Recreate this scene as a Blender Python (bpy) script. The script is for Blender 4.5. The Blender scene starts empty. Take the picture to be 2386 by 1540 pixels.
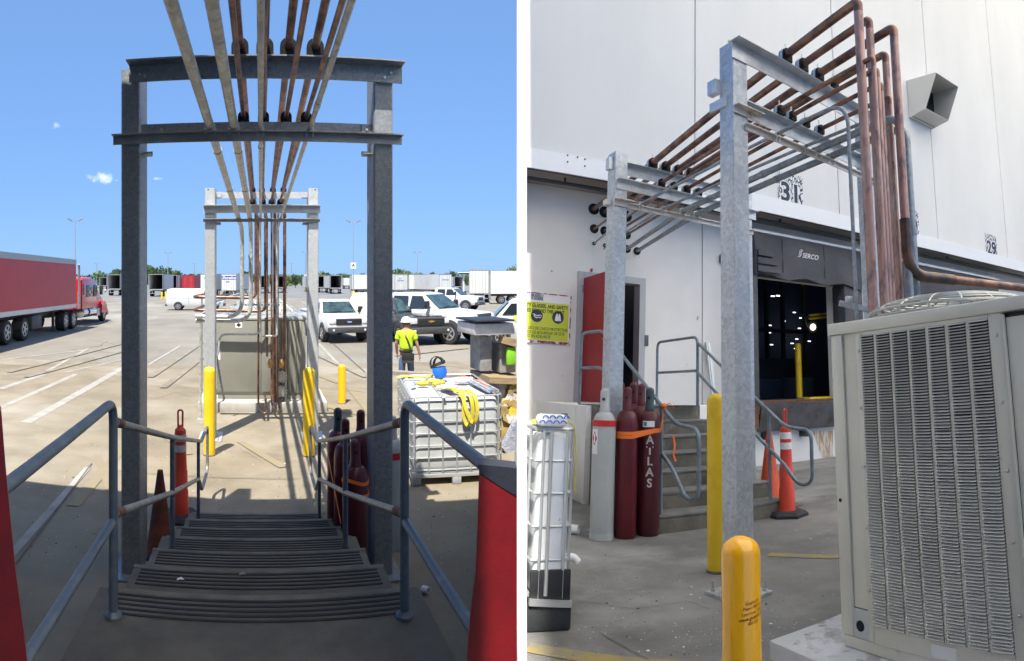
import bpy, bmesh, math, random
from mathutils import Vector, Matrix
R = math.radians
random.seed(7)
scn = bpy.context.scene
COL = scn.collection

# ------------------------------------------------------------------ camera, sky, sun, exposure
EYE = 2.74            # height of the lens over the yard
FPX = 1440.0          # photo pixels (2385 wide) per radian
cam_d = bpy.data.cameras.new("camera")
cam_d.type = 'PANO'
cam_d.clip_start = 0.02
cam_d.clip_end = 6000
for holder in (cam_d, getattr(cam_d, 'cycles', None)):
    if holder is not None and hasattr(holder, 'central_cylindrical_range_u_min'):
        holder.panorama_type = 'CENTRAL_CYLINDRICAL'
        holder.central_cylindrical_range_u_min = -1192.5 / FPX
        holder.central_cylindrical_range_u_max = 1192.5 / FPX
        holder.central_cylindrical_range_v_min = -(1540 - 655) / FPX
        holder.central_cylindrical_range_v_max = 655 / FPX
        holder.central_cylindrical_radius = 1.0
        break
cam = bpy.data.objects.new("camera", cam_d)
COL.objects.link(cam)
cam.location = (0, 0, EYE)
cam.rotation_euler = (R(90), 0, 0)
scn.camera = cam

SUN_EL = R(63); SUN_AZ = R(0.9)
world = bpy.data.worlds.new("World")
scn.world = world
world.use_nodes = True
wn = world.node_tree
bg = wn.nodes['Background']
sky = wn.nodes.new('ShaderNodeTexSky')
sky.sky_type = 'NISHITA'
sky.sun_disc = False
sky.sun_elevation = SUN_EL
sky.sun_rotation = R(180) + SUN_AZ
sky.altitude = 100
sky.air_density = 1.0
sky.dust_density = 0.3
sky.ozone_density = 1.5
bg.inputs['Strength'].default_value = 0.15
gam = wn.nodes.new('ShaderNodeGamma'); gam.inputs['Gamma'].default_value = .33      # clear hazeless blue, even from horizon to zenith
tint = wn.nodes.new('ShaderNodeMix'); tint.data_type = 'RGBA'; tint.blend_type = 'MULTIPLY'; tint.inputs[0].default_value = 1.0
tint.inputs[7].default_value = (.625, 1.05, 1.79, 1)
wn.links.new(sky.outputs[0], gam.inputs['Color']); wn.links.new(gam.outputs[0], tint.inputs[6]); wn.links.new(tint.outputs[2], bg.inputs['Color'])

sun_d = bpy.data.lights.new("sun", 'SUN')
sun_d.energy = 4.5
sun_d.angle = R(0.5)
sun_d.color = (1.0, 0.95, 0.87)
sun = bpy.data.objects.new("sun", sun_d)
COL.objects.link(sun)
sdir = Vector((math.sin(SUN_AZ) * math.cos(SUN_EL), math.cos(SUN_AZ) * math.cos(SUN_EL), -math.sin(SUN_EL)))
sun.rotation_euler = sdir.to_track_quat('-Z', 'Y').to_euler()
sun.location = (0, -20, 40)

vs = scn.view_settings
scn.display_settings.display_device = 'sRGB'
vs.view_transform = 'Standard'
vs.look = 'None'
vs.exposure = 1.06
vs.gamma = 1
vs.use_curve_mapping = False

# ------------------------------------------------------------------ the two yards: frames and sight lines
YAW_A = -(1192.5 - 603) / FPX                    # bearing of the stairs
FA = Matrix.Rotation(-YAW_A, 4, 'Z')
HB = 1.39                                        # lens height over the sloping dock apron
_c = Vector((math.sin(.426), math.cos(.426), 0)); _r = Vector((math.cos(.426), -math.sin(.426), 0))
_n = (Vector((0, 0, 1)) * math.cos(.18) + _c * math.sin(.18) - _r * .0218).normalized()
_y = Vector((math.sin(-.2626), math.cos(-.2626), 0)); _y = (_y - _n * _n.dot(_y)).normalized()
_x = _y.cross(_n)
_o = Vector((0, 0, EYE)) - _n * HB
FB = Matrix(((_x.x, _y.x, _n.x, _o.x), (_x.y, _y.y, _n.y, _o.y), (_x.z, _y.z, _n.z, _o.z), (0, 0, 0, 1)))
FW = Matrix.Identity(4)
RB = Matrix((_x, _y, _n))

def ray_a(px, py):
    t = (px - 603) / FPX
    return Vector((math.sin(t), math.cos(t), (655 - py) / FPX))
def ray_b(px, py):
    t = (px - 1192.5) / FPX
    return RB @ Vector((math.sin(t), math.cos(t), (655 - py) / FPX))
def _hit(d, eye, axis, val):
    o = Vector((0, 0, eye))
    return o + d * ((val - o[axis]) / d[axis])
def AZ(px, py, z=0.0): return _hit(ray_a(px, py), EYE, 2, z)
def AY(px, py, y): return _hit(ray_a(px, py), EYE, 1, y)
def AX(px, py, x): return _hit(ray_a(px, py), EYE, 0, x)
def AR(px, py, r): return Vector((0, 0, EYE)) + ray_a(px, py) * r
def BZ(px, py, z=0.0): return _hit(ray_b(px, py), HB, 2, z)
def BY(px, py, y): return _hit(ray_b(px, py), HB, 1, y)
def BX(px, py, x): return _hit(ray_b(px, py), HB, 0, x)
def BR(px, py, r): return Vector((0, 0, HB)) + ray_b(px, py) * r

# ------------------------------------------------------------------ mesh helpers
class MB:
    def __init__(s, off=(0, 0, 0)):
        s.v = []; s.f = []; s.off = Vector(off)
    def add(s, vs_, fs_):
        b = len(s.v)
        s.v += [Vector(p) - s.off for p in vs_]
        s.f += [tuple(b + i for i in f) for f in fs_]
        return s
    def box(s, a, b):
        x0, y0, z0 = (min(a[i], b[i]) for i in range(3)); x1, y1, z1 = (max(a[i], b[i]) for i in range(3))
        return s.add([(x0,y0,z0),(x1,y0,z0),(x1,y1,z0),(x0,y1,z0),(x0,y0,z1),(x1,y0,z1),(x1,y1,z1),(x0,y1,z1)],
                     [(0,3,2,1),(4,5,6,7),(0,1,5,4),(1,2,6,5),(2,3,7,6),(3,0,4,7)])
    def bbox(s, a, b, c=.01):
        """box with chamfered edges"""
        lo = [min(a[i], b[i]) for i in range(3)]; hi = [max(a[i], b[i]) for i in range(3)]
        c = min(c, *[(hi[i]-lo[i]) * .45 for i in range(3)])
        bm = bmesh.new()
        bmesh.ops.create_cube(bm, size=1)
        for v in bm.verts:
            for i in range(3): v.co[i] = lo[i] if v.co[i] < 0 else hi[i]
        bmesh.ops.bevel(bm, geom=bm.edges[:], offset=c, segments=2, profile=.5, affect='EDGES')
        return s.bm(bm)
    def bm(s, bm, M=None):
        bm.verts.ensure_lookup_table()
        for i, v in enumerate(bm.verts): v.index = i
        s.add([(M @ v.co if M else v.co) for v in bm.verts], [tuple(v.index for v in f.verts) for f in bm.faces])
        bm.free()
        return s
    def slab(s, p, q, up, w, h):
        """bar from p to q, width w across, height h along up"""
        p = Vector(p); q = Vector(q); d = (q - p).normalized(); u = Vector(up); u = (u - d * u.dot(d)).normalized(); r = d.cross(u)
        a = r * (w / 2); b = u * (h / 2)
        c = [p-a-b, p+a-b, p+a+b, p-a+b, q-a-b, q+a-b, q+a+b, q-a+b]
        return s.add(c, [(0,1,2,3),(7,6,5,4),(0,4,5,1),(1,5,6,2),(2,6,7,3),(3,7,4,0)][::1])
    def quad(s, *p): return s.add(p, [tuple(range(len(p)))])
    def prism(s, poly, ext):
        n = len(poly); e = Vector(ext)
        P = [Vector(p) for p in poly]
        return s.add(P + [p + e for p in P], [tuple(range(n - 1, -1, -1)), tuple(range(n, 2 * n))] + [(i, (i + 1) % n, n + (i + 1) % n, n + i) for i in range(n)])
    def tube(s, pts, r, n=10, cap=True, closed=False):
        pts = [Vector(p) for p in pts]; m = len(pts)
        if m < 2: return s
        V = []; prev = None
        for i, p in enumerate(pts):
            if closed: t = (pts[(i+1) % m] - pts[i-1]).normalized()
            elif i == 0: t = (pts[1] - p).normalized()
            elif i == m - 1: t = (p - pts[-2]).normalized()
            else: t = ((p - pts[i-1]).normalized() + (pts[i+1] - p).normalized()).normalized()
            if prev is None:
                u = t.orthogonal().normalized()
            else:
                u = (prev - t * prev.dot(t)).normalized()
            prev = u; w = t.cross(u)
            rr = r[i] if isinstance(r, (list, tuple)) else r
            V += [p + (u * math.cos(6.28318531 * k / n) + w * math.sin(6.28318531 * k / n)) * rr for k in range(n)]
        F = []
        for i in range(m if closed else m - 1):
            j = (i + 1) % m
            for k in range(n):
                F.append((i*n + k, i*n + (k+1) % n, j*n + (k+1) % n, j*n + k))
        if cap and not closed:
            F.append(tuple(range(n - 1, -1, -1))); F.append(tuple((m-1)*n + k for k in range(n)))
        return s.add(V, F)
    def lathe(s, prof, o=(0, 0, 0), n=20, axis=None):
        o = Vector(o)
        Q = Matrix.Identity(3) if axis is None else Vector(axis).to_track_quat('Z', 'Y').to_matrix()
        V = []; F = []; m = len(prof)
        for r, z in prof:
            V += [o + Q @ Vector((r * math.cos(6.28318531 * k / n), r * math.sin(6.28318531 * k / n), z)) for k in range(n)]
        for i in range(m - 1):
            for k in range(n):
                F.append((i*n + k, i*n + (k+1) % n, (i+1)*n + (k+1) % n, (i+1)*n + k))
        F.append(tuple(range(n - 1, -1, -1))); F.append(tuple((m-1)*n + k for k in range(n)))
        return s.add(V, F)
    def loft(s, secs, closed_ends=True):
        n = len(secs[0]); V = []; F = []
        for sec in secs: V += list(sec)
        for i in range(len(secs) - 1):
            for k in range(n):
                F.append((i*n + k, i*n + (k+1) % n, (i+1)*n + (k+1) % n, (i+1)*n + k))
        if closed_ends:
            F.append(tuple(range(n - 1, -1, -1))); F.append(tuple((len(secs)-1)*n + k for k in range(n)))
        return s.add(V, F)
    def ribbon(s, pts, w, up, th=.003):
        """flat strap along pts; up may be one vector or a list"""
        pts = [Vector(p) for p in pts]; V = []; F = []; m = len(pts)
        for i, p in enumerate(pts):
            t = (pts[min(i+1, m-1)] - pts[max(i-1, 0)]).normalized()
            u = Vector(up[i] if isinstance(up, list) else up); u = (u - t * u.dot(t)).normalized(); nn = t.cross(u)
            V += [p - u*w/2 - nn*th/2, p + u*w/2 - nn*th/2, p + u*w/2 + nn*th/2, p - u*w/2 + nn*th/2]
        for i in range(m - 1):
            for k in range(4): F.append((i*4 + k, i*4 + (k+1) % 4, i*4 + 4 + (k+1) % 4, i*4 + 4 + k))
        F.append((3, 2, 1, 0)); F.append(tuple((m-1)*4 + k for k in range(4)))
        return s.add(V, F)
    def ball(s, c, r, n=10, m=7):
        c = Vector(c); r = Vector(r) if not isinstance(r, (int, float)) else Vector((r, r, r))
        V = [c + Vector((0, 0, -r.z))]; F = []
        for i in range(1, m):
            a = -math.pi / 2 + math.pi * i / m
            V += [c + Vector((r.x * math.cos(a) * math.cos(6.28318531 * k / n), r.y * math.cos(a) * math.sin(6.28318531 * k / n), r.z * math.sin(a))) for k in range(n)]
        V.append(c + Vector((0, 0, r.z)))
        for k in range(n): F.append((0, 1 + (k+1) % n, 1 + k))
        for i in range(m - 2):
            for k in range(n): F.append((1 + i*n + k, 1 + i*n + (k+1) % n, 1 + (i+1)*n + (k+1) % n, 1 + (i+1)*n + k))
        e = len(V) - 1
        for k in range(n): F.append((e, 1 + (m-2)*n + k, 1 + (m-2)*n + (k+1) % n))
        return s.add(V, F)
    def mesh(s, name, mat, smooth=True):
        me = bpy.data.meshes.new(name)
        me.from_pydata([tuple(v) for v in s.v], [], s.f)
        bm = bmesh.new(); bm.from_mesh(me)
        bmesh.ops.recalc_face_normals(bm, faces=bm.faces[:])
        if smooth:
            for e in bm.edges:
                if len(e.link_faces) == 2 and e.calc_face_angle(0) > .6: e.smooth = False
            for f in bm.faces: f.smooth = True
        bm.to_mesh(me); bm.free()
        for m_ in (mat if isinstance(mat, (list, tuple)) else [mat]): me.materials.append(m_)
        return me

def fillet(pts, rad, n=6):
    """polyline with rounded corners"""
    pts = [Vector(p) for p in pts]; out = [pts[0]]
    for i in range(1, len(pts) - 1):
        a, b, c = pts[i-1], pts[i], pts[i+1]
        r_ = min(rad, (a-b).length * .49, (c-b).length * .49)
        p = b + (a-b).normalized() * r_; q = b + (c-b).normalized() * r_
        for k in range(n + 1):
            t = k / n
            out.append(p * (1-t)**2 + b * 2*t*(1-t) + q * t*t)
    out.append(pts[-1])
    return out

def tag(o, label=None, cat=None, group=None, kind=None):
    if label: o['label'] = label
    if cat: o['category'] = cat
    if group: o['group'] = group
    if kind: o['kind'] = kind
    return o
def thing(name, label, cat, F, loc=(0, 0, 0), rz=0, group=None, rot=None):
    e = bpy.data.objects.new(name, None); COL.objects.link(e)
    e.empty_display_size = .2
    e.matrix_world = F @ Matrix.Translation(Vector(loc)) @ (rot if rot is not None else Matrix.Rotation(rz, 4, 'Z'))
    return tag(e, label, cat, group)
def part(name, mb, mat, parent, label=None, smooth=True, kind=None):
    me = mb if isinstance(mb, bpy.types.Mesh) else mb.mesh(name, mat, smooth)
    o = bpy.data.objects.new(name, me); COL.objects.link(o); o.parent = parent
    if label: o['label'] = label
    if kind: o['kind'] = kind
    return o
def single(name, mb, mat, F, label=None, cat=None, group=None, kind=None, loc=(0, 0, 0), smooth=True, rz=0):
    me = mb if isinstance(mb, bpy.types.Mesh) else mb.mesh(name, mat, smooth)
    o = bpy.data.objects.new(name, me); COL.objects.link(o)
    o.matrix_world = F @ Matrix.Translation(Vector(loc)) @ Matrix.Rotation(rz, 4, 'Z')
    return tag(o, label, cat, group, kind)
def copy_tree(o, parent=None):
    c = o.copy(); COL.objects.link(c)
    if parent is not None: c.parent = parent
    for ch in [k for k in o.children]: copy_tree(ch, c)
    return c
def place(o, F, loc, rz=0, label=None, s=None):
    o.matrix_world = F @ Matrix.Translation(Vector(loc)) @ Matrix.Rotation(rz, 4, 'Z')
    if label: o['label'] = label
    return o

_font_cache = {}
def text_mb(txt, size, at, right, up, depth=.003, bold=0.0, shear=0.0, align='CENTER', spacing=1.0, wscale=1.0):
    """lettering as mesh: at = anchor, right/up = unit directions"""
    cu = bpy.data.curves.new('lettering', 'FONT'); cu.body = txt; cu.size = 1; cu.align_x = align; cu.align_y = 'CENTER'
    cu.shear = shear; cu.offset = bold; cu.space_character = spacing; cu.extrude = 0; cu.resolution_u = 3
    ob = bpy.data.objects.new('lettering', cu); COL.objects.link(ob)
    dg = bpy.context.evaluated_depsgraph_get(); me = bpy.data.meshes.new_from_object(ob.evaluated_get(dg))
    bpy.data.objects.remove(ob)
    r_ = Vector(right).normalized(); u_ = Vector(up).normalized(); n_ = r_.cross(u_); at = Vector(at)
    bm = bmesh.new(); bm.from_mesh(me); bpy.data.meshes.remove(me)
    g = bmesh.ops.extrude_face_region(bm, geom=bm.faces[:])
    for v in [e for e in g['geom'] if isinstance(e, bmesh.types.BMVert)]: v.co.z += depth / size
    V = []
    for i, v in enumerate(bm.verts): v.index = i
    V = [at + r_ * v.co.x * size * wscale + u_ * v.co.y * size + n_ * v.co.z * size for v in bm.verts]
    Fc = [tuple(v.index for v in f.verts) for f in bm.faces]
    bm.free()
    return V, Fc

# ------------------------------------------------------------------ materials
def mat(name, col, rough=.6, metal=0.0, c2=None, s2=4.0, lo=.4, hi=.65, c3=None, s3=1.0, lo3=.5, hi3=.7,
        bump=0.0, bs=60.0, spec=.5, coat=0.0, alpha=None, emit=None, estr=0.0, trans=0.0, speck=None, sps=90.0, spt=.72, stretch=None, detail=6):
    m = bpy.data.materials.new(name); m.use_nodes = True
    nt = m.node_tree; N = nt.nodes; L = nt.links; p = N['Principled BSDF']
    p.inputs['Base Color'].default_value = (*col, 1); p.inputs['Roughness'].default_value = rough; p.inputs['Metallic'].default_value = metal
    p.inputs['Specular IOR Level'].default_value = spec
    if coat: p.inputs['Coat Weight'].default_value = coat; p.inputs['Coat Roughness'].default_value = .08
    if trans: p.inputs['Transmission Weight'].default_value = trans
    if emit: p.inputs['Emission Color'].default_value = (*emit, 1); p.inputs['Emission Strength'].default_value = estr
    tc = N.new('ShaderNodeTexCoord'); co = tc.outputs['Object']
    if stretch:
        mp = N.new('ShaderNodeMapping'); mp.inputs['Scale'].default_value = stretch; L.new(co, mp.inputs['Vector']); co = mp.outputs[0]
    cur = None
    def noise(sc, det=6):
        n = N.new('ShaderNodeTexNoise'); n.inputs['Scale'].default_value = sc; n.inputs['Detail'].default_value = det; n.inputs['Roughness'].default_value = .62
        L.new(co, n.inputs['Vector']); return n.outputs['Fac']
    def layer(cur, c, fac):
        mx = N.new('ShaderNodeMix'); mx.data_type = 'RGBA'
        L.new(fac, mx.inputs[0])
        if cur is None: mx.inputs[6].default_value = (*col, 1)
        else: L.new(cur, mx.inputs[6])
        mx.inputs[7].default_value = (*c, 1)
        return mx.outputs[2]
    def ramp(f, a, b):
        r_ = N.new('ShaderNodeMapRange'); r_.inputs[1].default_value = a; r_.inputs[2].default_value = b; r_.clamp = True
        L.new(f, r_.inputs[0]); return r_.outputs[0]
    if c2: cur = layer(cur, c2, ramp(noise(s2, detail), lo, hi))
    if c3: cur = layer(cur, c3, ramp(noise(s3), lo3, hi3))
    if speck: cur = layer(cur, speck, ramp(noise(sps, 3), spt, spt + .03))
    if cur is not None: L.new(cur, p.inputs['Base Color'])
    if bump:
        b = N.new('ShaderNodeBump'); b.inputs['Strength'].default_value = bump; b.inputs['Distance'].default_value = .01
        L.new(noise(bs, 5), b.inputs['Height']); L.new(b.outputs[0], p.inputs['Normal'])
    return m
def galv_mat(name, c1, c2, scale=45, rough=.42, metal=.75):
    m = mat(name, c1, rough, metal, bump=.05, bs=30)
    nt = m.node_tree; N = nt.nodes; L = nt.links; p = N['Principled BSDF']
    tc = N.new('ShaderNodeTexCoord'); vo = N.new('ShaderNodeTexVoronoi'); vo.inputs['Scale'].default_value = scale
    nz = N.new('ShaderNodeTexNoise'); nz.inputs['Scale'].default_value = scale * .35; nz.inputs['Detail'].default_value = 4
    L.new(tc.outputs['Object'], nz.inputs['Vector'])
    ad = N.new('ShaderNodeMix'); ad.data_type = 'RGBA'; ad.inputs[0].default_value = .12
    L.new(tc.outputs['Object'], ad.inputs[6]); L.new(nz.outputs['Color'], ad.inputs[7]); L.new(ad.outputs[2], vo.inputs['Vector'])
    sp = N.new('ShaderNodeSeparateColor'); L.new(vo.outputs['Color'], sp.inputs[0])
    mx = N.new('ShaderNodeMix'); mx.data_type = 'RGBA'; mx.inputs[6].default_value = (*c1, 1); mx.inputs[7].default_value = (*c2, 1)
    L.new(sp.outputs[0], mx.inputs[0]); L.new(mx.outputs[2], p.inputs['Base Color'])
    mr = N.new('ShaderNodeMapRange'); mr.inputs[3].default_value = rough - .1; mr.inputs[4].default_value = rough + .15
    L.new(sp.outputs[1], mr.inputs[0]); L.new(mr.outputs[0], p.inputs['Roughness'])
    return m
# ------------------------------------------------------------------ palette
M_yard = mat('tan concrete', (.25, .21, .146), .85, c2=(.165, .136, .09), s2=.8, lo=.35, hi=.72, c3=(.32, .29, .23), s3=.3, lo3=.48, hi3=.7, bump=.25, bs=40, speck=(.55, .52, .47), sps=30, spt=.7)
M_yard2 = mat('pale concrete', (.235, .214, .172), .85, c2=(.165, .148, .115), s2=.35, lo=.38, hi=.68, c3=(.33, .31, .262), s3=.12, bump=.15, bs=20, stretch=(1, .45, 1))
M_asph = mat('far grey paving', (.15, .15, .15), .9, c2=(.21, .21, .2), s2=.1, bump=.1)
M_joint = mat('joint sealant', (.12, .11, .1), .9)
M_lane = mat('worn white line paint', (.37, .355, .32), .8, c2=(.25, .228, .185), s2=2.2, lo=.3, hi=.75, detail=3)
M_hatch = mat('worn yellow line paint', (.275, .215, .085), .8, c2=(.23, .193, .13), s2=2.5, lo=.25, hi=.55, detail=3)
M_apron = mat('grey apron concrete', (.205, .20, .187), .85, c2=(.10, .10, .097), s2=.9, lo=.40, hi=.70, c3=(.33, .325, .31), s3=.6, lo3=.5, hi3=.72, bump=.35, bs=55, speck=(.62, .63, .63), sps=26, spt=.705)
M_yline = mat('rubbed yellow floor paint', (.30, .225, .06), .8, c2=(.20, .185, .14), s2=6, lo=.35, hi=.65, bump=.2)
M_splash = mat('white paint splatter', (.6, .6, .6), .8)
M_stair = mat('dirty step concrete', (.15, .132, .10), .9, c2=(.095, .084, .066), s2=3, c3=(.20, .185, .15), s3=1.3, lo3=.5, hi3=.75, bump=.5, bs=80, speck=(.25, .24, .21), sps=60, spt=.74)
M_stairB = mat('stained riser concrete', (.17, .155, .125), .9, c2=(.085, .08, .07), s2=2.2, c3=(.24, .23, .2), s3=5, lo3=.55, bump=.4, bs=60)
M_treadB = mat('grey tread concrete', (.19, .19, .18), .9, c2=(.12, .12, .115), s2=3, bump=.4)
M_nosing = mat('worn step nosing', (.185, .165, .13), .85, c2=(.12, .105, .082), s2=5, bump=.4)
M_groove = mat('black tread groove strip', (.02, .02, .02), .8)  # dark strips laid flat for the tread grooves
M_white = mat('white painted wall', (.74, .73, .705), .8, stretch=(1, 1, .3), c2=(.66, .65, .63), s2=.5, lo=.35, hi=.75, c3=(.71, .69, .655), s3=1.4, lo3=.55, bump=.12, bs=70)
M_part = mat('white partition paint', (.9, .9, .9), .7)
M_lower = mat('scuffed white wall', (.78, .765, .74), .8, c2=(.66, .65, .635), s2=.6, lo=.4, hi=.75, c3=(.74, .73, .70), s3=.4, bump=.2, bs=60, speck=(.30, .28, .26), sps=4.5, spt=.71)
M_soffit = mat('grey soffit', (.33, .29, .25), .8, c2=(.26, .23, .2), s2=.8, bump=.1)
M_seam = mat('panel joint', (.42, .42, .42), .8)
M_fascia = mat('white metal fascia', (.8, .8, .8), .45)
M_darkwall = mat('dark building cladding', (.16, .155, .15), .8)
M_galvD = galv_mat('shade toned galvanised steel', (.30, .32, .34), (.20, .215, .23), 55, .5, .35)  # darker copy of the rack steel, stair shade put into its colour
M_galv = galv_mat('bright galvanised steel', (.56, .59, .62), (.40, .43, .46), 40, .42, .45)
M_galvF = galv_mat('sun toned galvanised steel', (.50, .52, .53), (.42, .44, .45), 40, .5, .35)  # paler copy of the same rack steel, sunlight put into its colour
M_angle = mat('zinc angle iron', (.38, .38, .37), .5, .4, c2=(.27, .27, .26), s2=6)
M_angleB = mat('bright zinc angle', (.62, .65, .67), .4, .5, c2=(.5, .52, .53), s2=9)
M_angler = mat('rust bloomed angle', (.62, .58, .53), .5, .35, c2=(.45, .30, .18), s2=7, lo=.56, hi=.72)
M_copper = mat('aged copper', (.38, .195, .125), .42, .7, c2=(.13, .075, .06), s2=6, lo=.38, hi=.62, c3=(.55, .33, .2), s3=14, lo3=.6, hi3=.8)
M_copperR = mat('mottled copper riser', (.45, .265, .215), .42, .45, c2=(.20, .13, .135), s2=7, lo=.5, hi=.6, c3=(.62, .44, .37), s3=3, lo3=.52, stretch=(1, 1, .45))
M_copperD = mat('dark heat stained copper', (.085, .065, .06), .35, .7, c2=(.22, .12, .08), s2=5)
M_cond = galv_mat('weathered conduit', (.62, .62, .57), (.43, .43, .40), 22, .45, .5)
M_condB = galv_mat('blue grey conduit', (.34, .37, .39), (.24, .27, .29), 30, .45, .55)
M_clamp = mat('black clamp rubber', (.008, .008, .011), .6, spec=.2)
M_bolt = mat('zinc bolt', (.55, .55, .53), .35, .8)
M_rail = mat('dark worn handrail paint', (.10, .125, .155), .42, .2, c2=(.17, .19, .21), s2=11, lo=.5, hi=.75, bump=.1)
M_railB = mat('blue grey handrail paint', (.20, .25, .29), .45, .2, c2=(.13, .16, .18), s2=9, lo=.45, hi=.7)
M_railtop = mat('bare worn handrail', (.30, .29, .27), .45, .3, c2=(.18, .18, .17), s2=8)
M_rust = mat('rust', (.14, .06, .035), .85, c2=(.22, .11, .06), s2=20)
M_yel = mat('yellow bollard sleeve', (.80, .53, .015), .42, c2=(.60, .38, .01), s2=3, lo=.5, hi=.75, c3=(.36, .24, .03), s3=4, lo3=.63, hi3=.72, speck=(.2, .14, .03), sps=7, spt=.76)
M_org = mat('amber bollard sleeve', (1.0, .47, .006), .22, coat=.6)
M_acg = mat('sage grey cabinet paint', (.235, .235, .195), .5, c2=(.21, .21, .175), s2=2)
M_actop = mat('cabinet top paint', (.30, .31, .285), .45)
M_acB = mat('warm grey cabinet paint', (.72, .70, .61), .4, c2=(.65, .63, .55), s2=1.3, c3=(.50, .49, .45), s3=9, lo3=.66, hi3=.74)
M_slat = mat('louver paint', (.72, .71, .65), .4, c2=(.58, .57, .52), s2=3)
M_dark = mat('dark void', (.015, .016, .018), .9)
M_coil = mat('coil fins', (.05, .055, .06), .7)
M_pad = mat('equipment pad concrete', (.42, .40, .35), .85, c2=(.33, .31, .27), s2=3, bump=.3)
M_padB = mat('chipped painted pad', (.52, .53, .53), .7, c2=(.30, .27, .25), s2=5, lo=.58, hi=.61, c3=(.62, .64, .66), s3=2, bump=.3)
M_wire = mat('guard wire', (.55, .55, .5), .4, .5)
M_cone = mat('orange cone rubber', (.62, .085, .02), .55, c2=(.40, .06, .02), s2=4)
M_coneD = mat('grimy dark cone', (.20, .045, .02), .8, c2=(.07, .025, .018), s2=5, lo=.35, hi=.6)
M_tube = mat('red orange channelizer plastic', (.72, .06, .025), .45, c2=(.6, .05, .02), s2=3)
M_refl = mat('white reflective sheeting', (.8, .8, .8), .35, c2=(.68, .68, .68), s2=14)
M_reflG = mat('grey reflective sheeting', (.5, .5, .5), .35, c2=(.4, .4, .4), s2=20)
M_rubber = mat('black recycled rubber', (.025, .027, .03), .75, bump=.2)
M_cylm = mat('maroon cylinder paint', (.125, .009, .016), .36, c2=(.09, .008, .013), s2=3, speck=(.4, .22, .22), sps=18, spt=.755)
M_cylmD = mat('chipped dark maroon paint', (.085, .009, .015), .4, c2=(.06, .008, .012), s2=3, speck=(.5, .42, .42), sps=13, spt=.70, stretch=(1, 1, .4))
M_cylcap = mat('cap paint dark green', (.03, .06, .065), .4)
M_cylg = mat('grey cylinder paint', (.46, .48, .47), .4, c2=(.40, .42, .42), s2=3, speck=(.15, .15, .15), sps=15, spt=.76)
M_red = mat('red band', (.55, .02, .02), .5)
M_strap = mat('orange ratchet webbing', (.9, .19, .02), .6)
M_ystrap = mat('yellow webbing', (.60, .50, .05), .6, c2=(.44, .36, .035), s2=8)
M_paper = mat('white label', (.8, .8, .8), .6)
M_ibc = mat('milky tote plastic', (.50, .515, .51), .4, c2=(.36, .375, .37), s2=1.6, speck=(.3, .3, .29), sps=13, spt=.72, spec=.4)
M_ibcw = mat('clean white tote plastic', (.86, .87, .88), .35, c2=(.68, .71, .74), s2=1.5, speck=(.45, .46, .46), sps=14, spt=.73)
M_cage = mat('galvanised cage tube', (.58, .6, .6), .35, .65)
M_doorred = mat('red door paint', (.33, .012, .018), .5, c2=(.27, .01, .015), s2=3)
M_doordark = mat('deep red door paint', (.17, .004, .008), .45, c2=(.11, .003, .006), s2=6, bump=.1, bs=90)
M_frame = mat('grey door frame', (.42, .43, .45), .5)
M_black = mat('black plastic', (.018, .018, .02), .5)
M_navy = mat('navy black rubber', (.018, .02, .03), .55, bump=.15)
M_blockg = mat('grey concrete block', (.32, .32, .33), .9, c2=(.2, .2, .22), s2=8, bump=.6, bs=50)
M_wood = mat('sawn timber', (.36, .27, .15), .8, c2=(.25, .18, .1), s2=3, stretch=(1, 8, 8), bump=.2)
M_oldwood = mat('weathered plank', (.30, .26, .22), .85, c2=(.2, .17, .14), s2=4, stretch=(1, 9, 9))
M_bag = mat('white wrap', (.80, .765, .745), .5, c2=(.58, .545, .535), s2=5, bump=.5, bs=14)
M_tan = mat('tan insulation', (.5, .36, .13), .9, c2=(.36, .26, .1), s2=7, bump=.7, bs=30)
M_lime = mat('lime green panel', (.22, .55, .03), .5)
M_bluetarp = mat('blue grey tarp', (.20, .23, .30), .5, c2=(.5, .52, .58), s2=9, stretch=(1, 1, 6), bump=.5, bs=20)
M_blue = mat('blue visor plastic', (.02, .14, .62), .3)
M_clear = mat('crumpled clear film', (.7, .72, .74), .2, spec=.8, c2=(.5, .52, .55), s2=22, bump=.6, bs=30)
M_tyre = mat('tyre rubber', (.02, .02, .021), .8)
M_rim = mat('alloy rim', (.45, .45, .46), .35, .7)
M_rimd = mat('steel rim', (.3, .3, .3), .5, .5)
M_vwhite = mat('white vehicle paint', (.64, .64, .63), .3, coat=.5)
M_vgrey = mat('grey vehicle paint', (.06, .06, .063), .3, .3, coat=.6)
M_vred = mat('red truck paint', (.55, .022, .03), .3, coat=.5)
M_glass = mat('tinted window', (.02, .03, .035), .06, spec=.8)
M_wind = mat('windscreen glass', (.05, .09, .085), .05, spec=.9, c2=(.02, .03, .03), s2=3)
M_chrome = mat('chrome', (.7, .7, .7), .15, 1.0)
M_lamp = mat('headlight lens', (.62, .64, .66), .12, spec=.8)
M_trim = mat('dark grey trim', (.05, .052, .055), .55)
M_gold = mat('gold emblem', (.65, .42, .08), .3, .6)
M_trred = mat('red trailer side', (.45, .024, .036), .45, c2=(.39, .02, .03), s2=1.2, c3=(.50, .10, .11), s3=1.5, lo3=.66, hi3=.8)  # paler smears put the shiny streaks of the side into the colour
M_trw = mat('white trailer side', (.62, .62, .59), .5, c2=(.52, .51, .475), s2=.4, lo=.45, hi=.75)
M_traild = mat('trailer interior plywood', (.38, .36, .33), .9)
M_lining = mat('pale trailer lining', (.66, .65, .62), .7, c2=(.5, .49, .47), s2=1.2)
M_alum = mat('trailer aluminium', (.36, .36, .355), .4, .4)
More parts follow.
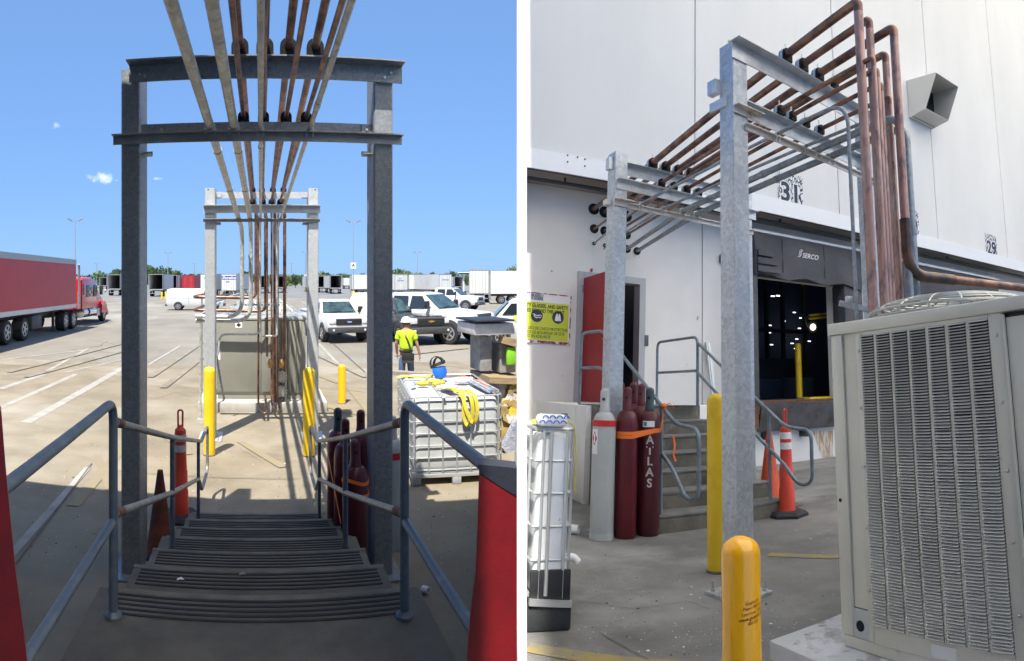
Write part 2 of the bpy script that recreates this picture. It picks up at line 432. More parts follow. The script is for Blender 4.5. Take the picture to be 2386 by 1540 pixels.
M_pole = mat('light pole steel', (.36, .38, .4), .5, .4)
M_skin = mat('skin', (.42, .22, .15), .6)
M_hiviz = mat('hi vis lime shirt', (.52, .82, .02), .75, c2=(.42, .7, .02), s2=6)
M_jean = mat('blue denim', (.06, .10, .19), .85, c2=(.09, .14, .24), s2=9)
M_hat = mat('white hard hat', (.68, .68, .68), .35)
M_hair = mat('grey brown hair', (.12, .09, .07), .8)
M_boot = mat('brown work boot', (.07, .045, .03), .7)
M_bark = mat('bark', (.09, .07, .05), .9)
M_leafd = mat('dark foliage', (.04, .075, .025), .8, c2=(.065, .105, .035), s2=.8)
M_leafm = mat('mid foliage', (.055, .10, .03), .8, c2=(.085, .13, .04), s2=.8)
M_leafo = mat('olive foliage', (.12, .155, .03), .8, c2=(.17, .2, .04), s2=.8)
M_navyprint = mat('navy print', (.03, .05, .22), .6)
M_blackprint = mat('black print', (.02, .02, .025), .6)
M_whiteprint = mat('white print', (.8, .8, .8), .6)
M_signy = mat('yellow green sign face', (.60, .66, .05), .5)
M_signb = mat('dark blue pictogram', (.025, .04, .07), .5)
M_curtain = mat('grey dock seal fabric', (.06, .06, .068), .7, c2=(.095, .09, .095), s2=1.6, bump=.4, bs=5)
M_plate = mat('diamond plate', (.16, .16, .17), .4, .5, c2=(.10, .085, .07), s2=3, bump=.7, bs=45)
M_brass = mat('brass', (.5, .33, .1), .35, .8)
M_lampon = mat('lit lamp', (1, .9, .7), .5, emit=(1.0, .75, .35), estr=2.2)
M_ceil = mat('lit ceiling fixture', (1, 1, 1), .5, emit=(.9, .95, 1), estr=1.6)
M_card = mat('reader plastic', (.09, .1, .115), .5)
M_sail = bpy.data.materials.new('white fill light fabric'); M_sail.use_nodes = True  # cloth of the added sail, passes sunlight on as soft fill
_t = M_sail.node_tree; _b = _t.nodes['Principled BSDF']; _tr = _t.nodes.new('ShaderNodeBsdfTranslucent'); _mx = _t.nodes.new('ShaderNodeMixShader')
_b.inputs['Base Color'].default_value = (.9, .9, .9, 1); _b.inputs['Roughness'].default_value = .9; _tr.inputs['Color'].default_value = (.99, .955, .885, 1); _mx.inputs[0].default_value = .93
_t.links.new(_b.outputs[0], _mx.inputs[1]); _t.links.new(_tr.outputs[0], _mx.inputs[2]); _t.links.new(_mx.outputs[0], _t.nodes['Material Output'].inputs['Surface'])

# ------------------------------------------------------------------ sky dressing: two small fair weather clouds
def add_cloud(px, py, w, h, amt):
    N = wn.nodes; L = wn.links
    d = (FA.to_3x3() @ ray_a(px, py)).normalized(); r_ = d.cross(Vector((0, 0, 1))).normalized(); u_ = r_.cross(d)
    tc = N.new('ShaderNodeTexCoord')
    def dot(v, sc):
        n = N.new('ShaderNodeVectorMath'); n.operation = 'DOT_PRODUCT'; n.inputs[1].default_value = v * sc
        L.new(tc.outputs['Generated'], n.inputs[0]); return n.outputs['Value']
    def math_(op, a, b):
        n = N.new('ShaderNodeMath'); n.operation = op
        for i, k in enumerate((a, b)):
            if isinstance(k, (int, float)): n.inputs[i].default_value = k
            else: L.new(k, n.inputs[i])
        return n.outputs[0]
    dx = dot(r_, 1 / w); dy = dot(u_, 1 / h)
    front = math_('GREATER_THAN', dot(d, 1), .5)
    rr = math_('SQRT', math_('ADD', math_('MULTIPLY', dx, dx), math_('MULTIPLY', dy, dy)), 0)
    nz = N.new('ShaderNodeTexNoise'); nz.inputs['Scale'].default_value = 60; nz.inputs['Detail'].default_value = 7; nz.inputs['Roughness'].default_value = .6
    L.new(tc.outputs['Generated'], nz.inputs['Vector'])
    f = math_('SUBTRACT', math_('MULTIPLY', nz.outputs['Fac'], 2.6), math_('ADD', rr, .55))
    mr = N.new('ShaderNodeMapRange'); mr.inputs[1].default_value = 0; mr.inputs[2].default_value = 1.0; mr.inputs[4].default_value = amt; mr.clamp = True
    L.new(f, mr.inputs[0])
    fac = math_('MULTIPLY', mr.outputs[0], front)
    mx = N.new('ShaderNodeMix'); mx.data_type = 'RGBA'
    src = bg.inputs['Color'].links[0].from_socket
    L.new(fac, mx.inputs[0]); L.new(src, mx.inputs[6]); mx.inputs[7].default_value = (4.6, 4.9, 5.2, 1)
    L.new(mx.outputs[2], bg.inputs['Color'])
add_cloud(240, 412, .024, .014, .9)
add_cloud(131, 293, .009, .007, .45)
add_cloud(365, 416, .012, .003, .4)

# ------------------------------------------------------------------ ground
inv = FA.inverted()
def w2a(x, y): return inv @ Vector((x, y, 0))
def sheet(poly, z): return MB().add([(p[0], p[1], z) for p in poly], [tuple(range(len(poly)))])
PD = Vector((math.sin(.016), math.cos(.016), 0))       # line of the partition
# near tan slab, stops at the partition line; pale slab beyond; far paving
pl = [w2a(*(PD * k).xy) for k in (-3, 60)]
def on_part(ya):      # point of the partition line at depth ya (frame A)
    a, b = pl; t = (ya - a.y) / (b.y - a.y); return a + (b - a) * t
single('sky_side_ground', sheet([(-2500, 95), (2500, 95), (2500, 5000), (-2500, 5000)], -.008), M_asph, FA, kind='structure').name = 'far_paving'
single('yard_paving', sheet([(-400, 20), on_part(20).xy, on_part(34).xy, (300, 34), (300, 100), (-400, 100)], -.004), M_yard2, FA, kind='structure')
single('yard_slab', sheet([(-60, -30), on_part(-1.5).xy - Vector((0, 28)), on_part(-1.5).xy, on_part(20.2).xy, (-60, 20.2)], 0), M_yard, FA, kind='structure')
single('dock_apron', MB().add([tuple(BZ(1216.5, 1900)), (30, -12, 0), (45, 10.0, 0), (BY(1216.5, 1140, 10.0).x, 10.0, 0)], [(0, 1, 2, 3)]), M_apron, FB, kind='structure')

_gz = [.003]
def ground_line(name, p, q, w, m, z=None, F=FA):
    if z is None: _gz[0] += .0007; z = _gz[0]
    p = Vector((p[0], p[1], z)); q = Vector((q[0], q[1], z)); d = (q - p).normalized(); r_ = Vector((d.y, -d.x, 0)) * w / 2
    return single(name, MB().quad(p - r_, q - r_, q + r_, p + r_), m, F, kind='structure')
# worn white bay lines on the left
for a, b, w in (((0, 906), (102, 872), .35), ((0, 950), (176, 872), .3), ((60, 985), (286, 857), .4), ((0, 838), (205, 815), .25), ((100, 870), (205, 812), .25), ((150, 868), (286, 838), .18), ((346, 850), (420, 806), .2), ((742, 800), (800, 862), .22), ((700, 700), (745, 730), .3), ((640, 690), (665, 705), .3)):
    ground_line('bay_line', AZ(*a), AZ(*b), w * .55, M_lane)
for a, b, w in (((20, 1300), (205, 1090), .10),):
    ground_line('bay_line', AZ(*a), AZ(*b), w, M_lane)
for a, b, w in (((170, 1180), (290, 1040), .16), ((225, 1062), (262, 1150), .14), ((370, 1005), (440, 1060), .14), ((560, 1030), (660, 1090), .14), ((820, 905), (905, 1005), .28), ((740, 875), (790, 893), .2), ((740, 940), (852, 968), .3)):
    ground_line('hatch_line', AZ(*a), AZ(*b), w, M_hatch)
for a, b, w in (((35, 1318), (214, 1081), .02), ((262, 1098), (700, 1117), .015), ((0, 852), (285, 852), .03), ((346, 853), (480, 853), .03)):
    ground_line('slab_joint', AZ(*a), AZ(*b), w, M_joint)
# expansion joints, cracks and tyre scuffs of the sunlit yard
for a, b, w in (((0, 778), (285, 757), .03), ((346, 900), (470, 905), .02), ((742, 905), (850, 915), .02), ((915, 838), (1110, 862), .03), ((742, 770), (850, 868), .03), ((300, 757), (470, 752), .03)):
    ground_line('slab_joint', AZ(*a), AZ(*b), w, M_joint)
def crack(pts, w, F, fn, m=None):
    P = [fn(*p) for p in pts]; Q = []
    for a, b in zip(P, P[1:]):
        for k in range(7):
            q_ = a + (b - a) * (k / 7) ; d_ = (b - a).length * .035
            Q.append(Vector((q_.x + random.uniform(-d_, d_), q_.y + random.uniform(-d_, d_), .0042)))
    mb = MB()
    for a, b in zip(Q, Q[1:]):
        d_ = (b - a).normalized(); n_ = Vector((-d_.y, d_.x, 0)) * w * random.uniform(.3, .6)
        mb.quad(a - n_, b - n_, b + n_, a + n_)
    single('slab_crack', mb, m or M_joint, F, kind='structure', smooth=False)
crack([(250, 795), (236, 806), (170, 815), (285, 823)], .03, FA, AZ); crack([(205, 790), (262, 801), (286, 808)], .02, FA, AZ)
crack([(360, 930), (410, 915), (455, 925)], .012, FA, AZ); crack([(560, 1045), (610, 1075), (690, 1068)], .006, FA, AZ)
crack([(1335, 1290), (1450, 1300), (1640, 1285)], .006, FB, BZ); crack([(1790, 1250), (1880, 1262), (1950, 1245)], .006, FB, BZ); crack([(1340, 1400), (1480, 1420), (1600, 1400), (1660, 1425)], .005, FB, BZ)
M_scuff = mat('tyre scuff', (.15, .13, .10), .9, c2=(.25, .22, .165), s2=1.5, lo=.25, hi=.6, detail=3)
for a, b, w in (((20, 868), (280, 802), .22), ((60, 880), (290, 818), .2), ((350, 880), (470, 800), .2), ((380, 905), (470, 835), .2), ((920, 830), (1090, 812), .2), ((742, 830), (850, 880), .15)):
    ground_line('tyre_scuff', AZ(*a), AZ(*b), w, M_scuff)
# apron markings
ground_line('apron_stripe', BZ(1229, 1509), BZ(1990, 1535), .13, M_yline, .004, FB)
ground_line('apron_stripe', BZ(1790, 1292), BZ(1960, 1298), .12, M_yline, .004, FB)
ground_line('apron_joint', BZ(1395, 1475), BZ(1510, 1539), .006, M_joint, .006, FB)
spl = MB()
for i in range(260):
    px = random.choice((random.gauss(1690, 80), random.gauss(1500, 110), random.gauss(1870, 50))); py = random.choice((random.gauss(1490, 35), random.gauss(1400, 60), random.gauss(1200, 40)))
    if not (1330 < px < 1960) or py < 1110 or py > 1600: continue
    p = BZ(px, py, .004); r_ = random.uniform(.002, .006) if random.random() < .9 else random.uniform(.007, .016)
    k = 6; a0 = random.random() * 6
    spl.add([(p.x + r_ * random.uniform(.5, 1.2) * math.cos(a0 + 6.283 * j / k), p.y + r_ * random.uniform(.5, 1.2) * math.sin(a0 + 6.283 * j / k), .004) for j in range(k)], [tuple(range(k))])
single('paint_spatter', spl, M_splash, FB, kind='stuff')

# ------------------------------------------------------------------ unseen warehouse and added sail that shade the two yards
can = thing('warehouse', 'unseen dark warehouse behind the viewer, flat canopy deepened to darken the stair shade', 'warehouse', FA, (0, -.6, 0))
def edge_l(l, k):      # point at distance k along the partition line, l metres to its right, in frame A
    return inv @ (PD * k + Vector((PD.y, -PD.x, 0)) * l)
WO = Vector((0, -.6, 0))
def at_y(l, y):
    a, b = edge_l(l, 0), edge_l(l, 10); return a + (b - a) * ((y - a.y) / (b.y - a.y))
part('wall', MB(WO).prism([(-24, -9, 0), (at_y(-.09, -9).x, -9, 0), (at_y(-.09, -.6).x, -.6, 0), (-24, -.6, 0)], (0, 0, 7.3)), M_darkwall, can)
part('roof_canopy', MB(WO).prism([(-24, -.597, 6.2), (at_y(-.09, -.597).x, -.597, 6.2), (at_y(-.09, 4.17).x, 4.17, 6.2), (-2.6, 4.80, 6.2), (-24, 5.0, 6.2)], (0, 0, .4)), M_darkwall, can)  # overhang deepened to darken the stairs, cut to leave the divider sunlit
cy = thing('added_light_sail', 'added unseen translucent white sail that shades and softly fills the loading dock yard', 'canopy', FW, (0, 0, 17))  # added out of view to block the sun and fill the dock
o_ = Vector((0, 0, 17))
part('fabric', MB(o_).prism([PD * -16 + Vector((.115, 0, 17)), PD * 14 + Vector((.115, 0, 17)), Vector((40, 30, 17)), Vector((46, -16, 17))], (0, 0, .004)), M_sail, cy)
for a, b in ((PD * -15.9, Vector((46, -15.9, 0))), (PD * 1 , Vector((44, 2, 0)))):
    part('cross_tube', MB(o_).tube([a + Vector((.1, 0, 17.08)), b + Vector((0, 0, 17.08))], .06, 8), M_fascia, cy)

# ------------------------------------------------------------------ added white divider where the two views meet
pt = thing('added_divider', 'tall thin white wall added edge on to divide the sunlit yard from the dock view', 'wall', FW, PD * 1.9)
part('panel', MB(PD * 1.9).slab(PD * 1.9 + Vector((0, 0, 1.3)), PD * 15 + Vector((0, 0, 1.3)), (0, 0, 1), .0304, 6.2), M_part, pt)
part('coping', MB(PD * 1.9).slab(PD * 1.9 + Vector((0, 0, 4.43)), PD * 15 + Vector((0, 0, 4.43)), (0, 0, 1), .05, .05), M_part, pt)

# ------------------------------------------------------------------ stairs down into the sunlit yard
Zl = 1.23; RIS = .175; T0 = 2.965; TR = .64; HW = .735
st = thing('concrete_stairs', 'worn dark concrete stairs with grooved treads descending into the sunlit yard', 'stairs', FA, (0, T0, 0))
o_ = (0, T0, 0)
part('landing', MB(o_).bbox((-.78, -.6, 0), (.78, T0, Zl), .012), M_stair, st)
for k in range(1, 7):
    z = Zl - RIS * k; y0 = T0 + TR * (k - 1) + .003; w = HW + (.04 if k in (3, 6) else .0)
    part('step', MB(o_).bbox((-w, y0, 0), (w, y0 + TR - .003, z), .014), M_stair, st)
for k in range(0, 7):
    z = Zl - RIS * k; y1 = T0 + TR * k - .05
    part('nosing', MB(o_).bbox((-HW - .001, y1 + .005, z - .03), (HW + .001, y1 + .053, z + .004), .006), M_nosing, st)
    for j in range(5):
        y = y1 - .010 - .042 * j
        part('tread_groove', MB(o_).box((-HW + .05, y - .008, z + .0005), (HW - .05, y + .008, z + .004)), M_groove, st)

def handrail(sx, lab):
    x = .648 * sx
    t = thing('handrail', lab, 'handrail', FA, (x, 2.70, Zl))
    o = (x, 2.70, Zl); r_ = .0205; yb = -.5 if sx < 0 else 1.52
    part('newel_post', MB(o).tube(fillet([(x, 2.70, Zl), (x, 2.70, 2.20), (x, yb, 2.20)], .10, 8), r_, 12), M_rail, t)
    part('base_flange', MB(o).lathe([(.04, 0), (.04, .012), (.023, .03)], (x, 2.70, Zl + .001), 14), M_rail, t)
    part('landing_rail', MB(o).tube([(x, 2.675, 1.665), (x, yb, 1.665)], r_ * .98, 12), M_rail, t)
    # sloping rails with the looped end
    loop = [(x, 2.73, 2.10), (x, 4.60, 1.565), (x, 6.95, .93), (x, 7.75, .93), (x, 7.75, .36), (x, 7.0, .36), (x, 6.63, .61), (x, 4.60, 1.15), (x, 2.73, 1.685)]
    part('sloping_rail', MB(o).tube(fillet(loop, .12, 6), r_ * .97, 12), M_railtop, t)
    part('rust_weld', MB(o).tube([(x, 2.75, 1.68), (x, 2.87, 1.647)], r_ * 1.12, 12), M_rust, t)
    part('rust_weld', MB(o).tube([(x, 2.75, 2.095), (x, 2.86, 2.064)], r_ * 1.1, 12), M_rust, t)
    part('post', MB(o).tube([(x, 4.60, Zl - 3 * RIS), (x, 4.60, 1.55)], r_ * .95, 12), M_rail, t)
    part('post', MB(o).tube([(x, 6.60, Zl - 6 * RIS), (x, 6.60, 1.01)], r_ * .9, 12), M_rail, t)
    return t
handrail(-1, 'dark pipe handrail on the left side of the grooved stairs')
handrail(1, 'dark pipe handrail on the right side of the grooved stairs, beside the maroon cylinders')

# red door leaf ends either side of the doorway
def door_end(name, lab, pts, r_, m, capm=None, cap=None):
    c = sum((AR(p[0], p[1], r_) for p in pts), Vector()) / len(pts)
    t = thing(name, lab, 'door', FA, c)
    d = ray_a(pts[0][0], 655); 
    part('leaf', MB(c).prism([AR(p[0], p[1], r_) for p in pts], d * .05), m, t)
    if cap: part('edge_guard', MB(c).prism([AR(p[0], p[1], r_ - .003) for p in cap], d * .058), capm, t)
    return t
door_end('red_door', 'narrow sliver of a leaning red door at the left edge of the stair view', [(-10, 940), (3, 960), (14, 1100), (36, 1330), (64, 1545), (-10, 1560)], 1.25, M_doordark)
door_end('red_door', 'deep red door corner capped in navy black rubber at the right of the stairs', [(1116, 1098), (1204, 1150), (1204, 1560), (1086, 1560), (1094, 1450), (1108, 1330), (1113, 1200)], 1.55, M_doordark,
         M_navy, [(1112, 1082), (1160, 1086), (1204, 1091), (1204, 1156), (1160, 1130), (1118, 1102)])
# ------------------------------------------------------------------ pipe racks of the sunlit yard
YN, YF = 5.60, 10.62
def angle_bar(mb, p, q, leg, th, out, up):
    """L section from p to q: one leg along up, one along out"""
    p = Vector(p); q = Vector(q); o = Vector(out); u = Vector(up)
    mb.prism([p, p + u * leg, p + u * leg - o * -th, p + o * th + u * th, p + o * leg + u * th, p + o * leg], q - p)
    return mb
def clamp_mesh(r, m=M_clamp):
    """cushion clamp: upright D shaped block with a pale slot"""
    pr = [(-r, 0)] + [(r * math.cos(a), r * 1.05 + r * math.sin(a)) for a in [math.pi - math.pi * k / 12 for k in range(13)]] + [(r, 0)]
    return MB().prism([(x, -.025, z) for x, z in pr], (0, .05, 0)).mesh('pipe_clamp', m)
def ubolt_mesh(r):
    pts = [(-r, 0, -.05)] + [(r * math.cos(a), 0, r * math.sin(a)) for a in [math.pi - math.pi * k / 10 for k in range(11)]] + [(r, 0, -.05)]
    mb = MB().tube(pts, .005, 6)
    for sx in (-1, 1): mb.lathe([(.010, -.02), (.010, -.008)], (sx * r, 0, -.02), 6).lathe([(.006, -.075), (.006, -.04)], (sx * r, 0, 0), 6)
    mb.box((-r * 1.25, -.012, -.022), (r * 1.25, .012, -.016))
    return mb.mesh('u_bolt', M_bolt)

def tube_post(mb, x, y, w, d, z0, z1):
    c = .012
    pl_ = [(x-w/2+c, y), (x+w/2-c, y), (x+w/2, y+c), (x+w/2, y+d-c), (x+w/2-c, y+d), (x-w/2+c, y+d), (x-w/2, y+d-c), (x-w/2, y+c)]
    return mb.prism([(a, b, z0) for a, b in pl_], (0, 0, z1 - z0))

def pz(py, y): return EYE + (655 - py) / FPX * y
def pxx(px, y): return math.tan((px - 603) / FPX) * y
rk = thing('pipe_rack', 'dark shaded steel goalpost rack standing astride the grooved stairs', 'pipe rack', FA, (0, YN, 0))
o = Vector((0, YN, 0)); W = .178; D_ = .38
xl, xr = pxx(304, YN), pxx(893, YN)
for x in (xl, xr):
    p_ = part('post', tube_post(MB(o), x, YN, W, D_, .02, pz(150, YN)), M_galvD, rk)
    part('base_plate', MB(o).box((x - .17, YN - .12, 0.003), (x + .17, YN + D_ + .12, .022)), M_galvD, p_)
ya = YN - .035
def cross(zc, x0, x1, leg, name, y, mat_, out=-1, th=.012):
    mb = MB(o)
    # vertical leg down, horizontal leg on top reaching toward the stairs
    mb.box((x0, y - .006, zc - leg), (x1, y + .006, zc))
    mb.box((x0, y - (leg * .9) * (1 if out < 0 else -1), zc - .0125), (x1, y - .0065, zc - .0005) if out < 0 else (x1, y + .0065, zc - .0005))
    return part(name, mb, mat_, rk)
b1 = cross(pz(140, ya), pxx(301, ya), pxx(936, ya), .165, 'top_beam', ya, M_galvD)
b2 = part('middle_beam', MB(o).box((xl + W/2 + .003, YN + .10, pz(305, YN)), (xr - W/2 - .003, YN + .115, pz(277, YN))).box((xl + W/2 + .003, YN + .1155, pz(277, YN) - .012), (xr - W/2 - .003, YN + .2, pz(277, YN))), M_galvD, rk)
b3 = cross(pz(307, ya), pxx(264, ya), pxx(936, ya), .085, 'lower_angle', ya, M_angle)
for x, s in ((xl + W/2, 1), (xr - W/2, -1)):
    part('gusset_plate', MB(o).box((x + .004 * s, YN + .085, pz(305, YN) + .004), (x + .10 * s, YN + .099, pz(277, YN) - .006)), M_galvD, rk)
    part('support_angle', MB(o).box((x + .002 * s, YN + .06, pz(350, YN)), (x + .085 * s, YN + .2, pz(350, YN) + .008)).box((x + .002 * s, YN + .19, pz(350, YN)), (x + .085 * s, YN + .2, pz(338, YN))), M_angle, rk)
for x, z, y in ((pxx(326, ya), pz(165, ya), ya), (pxx(895, ya), pz(172, ya), ya), (pxx(910, ya), pz(160, ya), ya), (pxx(373, YN), pz(293, YN), YN + .085), (pxx(857, YN), pz(293, YN), YN + .085), (pxx(338, ya), pz(170, ya), ya)):
    part('bolt', MB(o).lathe([(.014, 0), (.014, .012), (.006, .013), (.006, .022)], (x, y - .007, z), 6, (0, -1, 0)), M_bolt, rk)
cl_up = clamp_mesh(.076); cl_lo = clamp_mesh(.052); cl_fu = clamp_mesh(.085); cl_fl = clamp_mesh(.072)
UPN = [559, 617, 672, 734]; LON = [566, 614, 668, 716]
for px in UPN:
    c = part('pipe_clamp', cl_up, None, rk); c.location = Vector((pxx(px, YN - .14), YN - .14, pz(140, ya) + .002)) - o
for px in LON:
    c = part('pipe_clamp', cl_lo, None, rk); c.location = Vector((pxx(px, YN), YN + .15, pz(277, YN) + .002)) - o
CON = [(490, 297, .040), (545, 297, .040), (607, 300, .022), (721, 306, .022)]
for px, py, r_ in CON:
    c = part('u_bolt', ubolt_mesh(r_ + .006), None, rk); c.location = Vector((pxx(px, ya), ya - .04, pz(307, ya) + r_ + .004)) - o

rf = thing('pipe_rack', 'bright sunlit steel goalpost rack in front of the green cabinet', 'pipe rack', FA, (0, YF, 0))
o = Vector((0, YF, 0))
xl2, xr2 = pxx(489, YF), pxx(730, YF)
for x in (xl2, xr2):
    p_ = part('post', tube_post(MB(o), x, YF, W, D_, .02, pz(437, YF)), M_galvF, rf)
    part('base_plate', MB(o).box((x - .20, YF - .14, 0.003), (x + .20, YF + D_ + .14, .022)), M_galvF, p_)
    for sx in (-1, 1): part('anchor_bolt', MB(o).lathe([(.014, 0), (.014, .02), (.009, .021), (.009, .05)], (x + .15 * sx, YF - .1, .0225), 6), M_bolt, p_)
    part('bolt_hole', MB(o).lathe([(.012, 0), (.012, .002)], (x + (.03 if x > 0 else -.03), YF - .0005, pz(441, YF)), 8, (0, -1, 0)), M_dark, p_)
yb_ = YF - .03
part('top_beam', MB(o).box((xl2 + W/2 + .003, YF + .1, pz(460, YF)), (xr2 - W/2 - .003, YF + .115, pz(445, YF))).box((xl2 + W/2 + .003, YF + .1155, pz(445, YF) - .012), (xr2 - W/2 - .003, YF + .2, pz(445, YF))), M_galvF, rf)
def cross2(py0, py1, px0, px1, name, m_):
    z1, z0 = pz(py0, yb_), pz(py1, yb_)
    part(name, MB(o).box((pxx(px0, yb_), yb_ - .006, z0), (pxx(px1, yb_), yb_ + .006, z1)).box((pxx(px0, yb_), yb_ - (z1 - z0) * .85, z1 - .0125), (pxx(px1, yb_), yb_ - .0065, z1 - .0005)), m_, rf)
cross2(478, 496, 474, 746, 'middle_beam', M_galvF); cross2(509, 517, 473, 745, 'lower_angle', M_angle)
for x, s in ((xl2 + W/2, 1), (xr2 - W/2, -1)):
    part('gusset_plate', MB(o).box((x + .004 * s, YF + .08, pz(458, YF)), (x + .10 * s, YF + .097, pz(447, YF))), M_galvF, rf)
    part('support_angle', MB(o).box((x + .002 * s, YF + .04, pz(522, YF)), (x + .09 * s, YF + .2, pz(517, YF))), M_angle, rf)
UPF = [588, 610, 636, 661]; LOF = [587, 612, 632, 652]
for px in UPF:
    c = part('pipe_clamp', cl_fu, None, rf); c.location = Vector((pxx(px, YF), YF + .15, pz(446, YF))) - o; c.scale = (.62, 1, .62)
for px in LOF:
    c = part('pipe_clamp', cl_fl, None, rf); c.location = Vector((pxx(px, YF), YF - .06, pz(479, YF))) - o; c.scale = (.72, 1, .72)

# ------------------------------------------------------------------ pipes along the racks
ACY = 13.3        # front of the cabinet behind the far rack
def back(p, q, y):  # extend the line q->p back to depth y
    return p + (p - q) * ((y - p.y) / (p.y - q.y))
def riser_start(P, Q):   # the lines come down through the canopy, then run out over the stairs
    b = back(P, Q, 1.6); return [Vector((b.x, b.y, 6.75)), b]
def run(name, lab, cat, pts, r_, m, bend=.25, group=None, couplings=(), cm=None):
    base = Vector(pts[-1])
    t = thing(name, lab, cat, FA, base, group=group)
    part('pipe', MB(base).tube(fillet(pts, bend, 8), r_, 12), m, t)
    for a, b in couplings: part('coupling', MB(base).tube([a, b], r_ * 1.22, 12), cm or m, t)
    return t
def lerp(a, b, t): return Vector(a) + (Vector(b) - Vector(a)) * t
order = ['leftmost', 'second', 'third', 'rightmost']
GP = 'copper and conduit lines over the stairs'
# upper copper
RU = [.036, .036, .036, .036]
updrop = [(596.5, 705, 'turn'), (618.6, 705, 'turn'), (640, 925, 0), (663, 925, 0)]
uprow = ['leftmost upper copper pipe over the stairs, dropping behind the far rack to a level run', 'second upper copper pipe from the left over the stairs', 'third upper copper pipe from the left, dropping to the cabinet foot', 'rightmost thick copper pipe over the stairs, dropping past a brass valve']
ups = []
for k in range(4):
    P = Vector((pxx(UPN[k], YN - .14), YN - .14, pz(140, ya) + .085)); Q = Vector((pxx(UPF[k], YF), YF + .15, pz(446, YF) + .075))
    yd = ACY - .5 + .1 * k
    E = back(Q, P, yd); E.x = pxx(updrop[k][0], yd)
    pts = [*riser_start(P, Q), Q, E]
    if updrop[k][2] == 'turn':
        zt = pz(694 if k == 0 else 725, yd); pts += [Vector((E.x, yd, zt)), Vector((pxx(452, yd), yd, zt + .02)), Vector((pxx(452, yd), yd + 2.2, zt + .02))]
    else:
        pts += [Vector((E.x, yd, .12))]
    t = run('copper_pipe', uprow[k], 'pipe', pts, RU[k], M_copper, .16, GP)
    ups.append((t, E, yd))
# lower copper
lodrop = [601.7, 622, 632.6, 647]
lorow = ['thin copper pipe, leftmost of the lower row over the stairs', 'thin copper pipe, second of the lower row over the stairs', 'thin copper pipe, third of the lower row, beside a brass valve', 'thin dark copper pipe, rightmost of the lower row over the stairs']
for k in range(4):
    P = Vector((pxx(LON[k], YN), YN + .15, pz(277, YN) + .055)); Q = Vector((pxx(LOF[k], YF), YF - .06, pz(479, YF) + .06))
    yd = ACY - .75 + .07 * k
    E = back(Q, P, yd); E.x = pxx(lodrop[k], yd)
    pts = [*riser_start(P, Q), Q + (Q - P) * .02, E, Vector((E.x, yd, .25 if k != 1 else 1.2))]
    if k in (0, 2): pts += [Vector((E.x + .02, yd - .06, .18)), Vector((E.x + .10, yd - .5, .165)), Vector((E.x + .16, yd - .5, .165)), Vector((E.x + .14, ACY - .02, .3))]
    a = lerp(back(P, Q, -.62), P, .55); b = lerp(back(P, Q, -.62), P, .568)
    run('copper_pipe', lorow[k], 'pipe', pts, .021, M_copper, .12, GP, [(a, b)] if k > 1 else (), M_copperD)
# conduits
cd = [((490, 297), (554, 505), 563.7, 738.6, .040, 'thick pale conduit, leftmost over the stairs, bending left below the far rack'),
      ((545, 297), (581.5, 505), 584, 748.5, .040, 'thick pale conduit, second from the left over the stairs'),
      ((607, 300), (607, 508), 606, 779, .022, 'thin pale conduit hanging straight over the middle of the stairs'),
      ((721, 306), (654.6, 508), 645, 783, .022, 'thin pale conduit, rightmost over the stairs, with a coupling before the lower angle')]
for k, ((ax, ay), (fx, fy), dx, dy, r_, lab) in enumerate(cd):
    P = Vector((pxx(ax, ya), ya - .04, pz(307, ya) + r_ + .004)); Q = Vector((pxx(fx, yb_), yb_ - .05, pz(509, yb_) + r_ + .004))
    yd = YF + 1.15 + .1 * k
    E = Vector((pxx(dx, yd), yd, Q.z - .12))
    pts = [*riser_start(P, Q), Q, E]
    if k < 2:
        zt = pz(dy, yd); pts += [Vector((E.x, yd, zt)), Vector((pxx(456, yd), yd, zt + .01))]; bend = .32
    elif k == 2:
        zt = pz(dy, yd); pts += [Vector((E.x, yd, zt)), Vector((pxx(512, yd), yd, zt)), Vector((pxx(508, yd), yd, zt - .4))]; bend = .14
    else:
        zt = pz(dy, yd); pts += [Vector((E.x, yd, zt)), Vector((pxx(612, yd), yd, zt))]; bend = .05
    c1 = lerp(P, Q, .16 if k < 2 else .12)
    cp = [(c1, lerp(P, Q, .172 if k < 2 else .13)), (lerp(P, Q, .55), lerp(P, Q, .57))]
    if k == 3: cp = [(lerp(P, back(P, Q, 0), .10), lerp(P, back(P, Q, 0), .125))]
    if k < 2: cp += [(Vector((E.x, yd, pz(602, yd))), Vector((E.x, yd, pz(595, yd)))), (pts[-1], pts[-1] + Vector((.12, 0, 0)))]
    run('conduit', lab, 'conduit', pts, r_, M_cond, bend, GP, cp)

# strut rail carrying the drops
sr = thing('strut_rail', 'slotted steel strut rail tied across the pipe drops in front of the green cabinet', 'strut', FA, (pxx(585, 12.2), 12.2, pz(710, 12.2)))
o = Vector((pxx(585, 12.2), 12.2, pz(710, 12.2)))
part('channel', MB(o).box((pxx(560, 12.2), 12.19, o.z - .02), (pxx(651, 12.2), 12.23, o.z + .02)), M_galvF, sr)
for i in range(12):
    x = pxx(563 + i * 7.6, 12.2); part('slot', MB(o).box((x, 12.184, o.z - .006), (x + .03, 12.188, o.z + .006)), M_dark, sr)

